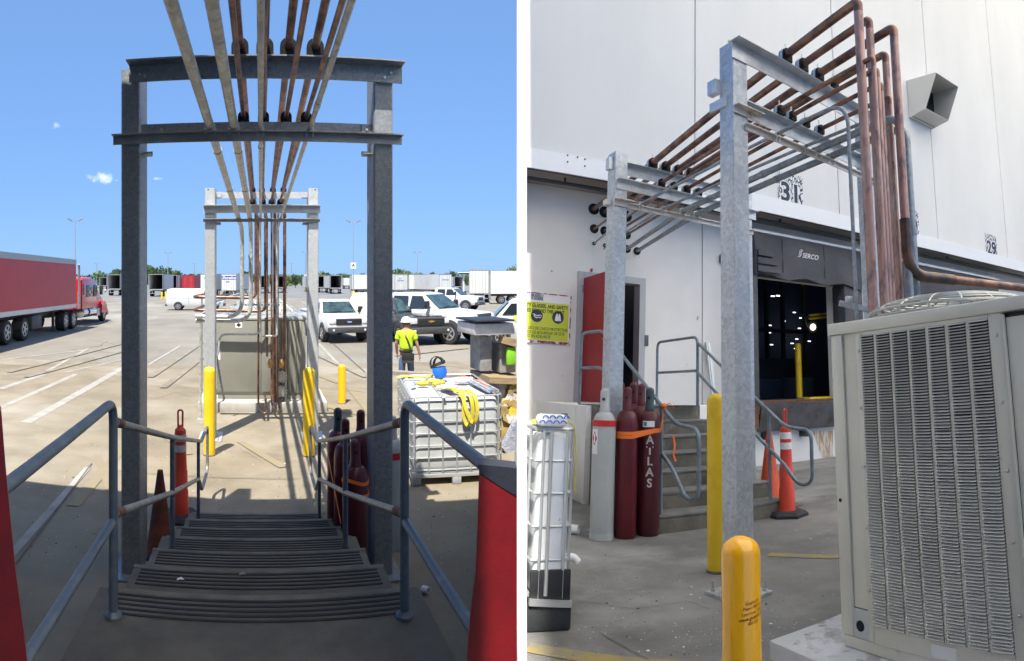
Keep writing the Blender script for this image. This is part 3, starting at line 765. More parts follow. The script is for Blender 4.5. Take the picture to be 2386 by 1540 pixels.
# ------------------------------------------------------------------ green cabinets on their pad
pd = thing('concrete_pad', 'low pale concrete pad under the green cabinets', 'pad', FA, (0, 12.9, 0))
part('slab', MB((0, 12.9, 0)).bbox((pxx(460, 12.9), 12.9, -.05), (pxx(763, 12.9), 24, .2), .02), M_pad, pd)
def condenser(y0, y1, lab, x0, x1, front=True):
    ox = Vector(((x0 + x1) / 2, y0, .2)); zt = 1.95
    t = thing('condenser_cabinet', lab, 'air conditioner', FA, ox)
    part('body', MB(ox).bbox((x0, y0, .32), (x1, y1, zt - .05), .01), M_acg, t)
    part('base_rail', MB(ox).box((x0 + .02, y0 + .02, .205), (x1 - .02, y1 - .02, .318)), M_acg, t)
    part('top_lid', MB(ox).bbox((x0 - .02, y0 - .02, zt - .048), (x1 + .02, y1 + .02, zt), .008), M_actop, t)
    if front:
        xs = [x0 + .02, x0 + (x1 - x0) * .505, x1 - .02]
        part('access_panel', MB(ox).bbox((xs[0], y0 - .014, .36), (xs[1] - .012, y0 - .001, zt - .07), .004), M_acg, t)
        part('access_panel', MB(ox).bbox((xs[1] + .012, y0 - .014, .36), (xs[1] + .30, y0 - .001, zt - .07), .004), M_acg, t)
        for i in range(5):
            xa = xs[1] + .32 + i * .118
            part('corrugation', MB(ox).bbox((xa, y0 - .03, .36), (xa + .07, y0 - .001, zt - .07), .012), M_acg, t)
        for z in (.5, .85, 1.2, 1.55, 1.8):
            for x in (xs[0] + .05, xs[1] - .05):
                part('screw', MB(ox).lathe([(.010, 0), (.006, .006)], (x, y0 - .0145, z), 6, (0, -1, 0)), M_bolt, t)
        px_ = pxx(556, y0); pzc = pz(757, y0)
        dec = part('warning_label', MB(ox).box((px_ - .075, y0 - .0165, pzc - .06), (px_ + .075, y0 - .0145, pzc + .06)), M_paper, t)
        part('diamond_symbol', MB(ox).prism([(px_ - .055, y0 - .0185, pzc), (px_, y0 - .0185, pzc - .045), (px_ + .055, y0 - .0185, pzc), (px_, y0 - .0185, pzc + .045)], (0, .0015, 0)), M_blackprint, dec)
        part('rating_label', MB(ox).box((x0 + .03, y0 - .0165, 1.05), (x0 + .075, y0 - .0145, 1.28)), M_paper, t)
    for yc in ([y0 + (y1 - y0) * .27, y0 + (y1 - y0) * .73]):
        for xc in (x0 + (x1 - x0) * .28, x0 + (x1 - x0) * .72):
            mb = MB(ox)
            for r_, z in ((.42, 0.004), (.42, .1), (.36, .16), (.29, .18), (.22, .19), (.15, .195), (.08, .2)):
                mb.tube([(xc + r_ * math.cos(a), yc + r_ * math.sin(a), zt + z) for a in [6.2832 * k / 20 for k in range(20)]], .008, 4, closed=True)
            for k in range(8):
                a = 6.2832 * k / 8
                mb.tube([(xc + rr * math.cos(a), yc + rr * math.sin(a), zt + zz) for rr, zz in ((.42, .004), (.42, .1), (.36, .165), (.2, .195), (.04, .205))], .008, 4)
            part('fan_guard', mb, M_wire, t)
    return t
XA0, XA1 = pxx(505, ACY), pxx(712, ACY)
condenser(ACY, 17.2, 'front sage green condenser cabinet striped by pipe shadows', XA0, XA1)
condenser(17.6, 21.5, 'rear sage green condenser cabinet half hidden behind the front one', XA0, XA1, False)

# brass valves and a flanged filter drier at the cabinet foot
def valve(px, py, y, lab):
    p = Vector((pxx(px, y), y, pz(py, y))); t = thing('brass_valve', lab, 'valve', FA, p)
    part('valve_body', MB(p).lathe([(.03, -.09), (.042, -.05), (.055, -.02), (.055, .02), (.042, .05), (.03, .09)], p, 10), M_brass, t)
    part('stem', MB(p).lathe([(.02, 0), (.02, .08), (.03, .081), (.03, .1)], p + Vector((0, -.04, 0)), 8, (0, -1, 0)), M_brass, t)
valve(629, 847, 12.62, 'brass valve on the thin copper drop, left of two')
valve(655, 847, 12.72, 'brass valve on the thick right copper drop, right of two')
p = Vector((pxx(657, 12.9), 12.95, pz(915, 12.9)))
fd = thing('filter_drier', 'stacked pair of flanged silver filter shells at the cabinet foot', 'filter', FA, p)
for dz in (.32, .02):
    part('shell', MB(p).lathe([(.09, 0), (.09, .22)], p + Vector((0, .22, dz)), 16, (0, -1, 0)), M_galvF, fd)
    f_ = part('flange', MB(p).lathe([(.115, 0), (.115, .035)], p + Vector((0, -.003, dz)), 18, (0, -1, 0)), M_bolt, fd)
    for k in range(8):
        a = 6.2832 * k / 8
        part('flange_bolt', MB(p).lathe([(.012, 0), (.012, .012)], p + Vector((.095 * math.cos(a), -.039, dz + .095 * math.sin(a))), 6, (0, -1, 0)), M_trim, f_)
part('stand_leg', MB(p).box(p + Vector((.06, .02, -.32)), p + Vector((.10, .06, .3))), M_bolt, fd)

# manifold frame with conduit stubs left of the far rack
mo = Vector((pxx(465, 12.2), 12.2, 0))
mf = thing('pipe_stand', 'slim steel stand holding pipe stubs left of the far rack', 'stand', FA, mo)
part('leg', MB(mo).tube([(pxx(467, 12.2), 12.2, .0), (pxx(467, 12.2), 12.2, pz(745, 12.2))], .022, 8), M_cond, mf)
part('leg', MB(mo).tube([(pxx(470, 14.6), 14.6, .0), (pxx(470, 14.6), 14.6, pz(690, 14.6))], .022, 8), M_cond, mf)
part('foot', MB(mo).box((pxx(467, 12.2) - .06, 12.13, .002), (pxx(467, 12.2) + .1, 12.27, .012)), M_galvF, mf)
part('cross_bar', MB(mo).slab((pxx(467, 12.2), 12.2, pz(735, 12.2)), (pxx(512, 15.5), 15.5, pz(705, 15.5)), (0, 0, 1), .04, .05), M_galvF, mf)
part('cross_bar', MB(mo).slab((pxx(487, 13.1), 13.1, pz(706, 13.1)), (pxx(588, 19.), 19., pz(676, 19.)), (0, 0, 1), .05, .06), M_galvF, mf)
for i in range(7):
    y = 13.4 + i * .85; px = 490 + (i / 6) * 95; py = 699 - i * 4.2
    q = part('manifold_clamp', MB(mo).lathe([(.05, -.06), (.07, -.05), (.07, .05), (.05, .06)], (pxx(px, y), y, pz(py, y)), 10, (1, 0, .1)), M_black, mf)

# ------------------------------------------------------------------ bollards
def bollard(F, p, h, r_, m, lab, group, name='bollard'):
    t = thing(name, lab, 'bollard', F, p, group=group)
    pr = [(r_, 0), (r_, h - r_ * .8)] + [(r_ * math.cos(a), h - r_ * .8 + r_ * .8 * math.sin(a)) for a in [math.pi / 2 * k / 6 for k in range(1, 6)]] + [(.008, h)]
    part('sleeve', MB().lathe(pr, (0, 0, 0), 24), m, t)
    part('footing_ring', MB().lathe([(r_ * 1.08, .0), (r_ * 1.08, .012), (r_ * 1.005, .02)], (0, 0, .001), 24), M_joint, t)
    return t
GB = 'bollards guarding the pipe racks'
bollard(FA, AZ(488, 1060), 1.39, .092, M_yel, 'scuffed yellow bollard left of the stair foot', GB)
bollard(FA, AZ(719.5, 1062), 1.39, .092, M_yel, 'scuffed yellow bollard right of the stair foot, behind the gas cylinders', GB)
bollard(FA, AZ(796.5, 940), .88, .086, M_org, 'short amber bollard standing alone right of the green cabinet', GB)

# ------------------------------------------------------------------ cone, channelizer
def channelizer(F, p, h, lab, sides=8, rz=0):
    t = thing('channelizer_post', lab, 'traffic channelizer', F, p, rz)
    k = h / 1.2
    bs = part('rubber_base', MB().lathe([(.24*k, .0), (.24*k, .03*k), (.20*k, .06*k), (.10*k, .065*k)], (0, 0, .002), sides), M_rubber, t, smooth=False)
    part('tube', MB().lathe([(.10*k, .06*k), (.09*k, .10*k), (.088*k, .30*k), (.082*k, .31*k), (.080*k, .52*k), (.074*k, .53*k), (.066*k, .72*k), (.064*k, .93*k), (.06*k, .97*k), (.03*k, 1.0*k), (.024*k, 1.02*k)], (0, 0, 0), 18), M_tube, t)
    for z0, z1 in ((.735*k, .81*k), (.85*k, .925*k)):
        part('reflective_band', MB().lathe([(.0685*k, z0), (.0665*k, z1)], (0, 0, 0), 18), M_refl if F is FB else M_reflG, t)
    loop = [(.024*k, 0, 1.0*k), (.026*k, 0, 1.15*k)] + [(.026*k * math.cos(a), 0, 1.16*k + .026*k * math.sin(a)) for a in [math.pi * j / 6 for j in range(7)]] + [(-.026*k, 0, 1.15*k), (-.024*k, 0, 1.0*k)]
    part('grab_loop', MB().tube(loop, .011*k, 8), M_tube, t)
    return t
def cone(F, p, h, m, lab, rz=0):
    t = thing('traffic_cone', lab, 'traffic cone', F, p, rz); k = h / .9
    part('base', MB().bbox((-.2*k, -.2*k, .002), (.2*k, .2*k, .035*k), .012), M_rubber if m is M_coneD else m, t)
    part('cone_body', MB().lathe([(.165*k, .036*k), (.15*k, .06*k), (.035*k, .86*k), (.03*k, .9*k), (.022*k, .9*k)], (0, 0, 0), 20), m, t)
    return t
p = AZ(420, 1207); channelizer(FA, p, (1207 - 952) / FPX * math.hypot(p.x, p.y) , 'red orange channelizer post with grey bands left of the stairs', 8, .2)
cone(FA, AZ(373, 1290), .84, M_coneD, 'grimy dark traffic cone tucked between rack post and stairs', .3)

# ------------------------------------------------------------------ gas cylinders
def gas_cylinder(F, p, h, r_, m, mcap, lab, group=None, name='gas_cylinder', neck=True, rz=0):
    t = thing(name, lab, 'gas cylinder', F, p, rz, group)
    hb = h - .25
    pr = [(r_ * .93, 0), (r_, .02), (r_, hb - .14)] + [(r_ * (.42 + .58 * math.cos(a)), hb - .14 + .15 * math.sin(a)) for a in [math.pi / 2 * k / 6 for k in range(1, 7)]]
    pr += [(r_ * .40, hb + .03)]
    part('body', MB().lathe(pr, (0, 0, .002), 24), m, t)
    rc = r_ * .40
    pc = [(rc * 1.12, hb + .005), (rc * 1.12, hb + .05), (rc, hb + .06), (rc, h - rc * .9)] + [(rc * math.cos(a), h - rc * .9 + rc * .9 * math.sin(a)) for a in [math.pi / 2 * k / 5 for k in range(1, 5)]] + [(.006, h)]
    c = part('valve_cap', MB().lathe(pc, (0, 0, .0), 18), mcap, t)
    part('cap_hole', MB().lathe([(.016, 0), (.016, .006)], (0, -rc - .001 + .003, h - .11), 10, (0, -1, 0)), M_dark, c)
    return t
GC = 'gas cylinders by the stairs of the sunlit yard'
ca = gas_cylinder(FA, Vector((pxx(787, 6.4), 6.4, 0)), 1.42, .112, M_cylm, M_cylcap, 'maroon gas cylinder with dark blue green cap nearest the yellow bollard', GC)
cb = gas_cylinder(FA, Vector((pxx(804, 6.02), 6.02, 0)), 1.39, .112, M_cylm, M_cylm, 'maroon gas cylinder leaning in second from the dark capped one', GC)
cc = gas_cylinder(FA, Vector((pxx(838, 6.38), 6.32, 0)), 1.41, .112, M_cylm, M_cylm, 'maroon gas cylinder close behind the right rack post', GC)
cdk = gas_cylinder(FA, Vector((pxx(826, 5.5), 5.46, 0)), 1.33, .118, M_cylmD, M_cylmD, 'near black maroon gas cylinder wrapped twice in orange strap', GC)
cg = gas_cylinder(FA, Vector((pxx(914, 6.2), 6.2, 0)), 1.36, .118, M_cylg, M_cylg, 'pale grey gas cylinder with red band right of the rack post', GC)
part('red_band', MB().lathe([(.1195, .93), (.1195, 1.0)], (0, 0, 0), 24), M_red, cg)
for dz in (.86, .97):
    q = Vector((pxx(826, 5.5), 5.46, dz))
    pts = [q + Vector((.1215 * math.cos(a), .1215 * math.sin(a), .02 * math.sin(a * 2))) for a in [6.2832 * k / 24 for k in range(25)]]
    single('cargo_strap', MB(q).ribbon(pts, .03, (0, 0, 1), .003), M_strap, FA, 'orange strap round the near black cylinder, ' + ('lower of two' if dz < .9 else 'upper of two'), 'strap', loc=q)
a_ = Vector((pxx(787, 6.4) - .115, 6.36, .96)); b_ = Vector((pxx(826, 5.5) - .13, 5.46, .58))
single('cargo_strap', MB(a_).ribbon([a_, lerp(a_, b_, .5), b_], .03, (0, .3, 1), .003), M_strap, FA, 'orange strap slanting down across the maroon cylinders', 'strap', loc=a_)

# small litter
for i, (px, py) in enumerate(((985, 1380),)):
    p = AZ(px, py); single('pipe_offcut', MB().lathe([(.03, 0), (.03, .07), (.024, .07), (.024, .005)], (0, 0, .032), 14, (.5, -.8, .1)), M_paper, FA, 'white plastic pipe offcut lying on the shaded slab right of the stairs', 'pipe offcut', loc=p)
for px, py, m_, lab in ((565, 1340, M_oldwood, 'curled dry leaf on the second grooved tread'), (420, 1352, M_paper, 'scrap of white paper on the upper tread')):
    z = Zl - RIS * 1; p = AZ(px, py, z)
    single('litter', MB().add([(-.02, -.01, .004), (.0, -.014, .012), (.024, 0, .005), (.004, .014, .014), (-.018, .01, .006)], [(0, 1, 3, 4), (1, 2, 3)]), m_, FA, lab, 'litter', loc=p)
lf = AZ(487, 1325, Zl - RIS * 3) if False else AZ(470, 1290, Zl - RIS * 3)
single('dry_leaf', MB().add([(-.04, 0, .004), (0, -.022, .014), (.045, .004, .006), (0, .024, .016)], [(0, 1, 3), (1, 2, 3)]), M_oldwood, FA, 'flat grey leaf on the third tread near the left post', 'leaf', loc=lf)

# grit and small debris on both yards
def grit(name, n, region, F, fn, m, s0, s1):
    mb = MB(); rg = random.Random(len(name) + n)
    for _ in range(n):
        p = fn(rg.uniform(*region[0]), rg.uniform(*region[1])); r_ = rg.uniform(s0, s1) * (2.2 if rg.random() < .04 else 1)
        V = [p + Vector((r_ * rg.uniform(.6, 1.3) * math.cos(a), r_ * rg.uniform(.6, 1.3) * math.sin(a), .004)) for a in [6.2832 * k / 5 for k in range(5)]]
        mb.add(V + [p + Vector((0, 0, .004 + r_ * .7))], [(0, 1, 5), (1, 2, 5), (2, 3, 5), (3, 4, 5), (4, 0, 5)])
    single(name, mb, m, F, kind='stuff', smooth=False)
grit('yard_grit', 420, ((60, 1100), (960, 1330)), FA, AZ, M_joint, .004, .011)
grit('pale_grit', 260, ((60, 1100), (880, 1330)), FA, AZ, M_splash, .004, .010)
grit('apron_grit', 380, ((1330, 1950), (1190, 1530)), FB, BZ, M_joint, .002, .006)
# ------------------------------------------------------------------ intermediate bulk container
def tote(F, p, rz, w, d, h, mbody, lab, nh, nv, ndv, pallet='steel', fluid=False):
    """w along local x (front), d along local y, front face at y=0"""
    t = thing('bulk_tote', lab, 'bulk container', F, p, rz)
    z0 = .16; zt = h - .03; mg = .04 if w > .5 else .022
    bm = bmesh.new(); bmesh.ops.create_cube(bm, size=1)
    for v in bm.verts: v.co = Vector(((v.co.x + .5) * (w - 2 * mg) + mg, (v.co.y + .5) * (d - 2 * mg) + mg, (v.co.z + .5) * (zt - z0 - .02) + z0 + .01))
    bmesh.ops.bevel(bm, geom=bm.edges[:], offset=.075 if w > .5 else .035, segments=4, profile=.5, affect='EDGES')
    bmesh.ops.subdivide_edges(bm, edges=[e for e in bm.edges if e.calc_length() > .3], cuts=6, use_grid_fill=True)
    for v in bm.verts:     # blow moulded ribs
        s_ = .008 * math.sin(v.co.z * 22)
        v.co.x += s_ * (1 if v.co.x > w / 2 else -1) * .6; v.co.y += s_ * (1 if v.co.y > d / 2 else -1)
    part('inner_bottle', MB().bm(bm), mbody, t)
    part('fill_cap', MB().lathe([(.09, 0), (.09, .025), (.075, .035)], (w / 2, d / 2, zt - .012), 20), M_black, t)
    part('top_bar', MB().slab((w * .36, .0, h - .025), (w * .36, d, h - .025), (0, 0, 1), .05, .012), M_cage, t)
    for i in range(nh):
        z = z0 + .04 + (zt - z0 - .02) * i / (nh - 1)
        r_ = .013 if i in (0, nh - 1) else .009
        part('cage_ring', MB().tube(fillet([(0, .02, z), (w, .02, z), (w, d, z), (0, d, z), (0, .1, z), (0, .02, z)][:-1] + [(0, .02, z)], .07, 5), r_, 8, closed=False), M_cage, t)
    def upright(x, y):
        return part('cage_upright', MB().tube([(x, y, z0 + .02), (x, y, zt + .01)], .0105, 8), M_cage, t)
    for i in range(nv): upright(.05 + (w - .1) * i / (nv - 1), .006)
    for i in range(ndv):
        y = .1 + (d - .2) * i / max(ndv - 1, 1); upright(w + .012, y); upright(-.012, y)
    if pallet == 'steel':
        part('pallet_frame', MB().bbox((0, 0, .10), (w, d, .15), .01), M_cage, t)
        for x in (.02, w / 2 - .06, w - .14):
            part('pallet_foot', MB().bbox((x, -.005, .002), (x + .12, .14, .10), .008), M_blockg, t); part('pallet_foot', MB().bbox((x, d - .14, .002), (x + .12, d, .10), .008), M_blockg, t)
    else:
        part('pallet_frame', MB().bbox((-.01, -.01, .002), (w + .01, d, .14), .015), M_rubber, t)
        part('skirt_plate', MB().bbox((.0, -.004, .15), (w, .02, .34), .006), M_black, t)
        part('tray_lip', MB().slab((-.005, -.012, .17), (w + .005, -.012, .15), (0, 0, 1), .03, .035), M_cage, t)
    return t
PL = AR(957, 1140, 8.25); PR = AR(1163, 1160, 7.75)
rzI = R(-8)
ibA = tote(FA, (PL.x, PL.y, 0), rzI, 1.25, 1.95, 1.19, M_ibc, 'milky caged bulk tote heaped with yellow straps in the sunlit yard', 7, 7, 8)
def IA(x, y, z): return Vector((PL.x, PL.y, 0)) + Matrix.Rotation(rzI, 3, 'Z') @ Vector((x, y, z))
HT = 1.185
def top_thing(name, lab, cat, x, y, build):
    base = IA(x, y, HT); t = thing(name, lab, cat, FA, base, rzI); build(t); return t
# yellow sling hanging over the front
pts = []
loops = [[(.62, .5, .02), (.70, .15, .05), (.72, -.02, .02), (.70, -.05, -.25), (.76, -.06, -.42), (.84, -.05, -.25), (.82, -.03, .0), (.74, .2, .06)],
         [(.72, .35, .03), (.82, .1, .06), (.88, -.03, -.02), (.90, -.06, -.22), (.84, -.075, -.38), (.74, -.07, -.2), (.70, -.03, .01), (.6, .3, .05)],
         [(.55, .6, .02), (.62, .2, .07), (.66, .05, .03), (.60, .2, .05), (.5, .5, .03)]]
base = IA(.7, 0, HT)
yt = thing('lifting_sling', 'yellow webbing sling looped over the front edge of the caged tote', 'lifting sling', FA, base, rzI)
off = Vector((.7, 0, 0))
for L_ in loops:
    P = fillet([Vector(p) - off for p in L_], .3, 5)
    ups = [Vector((.9, .25, .25 * math.sin(i * .3))) for i in range(len(P))]
    part('webbing_loop', MB().ribbon(P, .055, ups, .004), M_ystrap, yt)
yb = thing('lifting_sling', 'yellow webbing lying along the far left top edge of the caged tote', 'lifting sling', FA, IA(.2, 1.5, HT), rzI)
part('webbing', MB().ribbon(fillet([(-.25, .1, .02), (-.1, .15, .04), (.1, .05, .03), (.3, .1, .05), (.45, -.2, .03)], .2, 5), .06, (.2, 1, .4), .005), M_ystrap, yb)
gl = thing('work_glove', 'crumpled yellow work gloves on top of the caged tote', 'glove', FA, IA(.42, 1.0, HT), rzI)
for i in range(9):
    a = random.random() * 6.28; q = Vector((.16 * math.cos(a), .12 * math.sin(a), .03))
    part('glove_fold', MB().ball(q, (random.uniform(.05, .1), random.uniform(.03, .06), random.uniform(.025, .045)), 8, 6), M_ystrap, gl)
rp = thing('red_packet', 'red packet in clear film on top of the caged tote', 'packet', FA, IA(.62, .62, HT), rzI)
part('pack', MB().bbox((-.13, -.07, .01), (.13, .07, .06), .02), M_red, rp); part('film', MB().ball((-.04, -.08, .04), (.17, .08, .04), 9, 6), M_clear, rp); part('print_spot', MB().lathe([(.03, 0), (.03, .003)], (.02, 0, .0605), 12), M_paper, rp)
bt = thing('water_bottle', 'clear plastic water bottle lying at the tote corner', 'bottle', FA, IA(.1, .75, HT), rzI)
part('bottle_body', MB().lathe([(.03, 0), (.033, .02), (.033, .13), (.015, .17), (.015, .19)], (0, 0, .035), 12, (.3, 1, 0)), M_clear, bt); part('bottle_label', MB().lathe([(.0338, .05), (.0338, .1)], (0, 0, .035), 12, (.3, 1, 0)), M_blue, bt)
bf = thing('film_bundle', 'crumpled clear plastic film on top of the tote', 'plastic film', FA, IA(.95, 1.0, HT), rzI)
for i in range(6): part('film_fold', MB().ball((random.uniform(-.1, .1), random.uniform(-.15, .15), .04), (random.uniform(.04, .1), .07, .05), 8, 5), M_clear, bf)
fv = thing('face_shield', 'blue face shield with black head straps standing on the tote', 'face shield', FA, IA(.62, 1.35, HT), rzI + .5)
fv.matrix_world = fv.matrix_world @ Matrix.Rotation(-.35, 4, 'X')
part('visor', MB().loft([[(.14 * math.cos(a) * k, -.10 * math.sin(a) * k, z) for a in [math.pi * j / 8 for j in range(9)]] + [(.135 * math.cos(a) * k, -.09 * math.sin(a) * k, z) for a in [math.pi * (8 - j) / 8 for j in range(9)]] for z, k in ((.02, .55), (.05, .8), (.14, .95), (.21, .9))]), M_blue, fv)
part('head_strap', MB().ribbon([(.125 * math.cos(a), .12 * math.sin(a), .26 + .03 * math.cos(a)) for a in [6.2832 * k / 20 for k in range(21)]], .05, (0, 0, 1), .006), M_black, fv)
part('crown_strap', MB().ribbon([(.125 * math.cos(a), .02, .26 + .13 * math.sin(a)) for a in [math.pi * k / 10 for k in range(11)]], .045, (0, 1, 0), .006), M_black, fv)
part('crown_strap', MB().ribbon([(.02, .13 * math.cos(a), .26 + .11 * math.sin(a)) for a in [math.pi * k / 10 for k in range(11)]], .045, (1, 0, 0), .006), M_black, fv)
ob = IA(1.0, .3, HT)
single('orange_strap', MB(ob).ribbon([IA(.98, 1.6, HT + .03), IA(1.06, 1.0, HT + .05), IA(1.15, .35, HT + .04)], .05, (.3, .1, 1), .004), M_strap, FA, 'orange strap running along the right of the tote top', 'strap', loc=ob)
bb = thing('bluegrey_sheet', 'blue and white crumpled sheet on the right tote edge', 'sheet', FA, IA(1.08, .55, HT), rzI)
for i in range(8): part('sheet_fold', MB().slab((-.08 + i * .02, .45, .03 + .02 * (i % 2)), (.02 + i * .018, -.45, .02 + .02 * (i % 3)), (0, 0, 1), .025, .02), M_bluetarp, bb)

# ------------------------------------------------------------------ scrap pile at the right edge of the yard view
YP = 10.2
pk = thing('timber_plank', 'long weathered plank lying behind the caged tote', 'plank', FA, AY(1060, 882, YP))
a_, b_ = AY(915, 868, YP + .5), AY(1125, 880, YP)
part('board', MB(AY(1060, 882, YP)).slab(a_, b_, (0, 0, 1), .18, .07), M_oldwood, pk)
pa = AY(1160, 893, 9.6)
pp = thing('wood_pallet', 'yellowish timber pallet under the grey blocks at the right edge', 'pallet', FA, pa)
pal_l, pal_r = AY(1116, 872, 9.6), AY(1201, 876, 9.6)
part('deck_board', MB(pa).slab(pal_l + Vector((0, 0, -.03)), pal_r + Vector((0, 0, -.03)), (0, 0, 1), .9, .10), M_wood, pp)
for k, x in enumerate((1135, 1168, 1195)):
    q = AY(x, 905, 9.6); part('pallet_stringer', MB(pa).slab(Vector((q.x, 9.2, q.z)), Vector((q.x, 10.0, q.z)), (0, 0, 1), .09, .10), M_wood, pp)
cr = thing('crate_stack', 'stack of tan wrapped insulation beneath the timber pallet', 'stack', FA, AY(1170, 1085, 9.3))
a_, b_ = AY(1158, 925, 9.25), AY(1200, 1130, 9.25)
part('lower_block', MB(AY(1170, 1085, 9.3)).bbox((a_.x, 9.25, 0.004), (b_.x, 10.0, pz(985, 9.25)), .05), M_tan, cr)
part('upper_block', MB(AY(1170, 1085, 9.3)).bbox((a_.x + .05, 9.32, pz(984, 9.25)), (b_.x, 9.95, pz(912, 9.25)), .04), M_bag, cr)
for i in range(10):
    q = AY(random.uniform(1168, 1198), random.uniform(905, 1000), 9.2); part('bag_fold', MB(AY(1170, 1085, 9.3)).prism([q + Vector((random.uniform(.06, .14) * math.cos(a_) , random.uniform(-.02, .02), random.uniform(.05, .12) * math.sin(a_))) for a_ in [6.2832 * kk / 7 for kk in range(7)]], (random.uniform(-.03, .03), .08, random.uniform(-.03, .03))), random.choice((M_ystrap, M_tan, M_tan, M_bag)), cr)
sh = AY(1188, 1040, 9.05)
single('tarp_scrap', MB(sh).prism([AY(1172, 1045, 9.05), AY(1203, 980, 9.05), AY(1204, 1070, 9.05), AY(1190, 1075, 9.05)], (0, .12, .02)), M_bluetarp, FA, 'blue grey striped tarp scrap hanging at the right edge of the yard', 'tarp', loc=sh)
def block(px0, px1, py0, py1, y, d, m, lab, name, cat, c=.02):
    a, b = AY(px0, py1, y), AY(px1, py0, y); q = Vector(((a.x + b.x) / 2, y, a.z))
    return single(name, MB(q).bbox((a.x, y, a.z), (b.x, y + d, b.z), c), m, FA, lab, cat, loc=q)
block(1118, 1146, 783, 866, 9.5, .5, M_blockg, 'rough grey block standing on the pallet, left of two', 'concrete_block', 'block')
block(1164, 1202, 800, 870, 9.5, .5, M_blockg, 'rough grey block on the pallet beneath the lime box, right of two', 'concrete_block', 'block')
block(1106, 1200, 752, 782, 9.3, .9, M_bag, 'grubby white capping slab bridging the two grey blocks', 'capping_slab', 'slab', .02)
block(1107, 1199, 744, 751, 9.2, 1.0, M_navy, 'dark rubber sheet on the white capping slab', 'rubber_sheet', 'sheet', .01)
q = AY(1186, 800, 9.42)
tp = thing('timber_offcut', 'curled tan timber offcut above the lime box', 'timber', FA, q)
part('board', MB(q).slab(AY(1166, 790, 9.42), AY(1203, 800, 9.42), (0, 0, 1), .2, .12), M_wood, tp)
block(1181, 1203, 808, 852, 9.36, .08, M_lime, 'bright lime green box against the right grey block', 'lime_box', 'box', .03)
# ------------------------------------------------------------------ vehicles
def wheel(parent, x, y, r_, w, s, mrim=None):
    t = part('wheel', MB((0, 0, 0)).lathe([(r_ * .62, -w / 2), (r_ * .93, -w / 2), (r_, -w * .3), (r_, w * .3), (r_ * .93, w / 2), (r_ * .62, w / 2)], (x, y, r_ + .004), 22, (1, 0, 0)), M_tyre, parent)
    mb = MB().lathe([(r_ * .60, 0), (r_ * .62, .012), (r_ * .52, .016), (r_ * .50, -.02), (r_ * .18, -.01), (r_ * .16, .02), (r_ * .05, .022)], (x + s * (w / 2 - .012), y, r_ + .004), 18, (s, 0, 0))
    for k in range(5):
        a = 6.2832 * k / 5
        mb.slab((x + s * (w / 2 - .0), y + r_ * .12 * math.cos(a), r_ + r_ * .12 * math.sin(a)), (x + s * (w / 2 - .004), y + r_ * .56 * math.cos(a), r_ + r_ * .56 * math.sin(a)), (s, 0, 0), r_ * .16, .02)
    part('rim', mb, mrim or M_rim, t)
    return t
def section(hw, zb, zt, y, tuck=.06, rnd=.10):
    """closed cross section of a car body at depth y"""
    return [(-hw + tuck, y, zb), (hw - tuck, y, zb), (hw, y, zb + .18), (hw, y, zt - rnd * 1.4), (hw - rnd * .4, y, zt - rnd * .4), (hw - rnd * 1.3, y, zt), (-hw + rnd * 1.3, y, zt), (-hw + rnd * .4, y, zt - rnd * .4), (-hw, y, zt - rnd * 1.4), (-hw, y, zb + .18)]
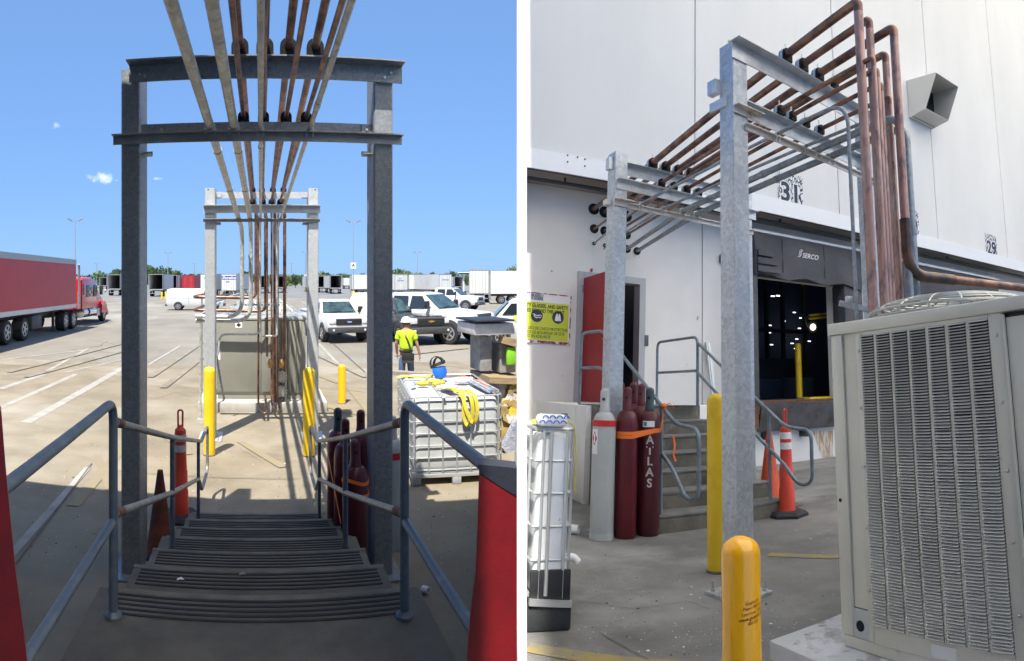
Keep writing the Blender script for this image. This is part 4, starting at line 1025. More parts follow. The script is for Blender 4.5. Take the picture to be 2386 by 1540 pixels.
def pickup(lab, p, rz, paint, cap=False, grille='bars', emblem=None, crew=True, sc=1.0, trimcol=None):
    """front faces local -y; length along +y"""
    t = thing('pickup_truck', lab, 'pickup truck', FA, p, rz)
    if sc != 1: t.matrix_world = t.matrix_world @ Matrix.Scale(sc, 4)
    L_ = 5.7; hw = .99; belt = 1.22
    y1 = 1.55; y2 = 3.75 if crew else 3.1
    part('body', MB().loft([section(hw * .86, .55, 1.05, 0, .05, .1), section(hw * .93, .50, 1.12, .07), section(hw * .985, .48, 1.165, .45), section(hw, .48, 1.20, 1.2), section(hw, .48, 1.235, y1), section(hw, .48, 1.25, y2), section(hw, .5, 1.24, L_ - .1), section(hw * .98, .55, 1.22, L_)]), paint, t)
    part('hood_dome', MB().loft([[(-.62, .2, 1.12), (.62, .2, 1.12), (.58, .2, 1.16), (-.58, .2, 1.16)], [(-.66, 1.3, 1.19), (.66, 1.3, 1.19), (.6, 1.3, 1.255), (-.6, 1.3, 1.255)]]), paint, t)
    # greenhouse
    zr = 1.86
    cabs = [(y1 - .12, .90, belt), (y1 + .62, .74, zr - .05), (y1 + .95, .72, zr), (y2 - .35, .72, zr), (y2 - .12, .74, zr - .06), (y2, .90, belt)]
    def cs(y, w, z): return [(-.90, y, belt - .02), (.90, y, belt - .02), (w + .06, y, belt + (z - belt) * .5 + .0), (w, y, z), (-w, y, z), (-w - .06, y, belt + (z - belt) * .5)]
    part('cab', MB().loft([cs(y, w, max(z, belt + .02)) for y, w, z in cabs]), paint, t)
    ws = part('windscreen', MB().prism([(-.80, y1 - .075, belt + .06), (.80, y1 - .075, belt + .06), (.66, y1 + .565, zr - .09), (-.66, y1 + .565, zr - .09)], (0, -.035, .012)), M_wind, t)
    part('wiper', MB().slab((-.5, y1 - .1, belt + .09), (.1, y1 - .08, belt + .12), (0, 0, 1), .02, .015).slab((.1, y1 - .1, belt + .09), (.65, y1 - .08, belt + .12), (0, 0, 1), .02, .015), M_black, ws)
    for s in (-1, 1):
        for a, b in (((y1 + .3, y1 + 1.12), (y1 + 1.2, y2 - .28)) if crew else ((y1 + .3, y2 - .25),)):
            b0, b1 = max(a, y1 + .18), b
            part('side_window', MB().prism([(s * .905, b0 + (0 if a > y1 + .5 else .0), belt + .05), (s * .905, b1, belt + .05), (s * .775, b1 - .05, zr - .13), (s * .775, b0 + (.32 if a < y1 + .5 else .03), zr - .13)], (s * .012, 0, .004)), M_glass, t)
        m_ = part('side_mirror', MB().bbox((s * 1.0, y1 + .16, belt + .06), (s * 1.24, y1 + .28, belt + .34), .04).slab((s * .9, y1 + .22, belt + .1), (s * 1.05, y1 + .22, belt + .14), (0, 0, 1), .05, .05), M_black if trimcol is None else trimcol, t)
        for yy in ((y1 + .05, y1 + 1.18, y2 - .1) if crew else (y1 + .05, y2 - .1)):
            part('door_seam', MB().box((s * (hw + .001), yy - .006, .62), (s * (hw + .003), yy + .006, belt - .12)), M_trim, t)
        for yy in ((y1 + 1.0, y2 - .3) if crew else (y1 + 1.2,)):
            part('door_handle', MB().bbox((s * (hw + .002), yy - .1, 1.02), (s * (hw + .03), yy + .06, 1.06), .008), M_chrome if paint is M_vwhite else M_trim, t)
        for yy in (.95, 4.45):
            part('wheel_arch', MB().prism([(s * (hw - .02), yy + .50 * math.cos(a), .40 + .50 * math.sin(a)) for a in [math.pi * k / 12 for k in range(13)]] + [(s * (hw - .02), yy - .4, .36), (s * (hw - .02), yy + .4, .36)], (s * .024, 0, 0)), M_trim, t)
            wheel(t, s * (hw - .12), yy, .40, .27, s, M_rim)
        part('headlight', MB().bbox((s * .60, -.035, .86), (s * .90, .10, 1.08), .03), M_lamp, t)
        part('fog_lamp', MB().lathe([(.05, 0), (.05, .02)], (s * .72, -.075, .60), 12, (0, -1, 0)), M_lamp, t)
    part('front_bumper', MB().bbox((-.93, -.09, .46), (.93, .2, .72), .04), M_trim if paint is not M_vred else M_chrome, t)
    g = part('grille', MB().bbox((-.60, -.02, .80), (.60, .06, 1.10), .03), M_trim if grille == 'bars' else M_chrome, t)
    for k in range(4):
        part('grille_bar', MB().bbox((-.57, -.034, .83 + k * .065), (.57, -.021, .855 + k * .065), .004), M_black, g)
    if emblem == 'oval':
        part('oval_badge', MB().add([(.15 * math.cos(a), -.05, .95 + .062 * math.sin(a)) for a in [6.2832 * k / 20 for k in range(20)]] + [(.15 * math.cos(a), -.036, .95 + .062 * math.sin(a)) for a in [6.2832 * k / 20 for k in range(20)]], [tuple(range(20))] + [(i, (i+1) % 20, 20 + (i+1) % 20, 20 + i) for i in range(20)]), M_chrome, g)
        part('oval_badge_face', MB().add([(.13 * math.cos(a), -.053, .95 + .05 * math.sin(a)) for a in [6.2832 * k / 20 for k in range(20)]], [tuple(range(20))]), M_navyprint, g)
        part('badge_script', MB().add(*text_mb('Ford', .09, (0, -.054, .95), (1, 0, 0), (0, 0, 1), .002, .01, .3)), M_whiteprint, g)
    elif emblem == 'bow':
        part('bow_badge', MB().prism([(-.14, -.05, .93), (-.05, -.05, .93), (-.06, -.05, .905), (.045, -.05, .905), (.055, -.05, .93), (.14, -.05, .93), (.155, -.05, .97), (.06, -.05, .97), (.065, -.05, .995), (-.04, -.05, .995), (-.05, -.05, .97), (-.125, -.05, .97)], (0, .014, 0)), M_gold, g)
    part('number_plate', MB().bbox((-.16, -.105, .53), (.16, -.092, .66), .004), M_trim, t)
    if cap:
        part('bed_cap', MB().loft([[(-.93, y2 + .04, 1.23), (.93, y2 + .04, 1.23), (.74, y2 + .12, 1.84), (-.74, y2 + .12, 1.84)], [(-.95, L_ - .05, 1.23), (.95, L_ - .05, 1.23), (.76, L_ - .3, 1.82), (-.76, L_ - .3, 1.82)]]), paint, t)
        for s in (-1, 1): part('roof_rack_rail', MB().tube([(s * .6, y1 + 1.1, 1.9), (s * .6, L_ - .4, 1.9)], .02, 6), M_trim, t)
    else:
        part('bed_well', MB().box((-.82, y2 + .08, 1.2505), (.82, L_ - .12, 1.254)), M_black, t)
        part('bed_rail', MB().bbox((-.99, y2 + .03, 1.245), (-.84, L_ - .02, 1.32), .02).bbox((.84, y2 + .03, 1.245), (.99, L_ - .02, 1.32), .02).bbox((-.84, L_ - .1, 1.245), (.84, L_ - .02, 1.32), .02), paint, t)
    return t
def gpos(px, py): return AZ(px, py)
p = gpos(813, 800); pickup('white pickup with black grille and blue oval badge parked left of the rack post', p, R(9), M_vwhite, emblem='oval', sc=1.0)
p = gpos(1004, 805); pickup('dark grey pickup with gold cross badge behind the man in lime', p, R(10), M_vgrey, emblem='bow', crew=False, sc=1.08)
p = gpos(1128, 800); pickup('white crew cab pickup with bed cap parked beside the dark grey pickup', p, R(44), M_vwhite, cap=True, sc=1.2)
p = gpos(1120, 724); pickup('white pickup far back, mostly hidden by the white bundle', p, R(50), M_vwhite, sc=1.15)

def cargo_van(lab, p, rz):
    t = thing('cargo_van', lab, 'van', FA, p, rz)
    hw = .98; P = [(0, .72, 1.0), (.10, .55, 1.08), (.75, .5, 1.2), (1.25, .48, 1.75), (1.6, .46, 1.98), (2.4, .46, 2.05), (5.0, .48, 2.05), (5.35, .5, 1.95), (5.42, .55, 1.6)]
    part('body', MB().loft([section(hw * (.9 if y < .05 else .97 if y < .5 else 1), zb, zt, y, .05, .12) for y, zb, zt in P]), M_vwhite, t)
    for s in (-1, 1):
        part('side_window', MB().prism([(s * .992, 1.02, 1.32), (s * .992, 1.85, 1.32), (s * .97, 1.85, 1.8), (s * .97, 1.4, 1.8)], (s * .012, 0, 0)), M_glass, t)
        for yy in (2.0, 3.3): part('door_seam', MB().box((s * (hw + .001), yy - .008, .6), (s * (hw + .004), yy + .008, 1.85)), M_trim, t)
        part('waist_rib', MB().bbox((s * (hw + .001), .8, 1.12), (s * (hw + .012), 5.2, 1.16), .004), M_vwhite, t)
        for yy in (.95, 4.3): 
            part('wheel_arch', MB().prism([(s * (hw - .02), yy + .44 * math.cos(a), .38 + .44 * math.sin(a)) for a in [math.pi * k / 10 for k in range(11)]], (s * .024, 0, 0)), M_trim, t)
            wheel(t, s * (hw - .1), yy, .37, .24, s)
        part('tail_light', MB().bbox((s * .86, 5.38, .9), (s * .97, 5.44, 1.35), .01), M_red, t)
        part('headlight', MB().bbox((s * .6, -.03, .78), (s * .88, .06, .95), .02), M_lamp, t)
    part('windscreen', MB().prism([(-.8, .72, 1.25), (.8, .72, 1.25), (.72, 1.32, 1.85), (-.72, 1.32, 1.85)], (0, -.03, .02)), M_wind, t)
    part('rear_bumper', MB().bbox((-.95, 5.38, .42), (.95, 5.55, .6), .03), M_trim, t); part('front_bumper', MB().bbox((-.93, -.08, .42), (.93, .1, .62), .03), M_trim, t)
    return t
pv = AZ(396, 722); cargo_van('white windowless cargo van passing behind the far rack', pv + Vector((5.2, 0, 0)), R(-90 + 180))

def trailer(name, lab, p, rz, side, W_=2.55, H_=4.0, L_=13.6, open_rear=True, rear_door=True, txt=None, group='trailers parked along the far yard', nose=None, roofm=None, skirt=False):
    """rear faces local -y"""
    t = thing(name, lab, 'trailer', FA, p, rz, group)
    zb = 1.22; th = .06
    for s in (-1, 1): part('side_wall', MB().box((s * (W_/2 - th), 0.0, zb), (s * W_/2, L_, H_ - .03)), side, t)
    part('roof', MB().box((-W_/2 - .01, -.01, H_ - .029), (W_/2 + .01, L_ + .01, H_)), roofm or M_alum, t)
    part('floor', MB().box((-W_/2 + th + .002, .02, zb), (W_/2 - th - .002, L_ - .07, zb + .08)), M_traild, t)
    part('front_wall', MB().box((-W_/2 + th + .002, L_ - .06, zb), (W_/2 - th - .002, L_ - .002, H_ - .032)), side if not open_rear else M_traild, t)
    if open_rear:
        part('lining', MB().box((-W_/2 + th + .003, .1, zb + .082), (-W_/2 + th + .015, L_ - .1, H_ - .04)).box((W_/2 - th - .015, .1, zb + .082), (W_/2 - th - .003, L_ - .1, H_ - .04)).box((-W_/2 + th + .02, .1, H_ - .06), (W_/2 - th - .02, L_ - .1, H_ - .035)), M_lining, t)
        for s in (-1, 1): part('open_door', MB().box((s * (W_/2 + .03), .05, zb + .02), (s * (W_/2 + .07), 1.22, H_ - .06)), M_alum, t)
    elif rear_door:
        for s in (-1, 1):
            d_ = part('rear_door', MB().box((s * .01, -.03, zb + .03), (s * (W_/2 - .03), .03, H_ - .06)), side, t)
            for xx in (.45, .8): part('lock_rod', MB().tube([(s * xx, -.045, zb + .06), (s * xx, -.045, H_ - .1)], .018, 6), M_alum, d_)
    f_ = part('rear_frame', MB().box((-W_/2 - .02, -.06, H_ - .11), (W_/2 + .02, -.0, H_ + .005)).box((-W_/2 - .02, -.06, zb - .1), (W_/2 + .02, -.0, zb + .02)).box((-W_/2 - .02, -.06, zb + .02), (-W_/2 + .06, -.0, H_ - .16)).box((W_/2 - .06, -.06, zb + .02), (W_/2 + .02, -.0, H_ - .16)), M_alum if side is M_trw else M_trred, t)
    part('bumper_guard', MB().box((-1.1, -.02, .5), (1.1, .06, .6)).box((-.7, .0, .6), (-.6, .05, zb - .1)).box((.6, .0, .6), (.7, .05, zb - .1)), M_alum, t)
    part('chassis', MB().box((-.6, .1, zb - .28), (.6, L_ - .3, zb - .005)), M_trim, t)
    for yy in (1.3, 2.6):
        for s in (-1, 1): wheel(t, s * (W_/2 - .3), yy, .5, .5, s, M_rimd)
    for s in (-1, 1): part('landing_leg', MB().box((s * .7, L_ - 2.6, .004), (s * .82, L_ - 2.45, zb - .005)), M_trim, t)
    if txt:
        for (s_, size, x, z, m_, kw) in txt:
            part('lettering', MB().add(*text_mb(s_, size, (x, -.05, z), (1, 0, 0), (0, 0, 1), .004, **kw)), m_, t)
    return t
def at_far(px, dist): 
    d = ray_a(px, 655); return Vector((d.x * dist, d.y * dist, 0))
SH = [('Shoreline', .62, 0, 3.30, M_whiteprint, dict(bold=.02, shear=.35)), ('2371', .36, -.1, 2.62, M_blackprint, dict(bold=.01))]
far = [  # left px, right px, distance, kind
    (231, 249, 118, 'open', 'left of three'), (249, 281, 112, 'open', ''), (346, 380, 112, 'open', ''), (383, 412, 112, 'open', '')]
place_word = {0: 'open dark trailer behind the red tractor cab, leftmost of the far row', 1: 'open grey trailer just left of the near left rack post', 2: 'open trailer just right of the near left rack post', 3: 'open trailer beside the red trailer in the far row'}
def rear_at(px0, px1, rz_extra=0, **kw):
    """rear end spanning px0..px1 at true trailer width"""
    dist = 2.6 / ((px1 - px0) / FPX); c = (px0 + px1) / 2
    p_ = at_far(c, dist); rz_ = -((c - 603) / FPX) + rz_extra
    return p_, rz_
def far_trailer(px0, px1, lab, side=None, open_rear=True, rz_extra=0, txt=None, L_=13.6, name='box_trailer', H_=4.0):
    p_, rz_ = rear_at(px0, px1)
    if open_rear: rz_ = 0      # parked square to the yard
    return trailer(name, lab, p_, rz_ + (rz_extra if not open_rear else 0), side or M_trw, H_=H_, open_rear=open_rear, txt=txt, L_=L_)
for k, (a, b, d_, kd, w_) in enumerate(far): far_trailer(a, b, place_word[k])
rd = far_trailer(424, 452, 'red trailer with a red loading bay end beside the white far trailers', M_trred, False, R(-14))
far_trailer(466, 500, 'white trailer left of the one with the blue Shoreline panel', M_trw, False, R(-16), [('Ben', .42, -.3, 3.3, M_navyprint, dict(bold=.01, shear=.3))], H_=4.05)
sl = far_trailer(515, 551, 'white trailer with a blue Shoreline panel and number 2371', M_trw, False, R(-14), SH)
part('name_panel', MB().box((-1.2, -.045, 3.0), (1.2, -.037, 3.62)), M_navyprint, sl)
part('lettering', MB().add(*text_mb('1', .22, (.75, -.05, 3.76), (1, 0, 0), (0, 0, 1), .004)), M_blackprint, sl)
far_trailer(600, 627, 'open black trailer seen between the copper drops, left of two'); far_trailer(638, 664, 'open black trailer seen between the copper drops, right of two')
far_trailer(668, 679, 'small distant open trailer left of the bright rack post')
far_trailer(713, 737, 'white trailer showing its left side next to the bright rack post', M_trw, True, R(14))
far_trailer(741, 766, 'open dark trailer right of the bright rack post'); far_trailer(769, 797, 'open trailer with a pale lining left of the lettered pole')
far_trailer(800, 817, 'closed narrow trailer beside the yellow pole base', M_trw, False, R(6))
far_trailer(917, 951, 'white trailer numbered 910 at the near right rack post', M_trw, False, R(30), [('910', .34, -.2, 3.2, M_navyprint, dict(bold=.01)), ('Shoreline', .34, -.1, 2.85, M_navyprint, dict(shear=.3))])
far_trailer(1020, 1054, 'white trailer lettered Shoreline without number, right of trailer 910', M_trw, False, R(30), [('Shoreline', .36, 0, 3.0, M_navyprint, dict(shear=.3))])
far_trailer(1058, 1080, 'open dark trailer with a red edge at the right end of the far row')
far_trailer(1092, 1140, 'big white trailer end standing left of the white side at the right edge', M_trw, False, 0, H_=4.2)
# long sides seen between
def side_trailer(pxa, pxb, dist, lab):
    a, b = at_far(pxa, dist), at_far(pxb, dist + 1.5); d_ = (b - a); n_ = Vector((-d_.y, d_.x, 0)).normalized()
    return trailer('box_trailer', lab, a + n_ * 1.3, math.atan2(d_.y, d_.x) - math.pi / 2, M_trw, L_=d_.length, open_rear=False)
side_trailer(820, 914, 116, 'long white trailer seen side on behind the near right rack post')
side_trailer(953, 1018, 118, 'long white trailer seen side on between the two Shoreline ends')

side_trailer(1143, 1330, 74, 'white trailer side at the right edge of the yard view')
vp = AR(1113, 655, 27.0); vn = cargo_van('white van with a round lime sticker behind the grey block stack', Vector((vp.x, vp.y, 0)), R(-110))
part('lime_sticker', MB().lathe([(.22, 0), (.22, .012)], (.985, 1.72, 1.22), 20, (1, 0, 0)), M_signy, vn)
# ------------------------------------------------------------------ red tractor and trailer on the left
XT = -10.42; HT_ = 3.98
tr = trailer('red_trailer', 'big red box trailer with white roof band at the left edge', (XT - 1.3, 18.0, 0), 0, M_trred, W_=2.6, H_=HT_, L_=16.2, open_rear=False, group=None, roofm=M_alum)
part('roof_band', MB().box((1.302, .02, 3.70), (1.325, 16.2, 3.97)), M_alum, tr)
part('bottom_band', MB().box((1.302, .02, 1.23), (1.322, 16.2, 1.44)), M_trw, tr)
part('mud_flap', MB().box((.7, 14.9, .3), (1.25, 14.93, 1.1)), M_black, tr)
for yy in (6.3, 8.3):
    for s in (-1, 1): wheel(tr, s * 1.02, yy, .54, .5, s, M_rim)
part('side_box', MB().bbox((.8, 9.2, .45), (1.28, 10.5, 1.1), .03), M_trim, tr)
tx = XT - 1.25
tc_ = thing('tractor_unit', 'red sleeper cab tractor pulling the big red trailer', 'truck', FA, (tx, 31.5, 0))
o_ = Vector((0, 0, 0))
part('chassis', MB().box((-.5, 0, .75), (.5, 11.0, 1.05)), M_trim, tc_)
yC = 4.4
part('sleeper', MB().loft([section(1.12, 1.05, 2.85, yC, .02, .12), section(1.14, 1.05, 2.95, yC + .3, .02, .12), section(1.14, 1.05, 3.0, yC + 2.2, .02, .15), section(1.1, 1.05, 2.95, yC + 2.5, .02, .15)]), M_vred, tc_)
part('cab', MB().loft([section(1.1, .95, 2.93, yC + 2.5, .02, .15), section(1.08, .95, 2.82, yC + 3.3, .02, .15), section(1.05, .95, 2.6, yC + 3.7, .02, .15), section(1.02, .95, 1.95, yC + 4.4, .02, .12)]), M_vred, tc_)
part('bonnet', MB().loft([section(.98, .8, 1.95, yC + 4.38, .02, .15), section(.95, .75, 1.8, yC + 5.4, .05, .2), section(.85, .7, 1.5, yC + 6.3, .05, .2), section(.75, .7, 1.2, yC + 6.6, .05, .2)]), M_vred, tc_)
part('front_fender', MB().prism([(.70, yC + 5.2 + .78 * math.cos(a), .62 + .78 * math.sin(a)) for a in [math.pi * k / 10 for k in range(11)]], (.5, 0, 0)), M_vred, tc_)
for (a, b, z0, z1, nm) in ((yC + .15, yC + .45, 1.9, 2.55, 'sleeper_window'), (yC + .85, yC + 2.2, 1.75, 2.5, 'sleeper_window'), (yC + 2.65, yC + 3.5, 1.75, 2.5, 'door_window')):
    part(nm, MB().bbox((1.135, a, z0), (1.158, b, z1), .02), M_glass, tc_)
part('windscreen', MB().prism([(-.9, yC + 3.78, 2.55), (.9, yC + 3.78, 2.55), (.9, yC + 4.36, 2.02), (-.9, yC + 4.36, 2.02)], (0, .03, .02)), M_wind, tc_)
part('fuel_tank', MB().lathe([(.30, 0), (.33, .03), (.33, 1.5), (.30, 1.53)], (.80, yC + 1.9, .78), 18, (0, 1, 0)), M_chrome, tc_)
part('fuel_tank', MB().lathe([(.30, 0), (.33, .03), (.33, .9), (.30, .93)], (.80, yC + .5, .80), 18, (0, 1, 0)), M_chrome, tc_)
part('step_box', MB().bbox((.6, yC + 3.5, .45), (1.12, yC + 4.3, .95), .03), M_rim, tc_)
part('exhaust_stack', MB().tube([(1.0, yC - .25, 1.1), (1.0, yC - .25, 2.1)], .10, 12).tube([(1.0, yC - .25, 2.1), (1.0, yC - .25, 3.5), (1.05, yC - .45, 3.75)], .065, 12), M_rimd, tc_)
part('air_hose', MB().tube(fillet([(.4, yC, 2.2), (.5, yC - .6, 1.5), (.3, yC - 1.6, 1.25)], .4, 6), .03, 6), M_black, tc_)
part('mirror', MB().bbox((1.2, yC + 3.75, 1.85), (1.42, yC + 3.85, 2.45), .03).tube([(1.05, yC + 3.6, 2.3), (1.3, yC + 3.8, 2.3)], .02, 6), M_black, tc_)
part('fender_mirror', MB().tube([(.85, yC + 5.6, 1.5), (1.1, yC + 5.7, 2.05)], .015, 6).ball((1.12, yC + 5.7, 2.08), .1, 8, 6), M_rim, tc_)
part('door_lettering', MB().add(*text_mb('Bulldog', .3, (1.145, yC + 3.0, 1.5), (0, 1, 0), (0, 0, 1), .004, .0, .3)) if False else MB().box((1.138, yC + 2.62, 1.2), (1.142, yC + 2.635, 2.5)), M_trim, tc_)
for yy in (.9, 2.35):
    for s in (-1, 1): wheel(tc_, s * .98, yy, .54, .5, s, M_rim)
for s in (-1, 1): wheel(tc_, s * 1.0, yC + 5.2, .54, .34, s, M_rim)
part('front_bumper', MB().bbox((-1.1, yC + 6.3, .35), (1.1, yC + 6.75, .75), .08), M_vred, tc_)

# ------------------------------------------------------------------ light poles, small posts
def light_pole(px, top, h, lab, letter=None):
    dist = (h - EYE) / ((655 - top) / FPX); p_ = at_far(px, dist)
    t = thing('light_pole', lab, 'light pole', FA, p_, -((px - 603) / FPX), 'floodlight poles over the trailer yard')
    r0 = max(.09, dist * .00075)
    part('mast', MB().tube([(0, 0, 0), (0, 0, h * .5), (0, 0, h - .25)], [r0, r0 * .8, r0 * .55], 8), M_pole, t)
    part('base', MB().lathe([(.3, 0), (.3, .9), (.26, .95)], (0, 0, .004), 14), M_yel if letter else M_pad, t)
    part('bracket', MB().slab((-.75, 0, h - .35), (0, 0, h - .6), (0, 0, 1), .09, .09).slab((.75, 0, h - .35), (0, 0, h - .6), (0, 0, 1), .09, .09), M_pole, t)
    for s in (-1, 1): part('floodlight', MB().slab((s * .55, -.15, h - .32), (s * 1.2, -.2, h + .02), (0, -.4, 1), .5, .16), M_rim, t)
    if letter:
        zc = h * .41 if letter == 'A' else 4.4
        sg = part('letter_board', MB().box((-.45, -r0 - .05, zc - .5), (.45, -r0 - .02, zc + .5)), M_whiteprint, t)
        part('letter', MB().add(*text_mb(letter, .85, (0, -r0 - .055, zc), (1, 0, 0), (0, 0, 1), .004, .03)), M_blackprint, sg)
    return t
light_pole(175, 509, 12.7, 'tall floodlight pole rising behind the red trailer')
light_pole(225, 613, 12.7, 'distant floodlight pole behind the red tractor cab')
light_pole(391, 587, 12.7, 'floodlight pole with a lettered board right of the near left post', 'C')
light_pole(453, 613, 12.7, 'distant floodlight pole left of the bright rack post')
light_pole(679, 613, 12.7, 'distant floodlight pole between the copper drops and right bright post')
light_pole(711, 586, 12.7, 'floodlight pole with lettered board touching the right bright post', 'G')
light_pole(823, 513, 13.2, 'tall floodlight pole with the letter A board', 'A')
light_pole(972, 586, 12.7, 'floodlight pole behind trailer 910')
for px, lab in ((377, 'short yellow guard post left of a pair, before the far trailers'), (386, 'short yellow guard post right of a pair, before the far trailers')):
    bollard(FA, at_far(px, 92), 1.15, .14, M_yel, lab, 'yellow guard posts by the far trailers', 'guard_post')
hy = at_far(394, 90); hd = thing('fire_hydrant', 'small white hydrant by the pair of yellow guard posts', 'hydrant', FA, hy)
part('barrel', MB().lathe([(.18, 0), (.18, .06), (.12, .08), (.12, .6), (.15, .62), (.12, .75), (.03, .85)], (0, 0, .004), 12), M_paper, hd); part('nozzle', MB().lathe([(.07, 0), (.07, .2)], (0, 0, .45), 10, (1, 0, 0)).lathe([(.07, 0), (.07, .2)], (0, 0, .45), 10, (-1, 0, 0)), M_paper, hd)
cnp = at_far(1150, 160)
cn = thing('carport_roof', 'low dark flat roof beyond the white cartons at the right', 'roof', FA, cnp, -.38)
part('roof_deck', MB().bbox((-9, 0, 4.6), (8, 9, 5.2), .1), M_trim, cn); part('roof_edge', MB().box((-9.2, -.15, 4.9), (8.2, -.01, 5.1)), M_fascia, cn)
for x in (-8, 0, 7): part('column', MB().box((x, 1, 0), (x + .3, 1.3, 4.595)), M_fascia, cn)

# ------------------------------------------------------------------ trees along the horizon
def crown_mesh(seed, w, h, n, m):
    rg = random.Random(seed); mb = MB(); lobes = [(Vector((rg.uniform(-.3, .3) * w, rg.uniform(-.3, .3) * w, h * rg.uniform(.35, .8))), rg.uniform(.22, .36) * w) for _ in range(9)]
    for i in range(n):
        c, r_ = lobes[rg.randrange(len(lobes))]
        d = Vector((rg.gauss(0, 1), rg.gauss(0, 1), rg.gauss(0, 1))).normalized() * r_ * rg.uniform(.55, 1.05)
        p_ = c + Vector((d.x, d.y, d.z * .8)); s_ = w * rg.uniform(.03, .07)
        a = Vector((rg.gauss(0, 1), rg.gauss(0, 1), rg.gauss(0, .6))).normalized(); b = a.orthogonal().normalized()
        b = Matrix.Rotation(rg.random() * 6.28, 3, a) @ b; e = a.cross(b)
        mb.add([p_ - b * s_, p_ + e * s_ * .7, p_ + b * s_, p_ - e * s_ * .7], [(0, 1, 2, 3)])
    return mb.mesh('crown', m, False)
protos = []
for sd in range(3):
    for m_ in (M_leafd, M_leafm, M_leafo):
        cm = crown_mesh(sd, 1.0, 1.0, 900, m_)
        tkm = MB().tube([(0, 0, -.02), (.01, 0, .25), (-.01, .01, .5)], [.035, .028, .015], 7).tube([(0, 0, .22), (.14, .05, .5)], [.02, .008], 5).tube([(0, 0, .25), (-.15, -.04, .55)], [.02, .008], 5).mesh('trunk', M_bark)
        protos.append((cm, tkm))
kinds = ['dark green', 'mid green', 'olive']
def tree(px, top, wpx, dist, k, lab):
    h = EYE + (655 - top) * 1.22 / FPX * dist; w = wpx / FPX * dist
    p_ = at_far(px, dist); cm, tkm = protos[random.randrange(3) * 3 + k]
    t = thing('tree', lab, 'tree', FA, p_, random.random() * 6.28, 'trees along the horizon')
    t.matrix_world = t.matrix_world @ Matrix.Diagonal((w, w, h, 1))
    part('crown', cm, None, t); part('trunk', tkm, None, t)
    return t
TL = [(262, 638, 26, 'behind the red tractor, leftmost'), (277, 630, 26, 'touching the near left post from the left'), (240, 641, 24, 'above the red tractor roof'),
      (350, 622, 32, 'tallest, right of the near left post'), (370, 623, 34, 'rounded, second right of the near left post'), (392, 628, 28, 'behind the lettered pole on the left'), (408, 634, 26, 'falling slope right of the lettered pole'), (425, 638, 26, 'above the red far trailer'), (441, 640, 24, 'above the gap before the white far trailers'), (458, 640, 22, 'behind the first white far trailer'), (475, 642, 20, 'left of the bright rack post'),
      (548, 640, 20, 'beside the blue panel trailer'), (563, 641, 22, 'behind the left conduit drop'), (580, 642, 20, 'behind the second conduit drop'), (625, 642, 22, 'behind the copper drops'), (650, 641, 22, 'right of the copper drops'), (668, 640, 20, 'above the small distant trailer'), (688, 641, 22, 'left of the right bright post'), (706, 642, 18, 'touching the right bright post'),
      (750, 640, 26, 'right of the bright post, spreading'), (768, 641, 22, 'above the pale lined trailer'), (795, 638, 24, 'rounded, left of the A pole'), (812, 642, 18, 'at the foot of the A pole'), (838, 639, 24, 'right of the A pole'),
      (930, 630, 30, 'dense, right of the near right post'), (955, 634, 26, 'loose, above trailer 910'), (985, 640, 22, 'right of the pole behind 910'), (1005, 637, 18, 'pointed, above the long white side'), (1035, 638, 26, 'above the plain Shoreline trailer'), (1060, 635, 26, 'above the open trailer with red edge'), (1080, 641, 22, 'left of the flat roof'), (1150, 632, 34, 'behind the flat roof'), (1175, 634, 34, 'over the right carton'), (1198, 620, 34, 'bright crown at the right edge')]
for i, (px, top, w_, wh) in enumerate(TL):
    k = 2 if px > 1190 else (0 if i % 3 else 1); 
    if px in (955, 750, 668): k = 2
    tree(px, top, w_ * 1.15, random.uniform(225, 300) if px != 1198 else 130, k, '%s tree on the horizon, %s' % (kinds[k], wh))
wd = MB()
rg = random.Random(5)
for i in range(5200):
    px = rg.uniform(150, 1230); dist = rg.uniform(330, 420); hh = (3.2 + 1.9 * math.sin(px * .035) + 1.2 * math.sin(px * .11 + 1)) + 2.2
    p_ = at_far(px, dist); z = rg.uniform(.0, 1) ** .7 * hh; s_ = rg.uniform(.5, 1.2)
    a = Vector((rg.gauss(0, 1), rg.gauss(0, 1), rg.gauss(0, .7))).normalized(); b = a.orthogonal().normalized(); e = a.cross(b)
    c = Vector((p_.x, p_.y, z)); wd.add([c - b * s_, c + e * s_, c + b * s_, c - e * s_], [(0, 1, 2, 3)])
single('distant_wood', wd, M_leafm, FA, kind='stuff', smooth=False)

# ------------------------------------------------------------------ the man in the lime shirt
def skin_body(name, verts, edges, rad, m, parent, sub=2):
    me = bpy.data.meshes.new(name); me.from_pydata(verts, edges, [])
    ob = bpy.data.objects.new(name, me); COL.objects.link(ob)
    md = ob.modifiers.new('skin', 'SKIN'); md.use_smooth_shade = True
    for i, r_ in enumerate(rad):
        sv = me.skin_vertices[0].data[i]; sv.radius = r_ if isinstance(r_, tuple) else (r_, r_); sv.use_root = (i == 0)
    sb = ob.modifiers.new('sub', 'SUBSURF'); sb.levels = sub; sb.render_levels = sub
    dg = bpy.context.evaluated_depsgraph_get(); dg.update()
    nm = bpy.data.meshes.new_from_object(ob.evaluated_get(dg)); nm.name = name
    bpy.data.objects.remove(ob); nm.materials.clear(); nm.materials.append(m)
    return part(name, nm, None, parent)
hp = at_far(946, 15.6)
man = thing('person', 'man in lime hi vis shirt and white hard hat walking away with a dark satchel', 'person', FA, hp, -.26)
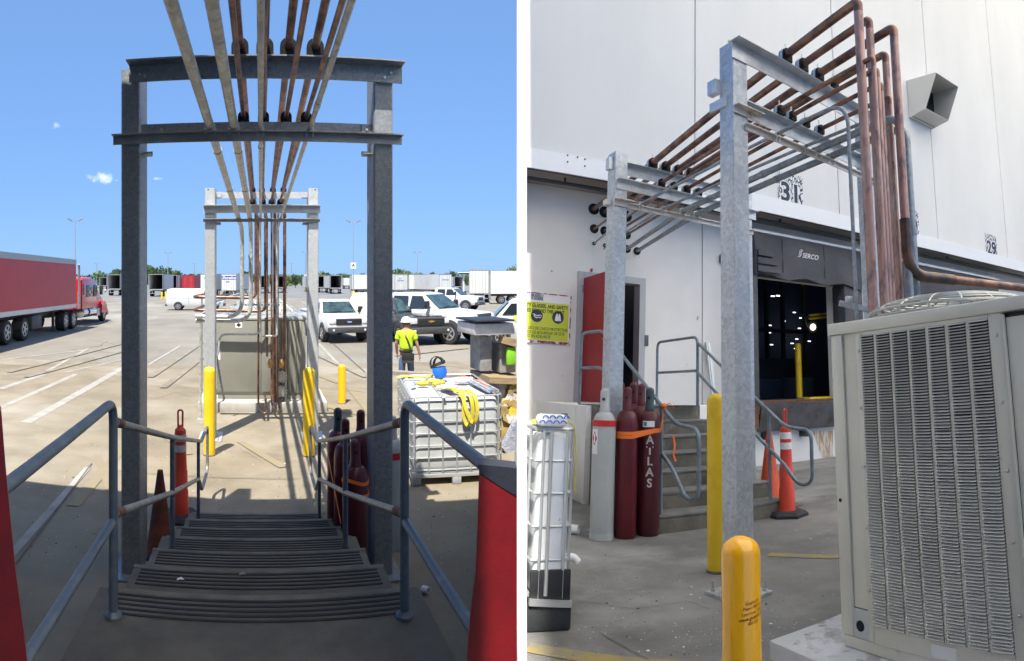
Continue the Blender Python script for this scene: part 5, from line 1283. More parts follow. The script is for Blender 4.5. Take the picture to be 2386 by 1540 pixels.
# local: +y away from the viewer (his front), x right
V = [(0, 0, .95), (0, .0, 1.12), (0, .01, 1.32), (0, .0, 1.47), (0, .01, 1.56), (0, .03, 1.66), (0, .035, 1.75),
     (-.09, 0, .90), (-.105, .0, .50), (-.11, -.06, .10), (-.11, .07, .05),
     (.09, 0, .90), (.12, .08, .50), (.125, .06, .10), (.13, .19, .05),
     (-.18, 0, 1.43), (-.25, .01, 1.18), (-.24, .10, .96), (-.23, .13, .88),
     (.18, 0, 1.43), (.27, .0, 1.17), (.33, .04, .94), (.34, .06, .86)]
E_ = [(0, 1), (1, 2), (2, 3), (3, 4), (4, 5), (5, 6), (0, 7), (7, 8), (8, 9), (9, 10), (0, 11), (11, 12), (12, 13), (13, 14), (3, 15), (15, 16), (16, 17), (17, 18), (3, 19), (19, 20), (20, 21), (21, 22)]
Rr = [(.15, .11), (.15, .115), (.17, .12), (.11, .09), .058, (.078, .092), (.07, .085), .085, .06, .042, .04, .085, .06, .042, .04, .06, .045, .034, .03, .06, .045, .034, .03]
skin_body('body', V, E_, Rr, M_skin, man)
skin_body('shirt', [(0, 0, .97), (0, 0, 1.12), (0, .01, 1.32), (0, 0, 1.46), (0, .01, 1.53), (-.185, 0, 1.42), (-.235, .005, 1.24), (.185, 0, 1.42), (.25, .0, 1.24)], [(0, 1), (1, 2), (2, 3), (3, 4), (3, 5), (5, 6), (3, 7), (7, 8)],
          [(.19, .145), (.185, .145), (.205, .15), (.135, .115), .075, .085, .078, .085, .078], M_hiviz, man)
skin_body('trousers', [(0, 0, .98), (0, 0, .90), (-.095, 0, .84), (-.108, 0, .48), (-.11, -.06, .10), (.095, 0, .84), (.122, .08, .48), (.125, .06, .10)], [(0, 1), (1, 2), (2, 3), (3, 4), (1, 5), (5, 6), (6, 7)],
          [(.175, .135), (.17, .135), .108, .088, .072, .108, .088, .072], M_jean, man)
part('belt', MB().lathe([(.176, 0), (.178, .02), (.176, .04)], (0, 0, .965), 18), M_black, man)
for x, y in ((-.11, 0.0), (.125, .12)): part('boot', MB().bbox((x - .055, y - .12, .004), (x + .055, y + .17, .11), .035), M_boot, man)
part('hair', MB().ball((0, .03, 1.69), (.092, .105, .09), 14, 9), M_hair, man)
ht = part('hard_hat', MB().lathe([(.135, 0), (.132, .02), (.128, .06), (.105, .11), (.06, .14), (.005, .15)], (0, .035, 1.70), 20), M_hat, man)
part('hat_brim', MB().add([((.17 if math.sin(a) > 0 else .15) * math.cos(a), .035 + (.20 if math.sin(a) > 0 else .15) * math.sin(a), 1.700 + dz) for dz in (0, .012) for a in [6.2832 * k / 24 for k in range(24)]], [tuple(range(23, -1, -1)), tuple(range(24, 48))] + [(i, (i+1) % 24, 24 + (i+1) % 24, 24 + i) for i in range(24)]), M_hat, ht)
for s in (-1, 1):
    hx, hy_, hz = (-.23, .14, .85) if s < 0 else (.345, .07, .82)
    part('ear', MB().ball((s * .098, .03, 1.655), (.012, .025, .035), 8, 6), M_skin, man)
    hnd = part('hand', MB().ball((hx, hy_, hz), (.025, .045, .055), 10, 7), M_skin, man)
    for j in range(4):
        yy = hy_ - .03 + .02 * j; ln = (.06, .07, .075, .065)[j]
        part('finger', MB().tube([(hx, yy, hz - .03), (hx - s * .006, yy + .004, hz - .03 - ln * .5), (hx - s * .018, yy + .008, hz - .03 - ln)], [.0095, .009, .007], 6), M_skin, hnd)
    part('thumb', MB().tube([(hx, hy_ + .035, hz + .01), (hx - s * .01, hy_ + .06, hz - .02), (hx - s * .012, hy_ + .062, hz - .05)], [.011, .01, .008], 6), M_skin, hnd)
bgp = FA @ Matrix.Translation(hp) @ Matrix.Rotation(-.26, 4, 'Z')
bag = thing('satchel', 'flat dark satchel hanging at the back of the man in lime', 'bag', bgp, (.03, -.17, .72))
part('pouch', MB().bbox((-.13, -.04, -.03), (.17, .03, .22), .015), M_trim, bag)
part('flap', MB().bbox((-.135, -.05, .06), (.175, -.041, .225), .004), M_black, bag)
part('shoulder_strap', MB().ribbon(fillet([(.1, .0, .22), (.06, .0, .45), (-.05, .03, .66), (-.10, .16, .80), (-.12, .28, .72), (-.1, .34, .5)], .15, 4), .035, (1, .1, .2), .006), M_black, bag)
# ================================================================== the shaded loading dock
YW = 9.87; YU = 9.05; ZS = 4.93
def BYx(px, y, z):      # x on plane y whose sight line at height z lies at px
    lo, hi = -5.0, 40.0
    for _ in range(40):
        m = (lo + hi) / 2
        w = FB @ Vector((m, y, z)); a = 1192.5 + math.atan2(w.x, w.y) * FPX
        if a < px: lo = m
        else: hi = m
    return lo
LE = 1216.5
o = Vector((6, YW, 0))
wh = thing('dock_building', 'white concrete loading dock building with an overhanging upper storey', 'building', FB, o)
DX0, DX1, DZ0, DZ1 = 3.93, 5.12, 1.225, 3.40         # man door
OX0, OX1, OZ0, OZ1 = 7.55, BYx(1946, YW, 2.5), 1.27, 3.80        # dock opening
def wall_face(mb, x0, x1, z0, z1, y0, y1): return mb.box((x0, y0, z0), (x1, y1, z1))
lw = MB(o)
def left_poly(y, z0, z1): return [(BYx(LE, y, z0), y, z0), (DX0, y, z0), (DX0, y, z1), (BYx(LE, y, z1), y, z1)]
lw.prism(left_poly(YW, -.6, ZS + .3), (0, .25, 0))
for x0, x1, z0, z1 in ((DX0, DX1, -.6, DZ0), (DX0, DX1, DZ1, ZS + .3), (DX1, 6.42, -.6, ZS + .3), (6.45, OX0, -.6, ZS + .3), (OX0, OX1, -.6, OZ0 - .02), (OX0, OX1, OZ1, ZS + .3), (OX1, 12.9, -.6, ZS + .3), (12.95, 36, -.6, ZS + .3)):
    wall_face(lw, x0, x1, z0, z1, YW, YW + .25)
part('lower_wall', lw, M_lower, wh, smooth=False)
part('pilaster_joint', MB(o).box((6.42, YW + .02, 0), (6.45, YW + .2, ZS)), M_seam, wh)
part('soffit', MB(o).prism([(BYx(LE, YU + .03, ZS), YU + .03, ZS), (36, YU + .03, ZS), (36, YW - .003, ZS), (BYx(LE, YW, ZS), YW - .003, ZS)], (0, 0, .1)), M_soffit, wh)
part('fascia_strip', MB(o).prism([(BYx(LE, YU, ZS - .04), YU, ZS - .04), (36, YU, ZS - .04), (36, YU, ZS + .30), (BYx(LE, YU, ZS + .3), YU, ZS + .30)], (0, .028, 0)), M_fascia, wh)
part('drip_edge', MB(o).prism([(BYx(LE, YU - .02, ZS - .05), YU - .02, ZS - .05), (36, YU - .02, ZS - .05), (36, YU - .02, ZS - .041), (BYx(LE, YU - .02, ZS - .041), YU - .02, ZS - .041)], (0, .07, 0)), M_trim, wh)
seams = [5.76, 9.5, 13.25, 17.1, 21.0, 25.0, 29.0, 36]
zt = 16.3
pa_ = part('wall_panel', MB(o).prism([(BYx(LE, YU + .03, ZS + .31), YU + .03, ZS + .31), (seams[0] - .015, YU + .03, ZS + .31), (seams[0] - .015, YU + .03, zt), (BYx(LE, YU + .03, zt), YU + .03, zt)], (0, .3, 0)), M_white, wh, smooth=False)
for a, b in zip(seams, seams[1:]):
    part('wall_panel', MB(o).box((a + .015, YU + .03, ZS + .31), (b - .015, YU + .33, zt)), M_white, wh, smooth=False)
    part('panel_sealant', MB(o).box((a - .0145, YU + .05, ZS + .31), (a + .0145, YU + .3, zt)), M_seam, wh)
part('sprinkler_pipe', MB(o).tube([(BYx(1219, YU + .3, ZS - .1), YU + .30, ZS - .10), (30, YU + .30, ZS - .10)], .035, 8), M_trim, wh)
for x in (3.35, 5.5, 8.0, 11, 14): part('pipe_hanger', MB(o).box((x, YU + .28, ZS - .1), (x + .03, YU + .32, ZS - .002)), M_trim, wh)
bolts = MB(o)
for k, (px, py) in enumerate(((1322, 360), (1345, 365), (1322, 377), (1362, 371), (1362, 387))):
    q = BY(px, py, YU); part('fascia_bolt', MB(o).lathe([(.014, 0), (.014, .01)], Vector((q.x, YU - .001, min(q.z, ZS + .28))), 8, (0, -1, 0)), M_trim, wh)
# flat dark discs for the shaded wall holes round the pipes
HU = [(1383, 487), (1408, 494), (1433, 498), (1460, 504)]; HL = [(1384, 533), (1408, 538), (1434, 542), (1460, 547)]; HC = [(1384, 567), (1409, 572), (1461, 580), (1484, 585)]
for (px, py), r_ in [(p, .105) for p in HU] + [(p, .085) for p in HL] + [(HC[0], .035), (HC[1], .04), (HC[2], .075), (HC[3], .075)]:
    q = BY(px, py, YW - .004); part('dark_hole_disc', MB(o).lathe([(r_, 0), (r_, .003)], q, 16, (0, 1, 0)), M_dark, wh)
for px in (1378, 1390, 1407):
    q = BY(px, 560, YW - .003)
q = BY(1378, 470, YW)
single('card_reader', MB(BY(1505, 793, YW)).bbox(BY(1499, 806, YW - .001), BY(1511, 781, YW - .04), .008), M_card, FB, 'small dark card reader on the white wall right of the door', 'card reader', loc=BY(1505, 793, YW))
q = BY(1680, 604, YW); single('wall_box', MB(q).bbox(BY(1675, 613, YW - .001), BY(1688, 592, YW - .1), .01), M_card, FB, 'dark box on the white wall high beside the near steel post', 'box', loc=q)
q = BY(1378, 629, YW); single('red_tag', MB(q).bbox(BY(1375, 634, YW - .001), BY(1381, 625, YW - .05), .01), M_red, FB, 'small red alarm tag above the open red door', 'tag', loc=q)

# door frame, open red door
q = Vector(((DX0 + DX1) / 2, YW, DZ0))
df = thing('door_frame', 'grey steel door frame around the dark doorway above the steps', 'door frame', FB, q)
for x0, x1, z0, z1 in ((DX0 - .07, DX0 + .05, DZ0, DZ1 + .07), (DX1 - .05, DX1 + .07, DZ0, DZ1 + .07), (DX0 + .052, DX1 - .052, DZ1 - .05, DZ1 + .07)):
    part('jamb', MB(q).box((x0, YW - .03, z0), (x1, YW + .2, z1)), M_frame, df)
part('threshold', MB(q).box((DX0 + .05, YW - .02, DZ0 + .001), (DX1 - .05, YW + .2, DZ0 + .02)), M_frame, df)
dr = thing('doorway_room', 'dark corridor visible through the doorway behind the red door', 'room', FB, q)
part('corridor', MB(q).box((DX0 - .3, YW + .26, DZ0 - .1), (DX0 - .25, YW + 2.2, DZ1 + .3)).box((DX1 + .25, YW + .26, DZ0 - .1), (DX1 + .3, YW + 2.2, DZ1 + .3)).box((DX0 - .249, YW + 2.1, DZ0 - .1), (DX1 + .249, YW + 2.2, DZ1 + .3)).box((DX0 - .249, YW + .26, DZ1 + .31), (DX1 + .249, YW + 2.09, DZ1 + .35)).box((DX0 - .249, YW + .26, DZ0 - .1), (DX1 + .249, YW + 2.09, DZ0 - .02)), M_trim, dr)
part('ceiling_lamp', MB(q).box((DX1 - .5, YW + 1.2, DZ1 + .25), (DX1 - .2, YW + 1.5, DZ1 + .3)), M_ceil, dr)
# leaf hinged at the left jamb, swung out towards the viewer
hx = Vector((DX0 + .06, YW - .035, DZ0 + .015)); 
tgt = BY(1409, 700, YW - .8); ang = math.atan2(-.62, .62)
lf_ = thing('red_door', 'red steel door standing open at the top of the dock steps', 'door', FB, hx, R(-84))
part('leaf', MB().bbox((0, -.025, 0), (1.04, .025, DZ1 - DZ0 - .06), .004), M_doorred, lf_)
hd_ = part('lever_handle', MB().box((.93, -.04, .92), (.98, -.026, 1.12)).tube([(.955, -.04, 1.0), (.955, -.08, 1.0), (.82, -.085, 1.0)], .012, 8), M_chrome, lf_)
part('lever_handle', MB().box((.93, .026, .92), (.98, .04, 1.12)).tube([(.955, .04, 1.0), (.955, .08, 1.0), (.82, .085, 1.0)], .012, 8), M_chrome, lf_)
for z in (.25, 1.05, 1.85): part('hinge', MB().box((-.04, -.045, z), (.012, -.0255, z + .14)), M_galvD, lf_)
part('closer', MB().bbox((.1, .026, DZ1 - DZ0 - .16), (.4, .09, DZ1 - DZ0 - .09), .01), M_frame, lf_)

# the safety notice on the wall
sx0 = BYx(1219, YW, 2.6); sx1 = BY(1328, 750, YW).x; sz0, sz1 = 2.17, 3.02
q = Vector((sx0, YW, sz0)); ys = YW - .006
sg = thing('safety_sign', 'torn yellow safety notice about glasses and vests on the white dock wall', 'sign', FB, q)
part('board', MB(q).box((sx0, YW - .022, sz0), (sx1, YW - .002, sz1)), M_paper, sg)
part('torn_edge', MB(q).box((sx0, YW - .026, sz0), (sx1, YW - .0225, sz0 + .045)).box((sx1 - .02, YW - .026, sz0 + .05), (sx1, YW - .0225, sz1)).box((sx0, YW - .026, sz1 - .018), (sx1 - .03, YW - .0225, sz1)), mat('torn maroon backing', (.25, .05, .07), .8, c2=(.7, .68, .66), s2=14, lo=.5, hi=.56), sg)
part('yellow_field', MB(q).box((sx0, YW - .0275, sz0 + .055), (sx1 - .045, YW - .0235, sz1 - .16)), M_signy, sg)
def sign_text(s_, px, py, size, m_, **kw):
    a = BY(px, py, YW - .029); part('lettering', MB(q).add(*text_mb(s_, size, a, (1, 0, 0), (0, 0, 1), .002, **kw)), m_, sg)
yR = dict(align='RIGHT')
XR = BYx(1323, YW, 2.8)
def st2(s_, z, size, m_, bold=.012, shear=0, xr=XR, wscale=.95):
    part('lettering', MB(q).add(*text_mb(s_, size, (xr, YW - .029, z), (1, 0, 0), (0, 0, 1), .002, align='RIGHT', bold=bold, shear=shear, wscale=wscale)), m_, sg)
def fit_text(s_, z, size, m_, x0, x1, bold=.01, shear=0):
    V_, F_ = text_mb(s_, size, (0, YW - .029, z), (1, 0, 0), (0, 0, 1), .002, align='LEFT', bold=bold, shear=shear)
    a = min(v.x for v in V_); b = max(v.x for v in V_); k = (x1 - x0) / (b - a)
    part('lettering', MB(q).add([Vector((x0 + (v.x - a) * k, v.y, v.z)) for v in V_], F_), m_, sg)
xs0 = sx0 + .01
fit_text('BRASFIELD', sz1 - .055, .07, M_navyprint, BYx(1236, YW, 2.9), BYx(1264, YW, 2.9), .015)
fit_text('& GORRIE', sz1 - .105, .06, M_navyprint, BYx(1236, YW, 2.9), BYx(1264, YW, 2.9), .015)
fit_text('ETY GLASSES, AND SAFETY', sz1 - .225, .085, M_blackprint, xs0, BYx(1322, YW, 2.8), .02)
fit_text('RED BEYOND THIS POINT', sz1 - .31, .085, M_blackprint, xs0, BYx(1314, YW, 2.8), .02)
fit_text('EL USO DE CASCO PROTECTOR,', sz0 + .245, .07, M_blackprint, xs0, BYx(1321, YW, 2.4), .0, .2)
fit_text('ECOS DE SEGURIDAD DE ESTE', sz0 + .175, .07, M_blackprint, xs0, BYx(1314, YW, 2.4), .0, .2)
fit_text('NTO EN ADELANTE', sz0 + .11, .07, M_blackprint, xs0, BYx(1282, YW, 2.4), .0, .2)
for px, kind in ((1249, 'goggles'), (1298, 'vest')):
    c = Vector((BYx(px, YW, 2.6), YW - .028, (sz0 + sz1) / 2 + .03))
    d_ = part('pictogram_disc', MB(q).lathe([(.105, 0), (.105, .003)], c, 24, (0, -1, 0)), M_signb, sg)
    if kind == 'goggles':
        part('goggles_symbol', MB(q).ribbon([c + Vector((x * .1, -.005, z * .1)) for x, z in ((-.75, .25), (-.5, .3), (-.45, -.1), (-.1, -.35), (.3, -.2), (.65, -.3), (.8, .1), (.45, .15), (.0, .0), (-.45, .2))], .016, (0, -1, 0) if False else (0, 0, 1), .003), M_whiteprint, d_)
    else:
        part('vest_symbol', MB(q).prism([c + Vector((x * .1, -.005, z * .1)) for x, z in ((-.55, -.6), (.55, -.6), (.5, .0), (.3, .65), (.12, .65), (.0, .1), (-.12, .65), (-.3, .65), (-.5, .0))], (0, -.002, 0)), M_whiteprint, d_)

# platform and steps
PY0 = 7.55; SX0, SX1 = 3.22, 4.88
q = Vector((4, PY0, 0))
sp = thing('concrete_steps', 'stained brown concrete steps rising to the red door of the loading dock', 'stairs', FB, q)
part('platform', MB(q).bbox((3.14, PY0 + .4, -.1), (5.6, YW - .003, 1.225), .01), M_lower, sp)
part('platform', MB(q).bbox((3.14, PY0 + .02, -.1), (SX1, PY0 + .397, 1.222), .012), M_lower, sp)
part('riser', MB(q).bbox((SX0, PY0 - .001, -.1), (SX1 + .003, PY0 + .018, 1.224), .004), M_stairB, sp)
for k in range(6):
    z = 1.225 - RIS * (k + 1); y1 = PY0 - .30 * k - .003
    s_ = part('step', MB(q).bbox((SX0 - (.03 if k > 3 else 0), y1 - .297, -.1), (SX1 + (.05 if k > 3 else 0), y1, z - .03), .008), M_stairB, sp)
    part('tread', MB(q).bbox((SX0 - (.03 if k > 3 else 0) - .003, y1 - .305, z - .03), (SX1 + .003 + (.05 if k > 3 else 0), y1, z), .008), M_treadB, s_)
part('tread', MB(q).bbox((SX0, PY0 - .01, 1.2255), (SX1, PY0 + .4, 1.24), .005), M_treadB, sp)

def railB(path_top, path_mid, posts, lab, base):
    t = thing('handrail', lab, 'handrail', FB, base)
    part('top_rail', MB(base).tube(fillet(path_top, .12, 6), .021, 12), M_railB, t)
    if path_mid: part('mid_rail', MB(base).tube(fillet(path_mid, .1, 5), .0205, 12), M_railB, t)
    for a, b in posts: part('post', MB(base).tube([a, b], .0195, 12), M_railB, t)
    return t
def stair_rail(x, y0, zt0):
    # sloping top rail, loop at the foot, mid rail back up
    return [(x, 5.62, .175 + .88), (x, 5.15, .90), (x, 5.15, .34), (x, 5.5, .34), (x, 5.75, .56)]
xl_ = 3.30; b_ = Vector((xl_, 7.5, 1.225))
slope = RIS / .30
def zsl(y, z0): return z0 - (7.45 - y) * slope
railB([(3.22, 8.0, 1.225), (3.22, 8.0, 2.20), (xl_, 7.45, 2.20), (xl_, 5.55, zsl(5.55, 2.20)), (xl_, 5.12, zsl(5.55, 2.20) - .03), (xl_, 5.12, .42), (xl_, 5.35, .38), (xl_, 5.6, zsl(5.6, 1.72) - .0), (xl_, 7.45, 1.72), (3.22, 8.0, 1.72)], None,
      [((xl_, 5.85, .18), (xl_, 5.85, zsl(5.85, 2.2)))], 'blue grey pipe handrail with looped end, behind the gas cylinders', b_)
xr_ = 4.76; b_ = Vector((xr_, 7.5, 1.225))
railB([(xr_, 8.6, 1.225), (xr_, 8.6, 2.2), (xr_, 7.42, 2.2), (xr_, 7.42, 1.225)], [(xr_, 8.58, 1.72), (xr_, 7.44, 1.72)], [], 'square blue grey guard frame on the dock platform', b_)
b_ = Vector((xr_, 5.8, .2))
railB([(xr_, 7.40, 2.10), (xr_, 5.55, zsl(5.55, 2.12)), (xr_, 5.12, zsl(5.55, 2.12) - .03), (xr_, 5.12, .42), (xr_, 5.35, .38), (xr_, 5.6, zsl(5.6, 1.68)), (xr_, 7.40, 1.68)], None, [((xr_, 5.85, .18), (xr_, 5.85, zsl(5.85, 2.12)))], 'blue grey pipe handrail with looped end, beside the channelizer', b_)

# ------------------------------------------------------------------ dock opening
q = Vector(((OX0 + OX1) / 2, YW, OZ0))
dk = thing('dock_seal', 'dark grey fabric dock seal lettered SERCO around the open loading bay', 'dock seal', FB, q)
hz0, hz1 = 3.72, 4.60
hx0, hx1 = 7.40, OX1 + .55
hb = MB(q); n_ = 14; V_ = []
for i in range(n_ + 1):
    x = hx0 + (hx1 - hx0) * i / n_; wv = .02 * math.sin(i * 2.1) + .02 * math.sin(i * .9)
    V_ += [(x, YW - .45 + wv, hz0 + .04 * math.sin(i * 1.3)), (x, YW - .47 + wv * .4, (hz0 + hz1) / 2), (x, YW - .40, hz1), (x, YW - .003, hz1), (x, YW - .003, hz0 + .06)]
hb.loft([V_[i * 5:(i + 1) * 5] for i in range(n_ + 1)])
part('header_curtain', hb, M_curtain, dk)
part('header_batten', MB(q).box((hx0 - .02, YW - .44, hz1 + .001), (hx1 + .02, YW - .003, hz1 + .05)), M_fascia, dk)
for i, x in enumerate((8.1, 9.3, 10.5)): part('pleat', MB(q).slab((x, YW - .475, hz0 + .1), (x + .02, YW - .44, hz1 - .05), (0, -1, 0), .012, .012), M_black, dk)
for i in range(3): part('wear_flap', MB(q).box((hx0 + .03, YW - .50 - .01 * i, 3.78 + .16 * i), (hx0 + .62 - .1 * i, YW - .475, 3.90 + .16 * i)), M_curtain, dk)
part('side_pad', MB(q).bbox((hx0 - .25, YW - .40, OZ0 - .1), (BYx(1768, YW - .4, 2.5), YW - .004, hz0 + .05), .03), M_curtain, dk)
part('side_pad', MB(q).bbox((OX1 - .06, YW - .40, OZ0 - .1), (hx1, YW - .004, hz0 + .05), .03), M_curtain, dk)
lx = BYx(1885, YW - .5, 4.25)
yl = YW - .50
part('lettering', MB(q).add(*text_mb('SERCO', .15, (lx + .02, yl - .005, 4.24), (1, 0, 0), (0, 0, 1), .004, .008, .3)), M_whiteprint, dk)
part('logo_mark', MB(q).ribbon(fillet([(lx - .34, yl, 4.20), (lx - .27, yl, 4.20), (lx - .25, yl, 4.33), (lx - .19, yl, 4.34)], .03, 4), .008, (0, 0, 1), .006).ribbon(fillet([(lx - .31, yl, 4.22), (lx - .24, yl, 4.22), (lx - .22, yl, 4.33), (lx - .18, yl, 4.36), (lx - .26, yl, 4.36), (lx - .30, yl, 4.24)], .03, 4), .008, (0, 0, 1), .006), M_whiteprint, dk)
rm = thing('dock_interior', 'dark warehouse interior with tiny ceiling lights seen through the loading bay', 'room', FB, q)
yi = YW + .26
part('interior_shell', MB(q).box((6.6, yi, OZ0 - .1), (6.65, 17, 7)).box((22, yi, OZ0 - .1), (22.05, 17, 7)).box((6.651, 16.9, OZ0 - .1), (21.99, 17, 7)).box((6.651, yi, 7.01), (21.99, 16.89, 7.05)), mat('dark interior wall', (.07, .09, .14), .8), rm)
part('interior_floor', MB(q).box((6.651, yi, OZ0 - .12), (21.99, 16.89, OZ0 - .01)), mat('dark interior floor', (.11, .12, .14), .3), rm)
for i, (px, py) in enumerate(((1800, 690), (1812, 689), (1793, 758), (1826, 748), (1865, 741), (1826, 786), (1856, 790), (1878, 775), (1853, 812), (1797, 803), (1845, 800), (1875, 800), (1792, 775), (1850, 728), (1885, 795), (1862, 765))):
    q2 = BY(px, py, 16.5 if i > 1 else 13.0); w_ = .055
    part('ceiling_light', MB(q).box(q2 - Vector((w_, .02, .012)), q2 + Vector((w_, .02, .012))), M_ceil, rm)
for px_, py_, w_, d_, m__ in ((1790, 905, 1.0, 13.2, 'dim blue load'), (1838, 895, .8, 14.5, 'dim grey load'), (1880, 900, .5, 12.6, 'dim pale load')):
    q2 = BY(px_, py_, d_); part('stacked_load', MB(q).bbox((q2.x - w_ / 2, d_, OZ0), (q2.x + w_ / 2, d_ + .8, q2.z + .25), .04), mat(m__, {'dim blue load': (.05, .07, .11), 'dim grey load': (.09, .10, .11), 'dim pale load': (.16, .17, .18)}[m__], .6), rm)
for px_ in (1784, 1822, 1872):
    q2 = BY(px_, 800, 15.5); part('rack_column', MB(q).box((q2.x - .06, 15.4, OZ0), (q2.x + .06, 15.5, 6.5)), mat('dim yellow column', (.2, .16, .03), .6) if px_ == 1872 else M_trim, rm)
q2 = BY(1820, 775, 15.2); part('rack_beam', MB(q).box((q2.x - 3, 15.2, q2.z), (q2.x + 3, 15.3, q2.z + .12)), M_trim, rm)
q2 = BY(1808, 870, 13.5); part('dark_rack_box', MB(q).box((q2.x - .9, 13.5, OZ0), (q2.x + .9, 14.5, OZ0 + 1.1)), mat('dim pallet load', (.04, .045, .05), .8), rm)  # solid dark box standing on the bay floor
bi = BY(1862, 931, YW + .9); bollard(FB, Vector((bi.x, YW + .9, OZ0 - .008)), 1.28, .075, M_yel, 'yellow bollard just inside the dark loading bay', None)
q2 = BY(1893, 762, YW + .55)
lm = thing('dock_lamp', 'lit round dock lamp on a yellow arm inside the loading bay', 'lamp', FB, q2)
part('lamp_head', MB(q2).lathe([(.10, -.14), (.13, -.03), (.135, 0), (.12, .005)], q2, 18, (-.3, -1, -.2)), M_trim, lm)
part('lamp_lens', MB(q2).lathe([(.075, .0), (.07, .012)], q2 + Vector((-.003, -.01, -.002)), 18, (-.3, -1, -.2)), M_lampon, lm)
part('swing_arm', MB(q2).slab(q2 + Vector((.0, .1, .28)), q2 + Vector((.9, .3, .42)), (0, 0, 1), .05, .05).slab(q2 + Vector((.0, .1, .2)), q2 + Vector((.9, .3, .34)), (0, 0, 1), .05, .05), M_yel, lm)
part('yoke', MB(q2).tube(fillet([q2 + Vector((-.15, .03, 0)), q2 + Vector((-.15, .08, .2)), q2 + Vector((.05, .1, .28))], .06, 4), .015, 8), M_trim, lm)
lv = thing('dock_leveler', 'worn diamond plate dock leveller lip below the loading bay', 'dock leveller', FB, Vector((9, YW - .3, .6)))
o2 = Vector((9, YW - .3, .6))
part('lip_plate', MB(o2).slab((OX0 + .1, YW - .18, .93), (OX1 - .1, YW - .18, .93), (0, -.25, 1), .06, .56), M_plate, lv)
part('toe_guard', MB(o2).box((OX0 + .08, YW - .12, OZ0 - .08), (OX1 - .08, YW - .004, OZ0 - .012)), M_rust, lv)
part('rust_edge', MB(o2).box((OX0 - .1, YW - .2, .72), (OX0 + .07, YW - .005, 1.2)), M_rust, lv)
for px in (1790, 1880):
    q2 = BY(px, 1005, YW - .2); part('bumper_lug', MB(o2).bbox((q2.x - .05, YW - .22, .50), (q2.x + .05, YW - .004, .68), .01), M_trim, lv)
q2 = BY(1915, 1030, YW - .006)
single('rust_stain', MB(q2).prism([BY(1893, 1005, YW - .003), BY(1940, 1003, YW - .003), BY(1940, 1068, YW - .003), BY(1915, 1066, YW - .003), BY(1905, 1040, YW - .003)], (0, -.002, 0)), mat('rust runs', (.42, .27, .13), .85, c2=(.62, .58, .52), s2=5, lo=.45, hi=.55, stretch=(4, 1, .6)), FB, 'brown rust run down the white dock wall under the loading bay', 'stain', loc=q2)
q2 = BY(1896, 924, YW + .3)
single('yellow_block', MB(q2).bbox(BY(1888, 935, YW + .1) , BY(1935, 923, YW + .4), .02), M_yel, FB, 'low yellow kerb block at the right of the loading bay sill', 'kerb block', loc=q2)
# neighbouring dock to the right
q2 = Vector((14, YW, 4))
d2 = thing('dock_seal', 'partly hidden dark dock seal of the next bay, behind the copper risers', 'dock seal', FB, q2)
part('header_curtain', MB(q2).bbox((12.0, YW - .42, 3.6), (17.0, YW - .003, 4.55), .05), M_curtain, d2)
part('header_batten', MB(q2).box((11.95, YW - .44, 4.56), (17.05, YW - .003, 4.62)), M_fascia, d2)
part('side_pad', MB(q2).bbox((12.0, YW - .40, 1.2), (12.5, YW - .003, 3.595), .03), M_curtain, d2)
part('side_pad', MB(q2).bbox((16.5, YW - .40, 1.2), (17.0, YW - .003, 3.595), .03), M_curtain, d2)
part('logo_mark', MB(q2).ribbon(fillet([(12.9, YW - .43, 4.2), (13.1, YW - .43, 4.2), (13.15, YW - .43, 4.4), (13.3, YW - .43, 4.4)], .06, 4), .015, (0, 0, 1), .006), M_whiteprint, d2)

# bay numbers on the upper wall: crackled stencil panels
M_crack = mat('crackled white over navy print', (.06, .07, .10), .7)
_nt = M_crack.node_tree; _v = _nt.nodes.new('ShaderNodeTexVoronoi'); _v.feature = 'DISTANCE_TO_EDGE'; _v.inputs['Scale'].default_value = 12
_tc = _nt.nodes.new('ShaderNodeTexCoord'); _mp = _nt.nodes.new('ShaderNodeMapping'); _mp.inputs['Scale'].default_value = (1.5, 1, .55)
_nt.links.new(_tc.outputs['Object'], _mp.inputs[0]); _nt.links.new(_mp.outputs[0], _v.inputs['Vector'])
_rg = _nt.nodes.new('ShaderNodeMapRange'); _rg.inputs[1].default_value = .07; _rg.inputs[2].default_value = .11
_mx = _nt.nodes.new('ShaderNodeMix'); _mx.data_type = 'RGBA'; _mx.inputs[6].default_value = (.04, .05, .075, 1); _mx.inputs[7].default_value = (.74, .74, .74, 1)
_nt.links.new(_v.outputs['Distance'], _rg.inputs[0]); _nt.links.new(_rg.outputs[0], _mx.inputs[0]); _nt.links.new(_mx.outputs[2], _nt.nodes['Principled BSDF'].inputs['Base Color'])
M_digit = mat('navy stencil', (.035, .045, .075), .7)
for txt, px, py, w_, h_, lab in (('31', 1841, 449, .68, .82, 'crackled number 31 panel on the upper wall behind the pipes'), ('30', 2121, 523, .68, .82, 'crackled number 30 panel mostly hidden by the copper risers'), ('29', 2309, 577, .68, .82, 'crackled number 29 panel high at the right of the upper wall')):
    c = BY(px, py, YU + .028)
    t = thing('number_sign', lab, 'number sign', FB, c, group='bay number panels on the upper wall')
    part('panel', MB().box((-w_/2, -.006, -h_/2), (w_/2, -.0005, h_/2)), M_crack, t)
    hl = part('digit_halo', MB().add(*text_mb(txt, .56, (0, -.0065, -.03), (1, 0, 0), (0, 0, 1), .002, .075)), M_whiteprint, t)
    part('digits', MB().add(*text_mb(txt, .56, (0, -.0092, -.03), (1, 0, 0), (0, 0, 1), .003, .03)), M_digit, t)
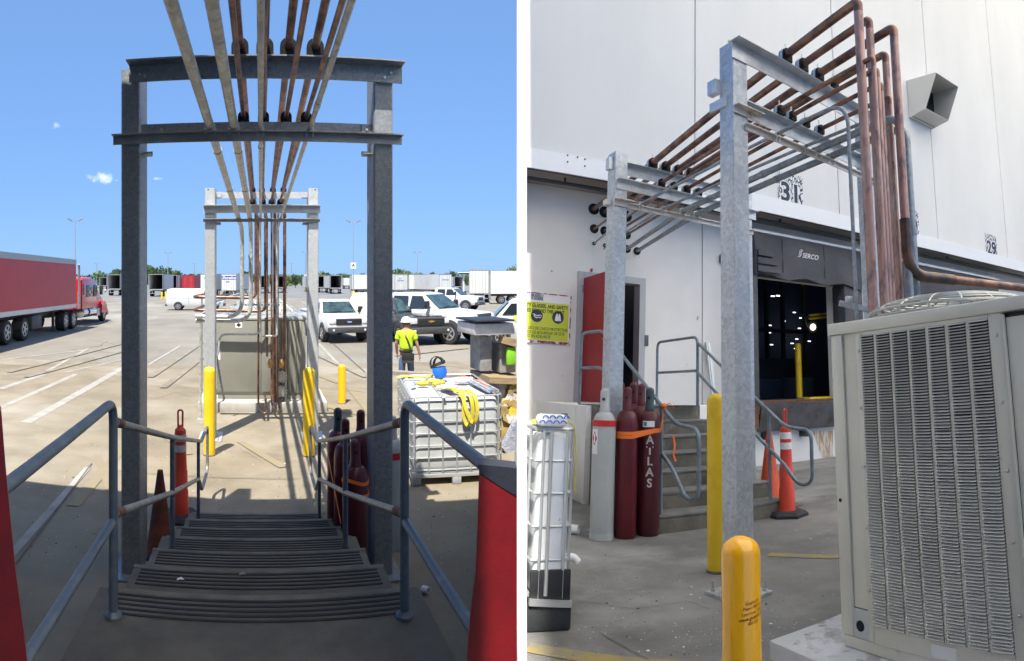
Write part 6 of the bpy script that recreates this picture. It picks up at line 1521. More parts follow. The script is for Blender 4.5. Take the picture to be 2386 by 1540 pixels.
# vent hood
c = BY(2142, 246, YU + .02)
vh = thing('vent_hood', 'beige sheet metal vent hood jutting from the upper wall', 'vent hood', FB, c, 0)
s_ = .52; 
prof = [(-.0, -s_), (-.45, -s_ * .95), (-1.0, .15), (-1.0, s_), (-.0, s_)]
vm = mat('hood sheet metal', (.55, .54, .50), .5)
part('top_sheet', MB().prism([(-s_, 0, s_), (s_, 0, s_), (s_, -.95, s_ - .12), (-s_, -.95, s_ - .12)], (0, 0, .012)), vm, vh)
for x in (-s_, s_ - .012): part('cheek', MB().prism([(x, 0, -s_), (x, 0, s_ - .001), (x, -.95, s_ - .122), (x, -.55, -s_ * .85)], (.012, 0, 0)), vm, vh)
part('bottom_sheet', MB().prism([(-s_ + .013, 0, -s_), (s_ - .013, 0, -s_), (s_ - .013, -.55, -s_ * .85), (-s_ + .013, -.55, -s_ * .85)], (0, 0, .012)), vm, vh)
part('hood_dark_sheet', MB().box((-s_ + .014, -.12, -s_ + .014), (s_ - .014, -.1, s_ - .03)), M_dark, vh)  # solid dark sheet for the shaded hood interior and its grid
# ------------------------------------------------------------------ pipe racks of the dock
NX, NY = 2.77, 3.78; FY = 5.97; XR2 = 4.68; PW = .168
def bz_at(px, py, y): return BY(px, py, y)
ztop = BY(1705, 112, NY).z
PHI = R(7.5)
rb = thing('pipe_rack', 'bright galvanised goalpost rack at the amber bollard', 'pipe rack', FB, (NX, NY, 0), PHI); o = Vector((NX, NY, 0))
RP = Matrix.Rotation(PHI, 3, 'Z'); RPi = Matrix.Rotation(-PHI, 3, 'Z')
def BYr(px, py, y):      # sight line onto the rack's own plane at depth y (rack coordinates), in dock coordinates
    e = Vector((0, 0, HB)); d = ray_b(px, py); nn = RP @ Vector((0, 1, 0)); c = o + RP @ Vector((0, y - NY, 0))
    return e + d * ((c - e).dot(nn) / d.dot(nn))
def loc_r(P): return RPi @ (P - o) + o     # dock coordinates -> unrotated rack coordinates
def sq_post(mb, x, y, z0, z1, w=PW):
    c = .01; h = w / 2
    return mb.prism([(x-h+c, y-h, z0), (x+h-c, y-h, z0), (x+h, y-h+c, z0), (x+h, y+h-c, z0), (x+h-c, y+h, z0), (x-h+c, y+h, z0), (x-h, y+h-c, z0), (x-h, y-h+c, z0)], (0, 0, z1 - z0))
for x in (NX, XR2):
    p_ = part('post', sq_post(MB(o), x, NY, .022, ztop), M_galv, rb)
    part('base_plate', MB(o).box((x - .17, NY - .17, .003), (x + .17, NY + .17, .021)), M_galv, p_)
    for sx in (-1, 1):
        for sy in (-1, 1): part('anchor_bolt', MB(o).lathe([(.016, 0), (.016, .016), (.009, .017), (.009, .07)], (x + .13 * sx, NY + .13 * sy, .0215), 6), M_bolt, p_)
    part('weld_seam', MB(o).box((x - PW/2 - .001, NY - PW/2 - .0015, .1), (x - PW/2 + .006, NY - PW/2 + .004, ztop - .3)), M_galv, p_)
yfN = NY - PW / 2 - .004
def lbeam(t, off, x0, x1, z, leg, y, m_, name, flip=False):
    d = -1 if not flip else 1
    part(name, MB(off).box((x0, y - .010, z - leg), (x1, y, z)).box((x0, y - .011 - leg * .6 if d < 0 else y + .0005, z - .010), (x1, y - .0105 if d < 0 else y + leg * .6, z)), m_, t)
lbeam(rb, o, NX - PW/2 - .02, XR2 + PW/2 + .05, ztop - .005, .15, yfN, M_angleB, 'top_beam')
lbeam(rb, o, NX + PW/2 + .002, XR2 - PW/2 - .002, BY(1740, 240, NY).z, .12, NY + .02, M_angleB, 'middle_beam')
lbeam(rb, o, NX + PW/2 - .05, XR2 + PW/2, BY(1738, 289, yfN).z, .05, yfN - .002, M_angler, 'lower_angle')
zbk = BY(1690, 255, NY).z
part('bracket', MB(o).box((NX - PW/2 - .006, yfN - .012, zbk - .06), (NX + PW/2 + .12, yfN - .003, zbk)).box((NX - PW/2 - .006, yfN - .07, zbk - .009), (NX + PW/2 + .12, yfN - .0125, zbk)), M_angler, rb)
part('bracket', MB(o).box((NX - PW/2 - .02, NY - .02, zbk + .02), (NX - PW/2 - .002, NY + .18, zbk + .10)), M_angleB, rb)
part('bracket', MB(o).box((NX - PW/2 - .06, NY + .06, zbk + .15), (NX - PW/2 - .002, NY + .16, zbk + .27)), M_angleB, rb)
for px, py in ((1698, 119), (1750, 154)):
    q2 = loc_r(BYr(px, py, yfN - .01)); part('bolt', MB(o).lathe([(.016, 0), (.016, .012), (.008, .013), (.008, .025)], Vector((q2.x, yfN - .0105, ztop - .04)), 6, (0, -1, 0)), M_bolt, rb)
rfb = thing('pipe_rack', 'galvanised goalpost rack standing beside the gas cylinders and steps', 'pipe rack', FB, (NX, FY, 0), R(5)); o3 = Vector((NX, FY, 0))
RP3 = Matrix.Rotation(R(5), 3, 'Z'); RP3i = Matrix.Rotation(R(-5), 3, 'Z')
XR3 = XR2
for _k in range(60):       # right post set so that only a sliver of it shows past the near post
    _w = FB @ (o3 + RP3 @ Vector((XR3 - NX + PW / 2, -PW / 2, 2.0)))
    XR3 -= (1192.5 + math.atan2(_w.x, _w.y) * FPX - 1757) * .003
def BYf(px, py, y):
    e = Vector((0, 0, HB)); d = ray_b(px, py); nn = RP3 @ Vector((0, 1, 0)); c = o3 + RP3 @ Vector((0, y - FY, 0))
    return e + d * ((c - e).dot(nn) / d.dot(nn))
def loc_f(P): return RP3i @ (P - o3) + o3
ztf = BX(1433, 366, NX).z
for x in (NX, XR3):
    p_ = part('post', sq_post(MB(o3), x, FY, .022, ztf), M_galv, rfb)
    part('base_plate', MB(o3).box((x - .17, FY - .17, .003), (x + .17, FY + .17, .021)), M_galv, p_)
yfF = FY - PW / 2 - .004
lbeam(rfb, o3, NX + PW/2 + .002, XR3 - PW/2 - .002, BY(1456, 380, FY).z, .13, FY + .02, M_angleB, 'top_beam')
lbeam(rfb, o3, NX - PW/2 + .02, XR3 + PW/2 + .05, BY(1424, 415, yfF).z, .11, yfF, M_angleB, 'middle_beam')
lbeam(rfb, o3, NX + PW/2 + .003, XR3 + PW/2, BY(1456, 473, yfF).z, .055, yfF - .002, M_angler, 'lower_angle')
zq = BY(1420, 462, yfF).z
part('bracket', MB(o3).box((NX - PW/2 - .004, yfF - .012, zq - .07), (NX + PW/2 + .06, yfF - .003, zq)).box((NX - PW/2 - .004, yfF - .07, zq - .009), (NX + PW/2 + .06, yfF - .0125, zq)), M_angler, rfb)
part('bracket', MB(o3).box((NX - PW/2 - .06, FY - .02, zq - .05), (NX - PW/2 - .003, FY + .06, zq + .01)), M_angler, rfb)
part('bracket', MB(o3).box((NX - PW/2 - .05, FY - .04, ztf - .2), (NX - PW/2 - .003, FY + .04, ztf - .06)), M_angleB, rfb)
# clamps
UN = [(1830, 140), (1868, 158), (1905, 176), (1940, 190)]; LN = [(1815, 252), (1842.5, 263), (1874.5, 277), (1908, 290)]
UF = [(1519, 384), (1549, 392), (1578, 401), (1606, 408)]; LF = [(1539, 429), (1568, 437), (1598, 446), (1625, 453)]
yU, yL = yfN - .08, NY - .05
yUF, yLF = FY - .05, yfF - .06
def bclamp(t, off, P, r_, zbeam):
    h = max(P.z - zbeam, r_ * 1.05)
    cl = part('pipe_clamp', MB(off).prism([(P.x - r_ + 0, P.y - .03, zbeam + .002)] + [(P.x + r_ * math.cos(a), P.y - .03, P.z + r_ * math.sin(a)) for a in [math.pi - math.pi * k / 10 for k in range(11)]] + [(P.x + r_, P.y - .03, zbeam + .002)], (0, .06, 0)), M_clamp, t)
    part('clamp_strap', MB(off).ribbon([(P.x - r_ - .004, P.y, zbeam + .01)] + [(P.x + (r_ + .004) * math.cos(a), P.y, P.z + (r_ + .004) * math.sin(a)) for a in [math.pi - math.pi * k / 10 for k in range(11)]] + [(P.x + r_ + .004, P.y, zbeam + .01)], .03, (0, 1, 0), .004), M_bolt, cl)
    part('clamp_bolt', MB(off).tube([(P.x, P.y, P.z + r_), (P.x, P.y, P.z + r_ + .05)], .007, 6), M_bolt, cl)
zU = ztop - .005; zL = BY(1740, 240, NY).z; zUF_ = BY(1456, 380, FY).z; zLF_ = BY(1424, 415, yfF).z
PU = []; PLo = []
for k in range(4):
    a = BYr(*UN[k], yU); a.z = zU + .062; bclamp(rb, o, loc_r(a), .056, zU); PU.append(a)
    a = BYr(*LN[k], yL); a.z = zL + .045; bclamp(rb, o, loc_r(a), .042, zL); PLo.append(a)
QU = []; QL = []
for k in range(4):
    a = BYf(*UF[k], yUF); a.z = zUF_ + .06; bclamp(rfb, o3, loc_f(a), .058, zUF_); QU.append(a)
    a = BYf(*LF[k], yLF); a.z = zLF_ + .045; bclamp(rfb, o3, loc_f(a), .046, zLF_); QL.append(a)
def px_of(P):
    w = FB @ Vector(P); return 1192.5 + math.atan2(w.x, w.y) * FPX
def line_px(P, Q, px):       # point on the line Q->P extended towards the viewer whose bearing is px
    lo, hi = 0.0, 3.0
    for _ in range(40):
        m = (lo + hi) / 2; X_ = P + (P - Q) * m
        if px_of(X_) < px: lo = m
        else: hi = m
    return P + (P - Q) * lo
GPB = 'copper and conduit lines of the loading dock'
def into_wall(px, py): 
    a = BY(px, py, YW); return [a, a + Vector((0, .2, 0))]
def pipeB(name, lab, cat, pts, r_, m, bend=.12, m2=None, split=None, couplings=()):
    base = Vector(pts[-1]) if pts[-1][2] < 3 else Vector(pts[0])
    t = thing(name, lab, cat, FB, base, group=GPB)
    if m2 is None: part('pipe', MB(base).tube(fillet(pts, bend, 8), r_, 14), m, t)
    else:
        a, b = pts[:split + 1], pts[split:]
        # horizontal run with its elbow, then the mottled riser
        el = [*a, lerp(b[0], b[1], bend / max((b[1] - b[0]).length, .01) * 1.1)]
        part('pipe', MB(base).tube(fillet(el, bend, 8), r_, 14), m, t)
        part('riser', MB(base).tube(fillet([el[-1], *b[1:]], bend, 8), r_ * 1.005, 14), m2, t)
    for c_, d_ in couplings: part('coupling', MB(base).tube([c_, d_], r_ * 1.2, 14), m, t)
    return t
ulab = ['tallest copper line, nearest riser of the loading dock', 'copper line second from the left at the dock, slim riser behind the tallest', 'thick copper line whose riser turns right above the fan guard', 'copper line fourth in the upper row with a riser behind the fan cabinet']
ubend = [1998, 2024, 2081, 2062]
for k in range(4):
    B_ = line_px(PU[k], QU[k], ubend[k])
    pts = [*reversed(into_wall(*HU[k])), QU[k], PU[k], B_]
    sp_ = len(pts) - 1
    if k == 2:
        zt_ = BY(2110, 640, B_.y).z
        pts += [Vector((B_.x, B_.y, zt_ + .17))]
    else: pts += [Vector((B_.x, B_.y, .35))]
    tp_ = pipeB('copper_pipe', ulab[k], 'pipe', pts, .037 if k in (0, 2) else .033, M_copper, .09, M_copperR, sp_)
    if k == 2:
        bs_ = Vector(pts[-1]) if pts[-1][2] < 3 else Vector(pts[0])
        part('dark_elbow', MB(bs_).tube(fillet([Vector((B_.x, B_.y, zt_ + .45)), Vector((B_.x, B_.y, zt_)), Vector((B_.x + .5, B_.y - .08, zt_))], .2, 8), .046, 14), M_copperD, tp_)
        part('level_branch', MB(bs_).tube([Vector((B_.x + .33, B_.y - .058, zt_)), Vector((B_.x + 3.2, B_.y - .55, zt_ - .02))], .037, 14), M_copper, tp_)
llab = ['thin copper line, leftmost of the lower dock row', 'thin copper line, second of the lower dock row', 'thin copper line, third of the lower dock row', 'thin copper line, rightmost of the lower dock row']
lbend = [2034, 2043, 2052, 2072]
for k in range(4):
    B_ = line_px(PLo[k], QL[k], lbend[k])
    pts = [*reversed(into_wall(*HL[k])), QL[k], PLo[k], B_]; sp_ = len(pts) - 1
    pts += [Vector((B_.x, B_.y, .35))]
    pipeB('copper_pipe', llab[k], 'pipe', pts, .02, M_copper, .07, M_copperR, sp_)
zA = BY(1738, 289, yfN).z
CN = [((1812, 322), (1492, 505), HC[0], .015, 1973, 'thin conduit with a tall hooked bend down to the fan cabinet'), ((1878, 352), (1545, 512), HC[1], .015, 2031, 'thin conduit, second of the conduits under the dock racks'),
      ((1906, 352), (1590, 520), HC[2], .033, 2094, 'thick blue grey conduit, left of two under the dock racks'), ((1938, 366), (1622, 526), HC[3], .033, 2110, 'thick blue grey conduit, right of two under the dock racks')]
for k, (n_, f_, h_, r_, bx, lab) in enumerate(CN):
    P = BYr(*n_, yfN - .03); P.z = zA + r_ + .003; Q = BYf(*f_, yfF - .03); Q.z = BY(1456, 473, yfF).z + r_ + .003
    if k == 0: P = BYr(1812, 330, yfN - .03); P.z = zA + r_ + .003
    B_ = line_px(P, Q, bx)
    pts = [*reversed(into_wall(*h_)), Q, P, B_, Vector((B_.x, B_.y, .35))]
    cps = [(lerp(P, Q, .34), lerp(P, Q, .36)), (lerp(P, Q, .75), lerp(P, Q, .77)), (lerp(Vector((B_.x, B_.y, B_.z)), Vector((B_.x, B_.y, .4)), .28), lerp(Vector((B_.x, B_.y, B_.z)), Vector((B_.x, B_.y, .4)), .30))]
    pipeB('conduit', lab, 'conduit', pts, r_, M_condB, .22 if k == 0 else .14, couplings=cps if k else cps[:1])
    for tt, off, C_ in ((rb, o, P), (rfb, o3, Q)):
        ub = part('u_bolt', ubolt_mesh(r_ + .005), None, tt); ub.location = (loc_r(C_) if tt is rb else loc_f(C_)) - off
# small strut holding the thin riser
q2 = BY(2010, 705, 3.1)
ss = thing('strut_rail', 'short slotted strut bracing the risers above the fan cabinet', 'strut', FB, q2)
part('channel', MB(q2).slab(BY(1955, 706, 3.2), BY(2062, 730, 3.0), (0, 0, 1), .04, .04), M_galv, ss)
part('strut_clip', MB(q2).bbox(BY(1972, 700, 3.12) - Vector((.02, .03, .02)), BY(1972, 700, 3.12) + Vector((.04, .0, .03)), .005), M_bolt, ss)

# ------------------------------------------------------------------ bollards, cone, channelizer at the dock
q2 = BZ(1686, 1338); bollard(FB, q2 + Vector((.0, .09, 0)), 1.40, .082, M_yel, 'dented yellow bollard behind the near galvanised post', GB)
c = BZ(1725, 1262, .88); rr = 43 / FPX * math.hypot(c.x, c.y)
am = bollard(FB, Vector((c.x, c.y, 0)), .90, rr, M_org, 'glossy amber bollard in the foreground of the dock', GB)
cdir = math.atan2(-c.y, -c.x)
for i, (s_, z, sz) in enumerate((('Guard Inc', .700, .015), ('Paper Mill Rd', .684, .014), ('Lawrence Hills', .668, .014), ('www.guard.com', .652, .016), ('800.200', .636, .013))):
    V_, F_ = text_mb(s_, sz, (0, 0, z), (1, 0, 0), (0, 0, 1), .0, .0 if i != 3 else .012, .2)
    a0 = cdir + .62
    V2 = [Vector(((rr + .0012) * math.cos(a0 + v.x / rr), (rr + .0012) * math.sin(a0 + v.x / rr), v.z + v.x * .12)) for v in V_]
    part('printed_lines', MB().add(V2, F_), mat('brown bollard ink', (.30, .09, .01), .5) if i == 0 else bpy.data.materials['brown bollard ink'], am)
tb = BZ(1850, 1205); channelizer(FB, tb + Vector((0, .12, 0)), 1.22, 'red orange channelizer post with white bands beside the dock handrail loop', 6, .3)
cb_ = BZ(1806, 1178); cone(FB, Vector((cb_.x, cb_.y + .1, 0)), .92, M_cone, 'grimy orange traffic cone behind the handrail at the dock wall')
# ------------------------------------------------------------------ gas cylinders at the dock
GC2 = 'gas cylinders strapped to the dock handrail'
H_ = 1.47
def bpos(px, py, dy=.115): 
    q_ = BZ(px, py); d_ = Vector((q_.x, q_.y, 0)).normalized(); return q_ + d_ * dy
g1 = gas_cylinder(FB, bpos(1400, 1262), 1.44, .116, M_cylg, M_cylg, 'pale grey gas cylinder with red band, standing left of the strapped maroon ones', GC2, rz=-.7)
part('red_band', MB().lathe([(.1175, 1.065), (.1175, 1.125)], (0, 0, 0), 24), M_red, g1)
part('foot_ring', MB().lathe([(.1175, .0), (.1185, .05), (.1175, .06)], (0, 0, .003), 24), M_cylg, g1)
def wrap(t, a0, a1, z0, z1, r_, m, name, n=8, parent=None):
    V_ = []; F_ = []
    for i in range(n + 1):
        a = a0 + (a1 - a0) * i / n; V_ += [(r_ * math.cos(a), r_ * math.sin(a), z0), (r_ * math.cos(a), r_ * math.sin(a), z1)]
    for i in range(n): F_.append((i*2, i*2+2, i*2+3, i*2+1))
    return part(name, MB().add(V_, F_), m, parent or t)
lb = wrap(g1, -2.6, -1.85, .80, 1.04, .1178, M_paper, 'hazard_label')
c0 = -2.2
part('hazard_diamond', MB().add([(.1186 * math.cos(c0 + u), .1186 * math.sin(c0 + u), .95 + v) for u, v in ((-.3, 0), (-.15, -.035), (0, -.07), (.15, -.035), (.3, 0), (.15, .035), (0, .07), (-.15, .035))], [tuple(range(8))]), M_red, lb)
g2 = gas_cylinder(FB, bpos(1455, 1258), 1.46, .112, M_cylm, M_cylm, 'clean maroon gas cylinder at the front, left of the ATLAS one', GC2, rz=-.7)
g3 = gas_cylinder(FB, bpos(1509, 1252), 1.46, .114, M_cylmD, M_cylcap, 'scratched maroon gas cylinder stencilled ATLAS with a dark teal cap', GC2, rz=-.7)
wrap(g3, -2.0, -.9, 1.06, 1.12, .1152, M_paper, 'white_sticker'); wrap(g3, -1.95, -1.6, 1.07, 1.11, .1158, mat('teal diamond', (.02, .3, .35), .5), 'teal_mark')
for i, ch in enumerate('ATLAS'):
    V_, F_ = text_mb(ch, .115, (0, 0, .93 - i * .105), (1, 0, 0), (0, 0, 1), .0, .03)
    a0 = -1.30
    part('stencil_letter', MB().add([Vector((.1162 * math.cos(a0 + v.x / .115), .1162 * math.sin(a0 + v.x / .115), v.z)) for v in V_], F_), M_whiteprint, g3)
p2 = bpos(1455, 1258); p3 = bpos(1509, 1252)
for (px, dy, lab) in ((1437, .36, 'maroon gas cylinder at the back, left of three behind'), (1470, .46, 'maroon gas cylinder at the back, middle of three behind'), (1488, .32, 'maroon gas cylinder at the back, right of three behind')):
    q_ = bpos(px, 1256, .115 + dy); gas_cylinder(FB, q_, 1.52 if px != 1488 else 1.5, .112, M_cylm, M_cylm, lab, GC2, rz=-.7)
# orange strap: round the front pair, knotted on the handrail
zs_ = 1.0
fr = Vector((math.sin(-.0), -1, 0))
t2 = Vector((p3.x - p2.x, p3.y - p2.y, 0)).normalized(); d2 = Vector((-t2.y, t2.x, 0))
def around(c_, r_, a, z): return Vector((c_.x, c_.y, z)) + (t2 * math.cos(a) - d2 * math.sin(a)) * r_
sb = thing('ratchet_strap', 'bright orange strap binding the front maroon cylinders to the handrail', 'strap', FB, Vector((p2.x, p2.y, zs_)))
ob_ = Vector((p2.x, p2.y, zs_))
knot = Vector((3.30, 5.80, zsl(5.80, 2.2) + .03))
for dz, up_ in ((.0, .03), (-.035, .0)):
    path = [around(p2, .1165, a, zs_ + dz) for a in [math.pi * 1.05 - math.pi * .55 * k / 8 for k in range(9)]] + [around(p3, .119, a, zs_ + dz * .3 + .03) for a in [math.pi * .5 - math.pi * .35 * k / 5 for k in range(6)]] + [knot + Vector((0, 0, dz * .3))]
    part('webbing', MB(ob_).ribbon(path, .032, (0, 0, 1), .004), M_strap, sb)
part('knot', MB(ob_).ball(knot, (.035, .04, .03), 8, 6).ribbon([knot, knot + Vector((.05, -.03, .03)), knot + Vector((.10, -.05, -.02))], .03, (0, 1, .3), .004), M_strap, sb)
tl0 = Vector((3.31, 5.62, .98)); single('strap_tail', MB(tl0).ribbon([tl0, tl0 + Vector((.02, 0, -.1)), tl0 + Vector((.0, -.01, -.2)), tl0 + Vector((.02, -.02, -.26))], .022, (1, 0, .1), .003), M_strap, FB, 'loose orange strap tail hanging from the dock handrail', 'strap', loc=tl0)

# ------------------------------------------------------------------ caged tote at the left of the dock view
a = BZ(1229.5, 1474); b = BZ(1308, 1470)
rzT = math.atan2(b.y - a.y, b.x - a.x); wT = (b - a).length + .02
tB = tote(FB, a, rzT, max(wT, .25), .62, 1.17, M_ibcw, 'clean white caged tote on a black base cut off at the left of the dock', 6, 2, 2, 'black')
def TB(x, y, z): return a + Matrix.Rotation(rzT, 3, 'Z') @ Vector((x, y, z))
part('middle_upright', MB().tube([(wT * .42, -.006, .2), (wT * .42, -.006, 1.14)], .012, 8), M_cage, tB)
sl_ = TB(wT * .5, .1, 1.17)
cp = thing('caution_tape', 'yellow caution tape with black letters lying on the white caged tote', 'tape', FB, sl_, rzT)
part('tape', MB().ribbon([(-.12, .0, .02), (-.05, .05, .035), (.08, .02, .04), (.12, .0, .03)], .05, [Vector((.1, 1, .5))] * 4, .003).ribbon([(.12, .0, .032), (.15, -.03, .0), (.165, -.04, -.2), (.16, -.05, -.40)], .016, [Vector((.6, .8, 0))] * 4, .003), M_ystrap, cp)
part('tape_print', MB().add(*text_mb('SB', .05, (.09, .0, .065), (1, 0, 0), (0, .5, .8), .003, .02)), M_blackprint, cp)
part('tape_print', MB().add(*text_mb('K A', .05, (-.04, .0, .06), (1, 0, 0), (0, .5, .8), .003, .02)), M_blackprint, cp)
bgT = TB(wT * .4, -.0, 1.175)
pb_ = thing('patterned_bag', 'white bag with blue scallop pattern lying on the caged tote', 'bag', FB, bgT, rzT)
part('bag_body', MB().bbox((-.1, -.04, .0), (.1, .05, .075), .03), M_paper, pb_)
for i in range(4):
    for j in range(2):
        cx_, cz_ = -.07 + .045 * i + .02 * j, .02 + .03 * j
        part('scallop', MB().tube([(cx_ + .018 * math.cos(t_), -.0415, cz_ + .018 * math.sin(t_)) for t_ in [math.pi * k / 6 for k in range(7)]], .0035, 5), M_blue, pb_)
el = BZ(1318, 1372); ep = TB(wT + .01, .2, .36)
pe = thing('pvc_elbow', 'white plastic elbow pipe poking out beside the white tote', 'pipe elbow', FB, ep)
part('elbow', MB(ep).tube(fillet([ep, ep + Vector((.09, -.02, .0)), ep + Vector((.115, -.03, -.03))], .03, 6), .024, 12), M_paper, pe)
po = BZ(1328, 1243); single('pipe_offcut', MB().lathe([(.045, 0), (.045, .09), (.037, .09), (.037, .005)], (0, 0, .045), 16, (.8, -.7, 0)), M_paper, FB, 'white pipe offcut on the apron left of the grey gas cylinder', 'pipe offcut', loc=po)
ls0, ls1 = BY(1666, 960, YW - .25), BY(1648, 797, YW - .05); q2 = ls0
single('strut_channel', MB(q2).slab(ls0, ls1, (1, 0, 0), .05, .09).slab(ls0 + Vector((.0, -.03, 0)), ls1 + Vector((0, -.03, 0)), (1, 0, 0), .012, .03), M_cage, FB, 'bright silver strut channel leaning against the white wall behind the handrail', 'strut channel', loc=q2)
lt = BZ(1868, 1497) ; single('litter', MB().ball((0, 0, .012), (.025, .012, .01), 8, 5).ball((.02, .01, .012), (.015, .015, .01), 8, 5), M_padB, FB, 'crumpled pale scrap on the apron left of the big cabinet pad', 'litter', loc=lt)
wl = BZ(1803, 1168); 
bt_ = thing('timber_block', 'short brown timber block under the orange cone', 'timber', FB, Vector((cb_.x + .02, cb_.y - .22, 0)))
part('block', MB().bbox((-.18, -.05, .003), (.2, .05, .06), .008), M_oldwood, bt_)

# ------------------------------------------------------------------ big louvred condenser on its pad
AX0 = 2.456; AY1 = 2.457; AY0 = .62; AZ0 = .10; AZ1 = 1.765; AXD = 3.9
o5 = Vector((AX0, AY1, AZ0))
pc = BZ(1803, 1490, .1)
pdB = thing('equipment_pad', 'chipped pale concrete pad under the big louvred condenser', 'pad', FB, Vector((pc.x, pc.y, 0)))
part('slab', MB(Vector((pc.x, pc.y, 0))).bbox((pc.x - .02, AY0 - .5, -.15), (AXD + .3, pc.y + .02, .098), .012), M_padB, pdB)
ac = thing('condenser_unit', 'big warm grey condenser with seven louvre columns at the right edge of the dock', 'air conditioner', FB, o5)
# face x = AX0, local lateral axis is -y
part('coil', MB(o5).box((AX0 + .035, AY0, AZ0 + .06), (AXD, AY1 - .04, AZ1 - .07)), M_coil, ac)
part('far_side_panel', MB(o5).box((AX0 + .02, AY1 - .038, AZ0 + .02), (AXD, AY1 - .008, AZ1 - .06)), M_acB, ac)
part('base_rail', MB(o5).bbox((AX0 + .006, AY0, AZ0), (AXD, AY1 - .01, AZ0 + .058), .006), M_acB, ac)
part('top_rim', MB(o5).bbox((AX0 - .012, AY0, AZ1 - .065), (AXD, AY1 + .012, AZ1), .008), M_acB, ac)
def fpy(px, py=1000): return BX(px, py, AX0).y
cols = [(2004.5, 2034), (2039.5, 2071.5), (2077, 2112.5), (2118, 2155), (2162, 2201), (2208.5, 2250), (2258, 2303)]
def col_y(p): return fpy(p, 780)
ycols = [(col_y(a_), col_y(b_)) for a_, b_ in cols]
zc0, zc1 = AZ0 + .14, AZ1 - .085
yA_ = ycols[0][0]; yZ_ = ycols[-1][1]
# corner post and side channel
part('corner_post', MB(o5).bbox((AX0, AY1 - .075, AZ0 + .06), (AX0 + .03, AY1, AZ1 - .066), .006), M_acB, ac)
part('recess_panel', MB(o5).box((AX0 + .016, AY1 - .19, AZ0 + .20), (AX0 + .03, AY1 - .077, AZ1 - .066)), M_acB, ac)
part('edge_lip', MB(o5).bbox((AX0 - .004, AY1 - .085, AZ0 + .06), (AX0 + .012, AY1 - .076, AZ1 - .07), .002), M_acB, ac)
part('panel_strip', MB(o5).bbox((AX0, yA_ + .002, AZ0 + .06), (AX0 + .014, AY1 - .191, AZ1 - .066), .003), M_acB, ac)
for (a0, a1), (b0, b1) in zip(ycols, ycols[1:]):
    part('panel_strip', MB(o5).box((AX0, b0, zc0), (AX0 + .014, a1, zc1)), M_acB, ac)
part('panel_head', MB(o5).box((AX0, yZ_, zc1 + .0005), (AX0 + .014, yA_, AZ1 - .066)), M_acB, ac)
part('panel_foot', MB(o5).box((AX0, yZ_, AZ0 + .06), (AX0 + .014, yA_, zc0 - .0005)), M_acB, ac)
part('panel_strip', MB(o5).bbox((AX0, yZ_ - .075, AZ0 + .06), (AX0 + .014, yZ_ - .001, AZ1 - .066), .003), M_acB, ac)
part('edge_lip', MB(o5).bbox((AX0 - .006, yZ_ - .088, AZ0 + .06), (AX0 + .012, yZ_ - .077, AZ1 - .075), .003), M_acB, ac)
part('right_panel', MB(o5).bbox((AX0 + .010, AY0, AZ0 + .06), (AX0 + .024, yZ_ - .089, AZ1 - .09), .004), M_acB, ac)
part('service_hatch', MB(o5).bbox((AX0 + .002, AY1 - .20, AZ0 + .06), (AX0 + .02, AY1 - .078, AZ0 + .195), .004), M_padB, ac)
hatch_y = AY1 - .135
part('cable_hole', MB(o5).lathe([(.026, 0), (.026, .004)], (AX0 + .0015, hatch_y, AZ0 + .12), 16, (-1, 0, 0)), M_dark, ac)
part('knockout', MB(o5).lathe([(.010, 0), (.010, .003)], (AX0 - .001, AY1 - .03, AZ0 + .72), 12, (-1, 0, 0)), M_dark, ac)
for z in (.3, .6, .9, 1.2, 1.5):
    for y in (yA_ + .02, yZ_ - .04):
        part('screw', MB(o5).lathe([(.010, 0), (.009, .005), (.004, .007)], (AX0 - .0005, y, AZ0 + z), 8, (-1, 0, 0)), M_bolt, ac)
NR = 100; pitch = (zc1 - zc0) / NR
slat_meshes = {}
def slat_mb(w):
    h = pitch
    # louvre: leans outwards at the bottom over a dark slot
    pr = [(.014, h * 1.0), (.003, h * .96), (-.008, h * .68), (-.012, h * .46), (-.0105, h * .42), (-.004, h * .62), (.014, h * .90)]
    return MB().prism([(x, 0, z) for x, z in pr], (0, w, 0))
stuff = MB()
cnt = 0
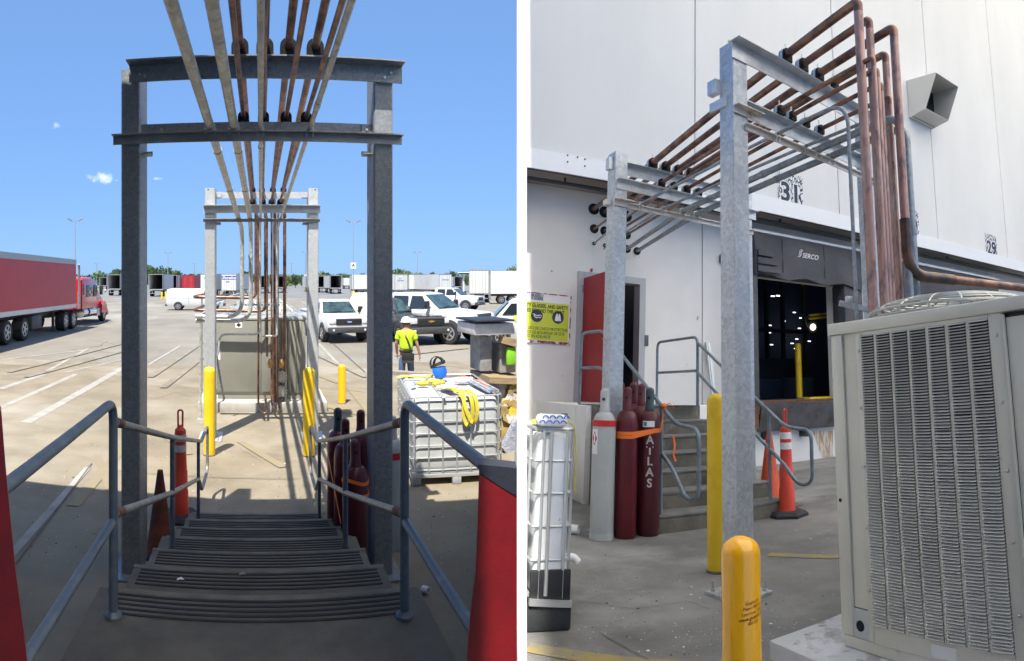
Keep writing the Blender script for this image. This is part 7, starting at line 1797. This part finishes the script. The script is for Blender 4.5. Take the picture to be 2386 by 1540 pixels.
for ci, (ya_, yb__) in reversed(list(enumerate(ycols))):
    w = ya_ - yb__ - .002
    me = slat_mb(w).mesh('louver_slat', M_slat, False)
    for r_ in range(NR):
        z = zc0 + pitch * r_
        if cnt < 300:
            s_ = part('louver_slat', me, None, ac); s_.location = Vector((AX0, yb__ + .001, z)) - o5; s_.rotation_euler = (random.gauss(0, .004), random.gauss(0, .02) + (random.uniform(-.12, .16) if random.random() < .03 else 0), 0); cnt += 1
        else:
            tmp = slat_mb(w); stuff.add([v + Vector((AX0, yb__ + .001, z)) - o5 for v in tmp.v], tmp.f)
part('louver_slats', stuff, M_slat, ac, kind='stuff', smooth=False)
part('rating_plate', MB(o5).box((AX0 - .0025, yZ_ + .30, AZ0 + .07), (AX0 - .0005, yZ_ + .44, AZ0 + .125)), M_paper, ac)
gy = (fpy(2078, 705) + fpy(2355, 690)) / 2
def fan_guard(cx, cy, R_, h):
    mb = MB(o5)
    rings = [(R_ * k, AZ1 + .03 + h * math.sqrt(max(0, 1 - (k * .96) ** 2))) for k in (1, .93, .85, .76, .67, .58, .49, .40, .30, .2)]
    rings = [(R_, AZ1 + .004), (R_, AZ1 + .03), (R_, AZ1 + .06)] + rings
    for r_, z in rings: mb.tube([(cx + r_ * math.cos(t_), cy + r_ * math.sin(t_), z) for t_ in [6.2832 * k / 36 for k in range(36)]],   .006, 5, closed=True)
    for k in range(18):
        t_ = 6.2832 * k / 18
        mb.tube([(cx + r_ * math.cos(t_), cy + r_ * math.sin(t_), z) for r_, z in [rings[0]] + rings[3:]], .006, 5)
    part('fan_guard', mb, M_wire, ac)
    part('fan_ring', MB(o5).lathe([(R_ * 1.04, 0), (R_ * 1.02, .028), (R_ * .97, .028), (R_ * .97, 0.001)], (cx, cy, AZ1 + .001), 36), M_actop, ac)
gc = BX(2216, 700, AX0 + .62)
fan_guard(gc.x, gc.y, .50, .125)
part('lid', MB(o5).box((AX0 + .01, AY0 + .01, AZ1 - .02), (AXD - .01, AY1 - .0, AZ1 + .0005)), M_actop, ac)
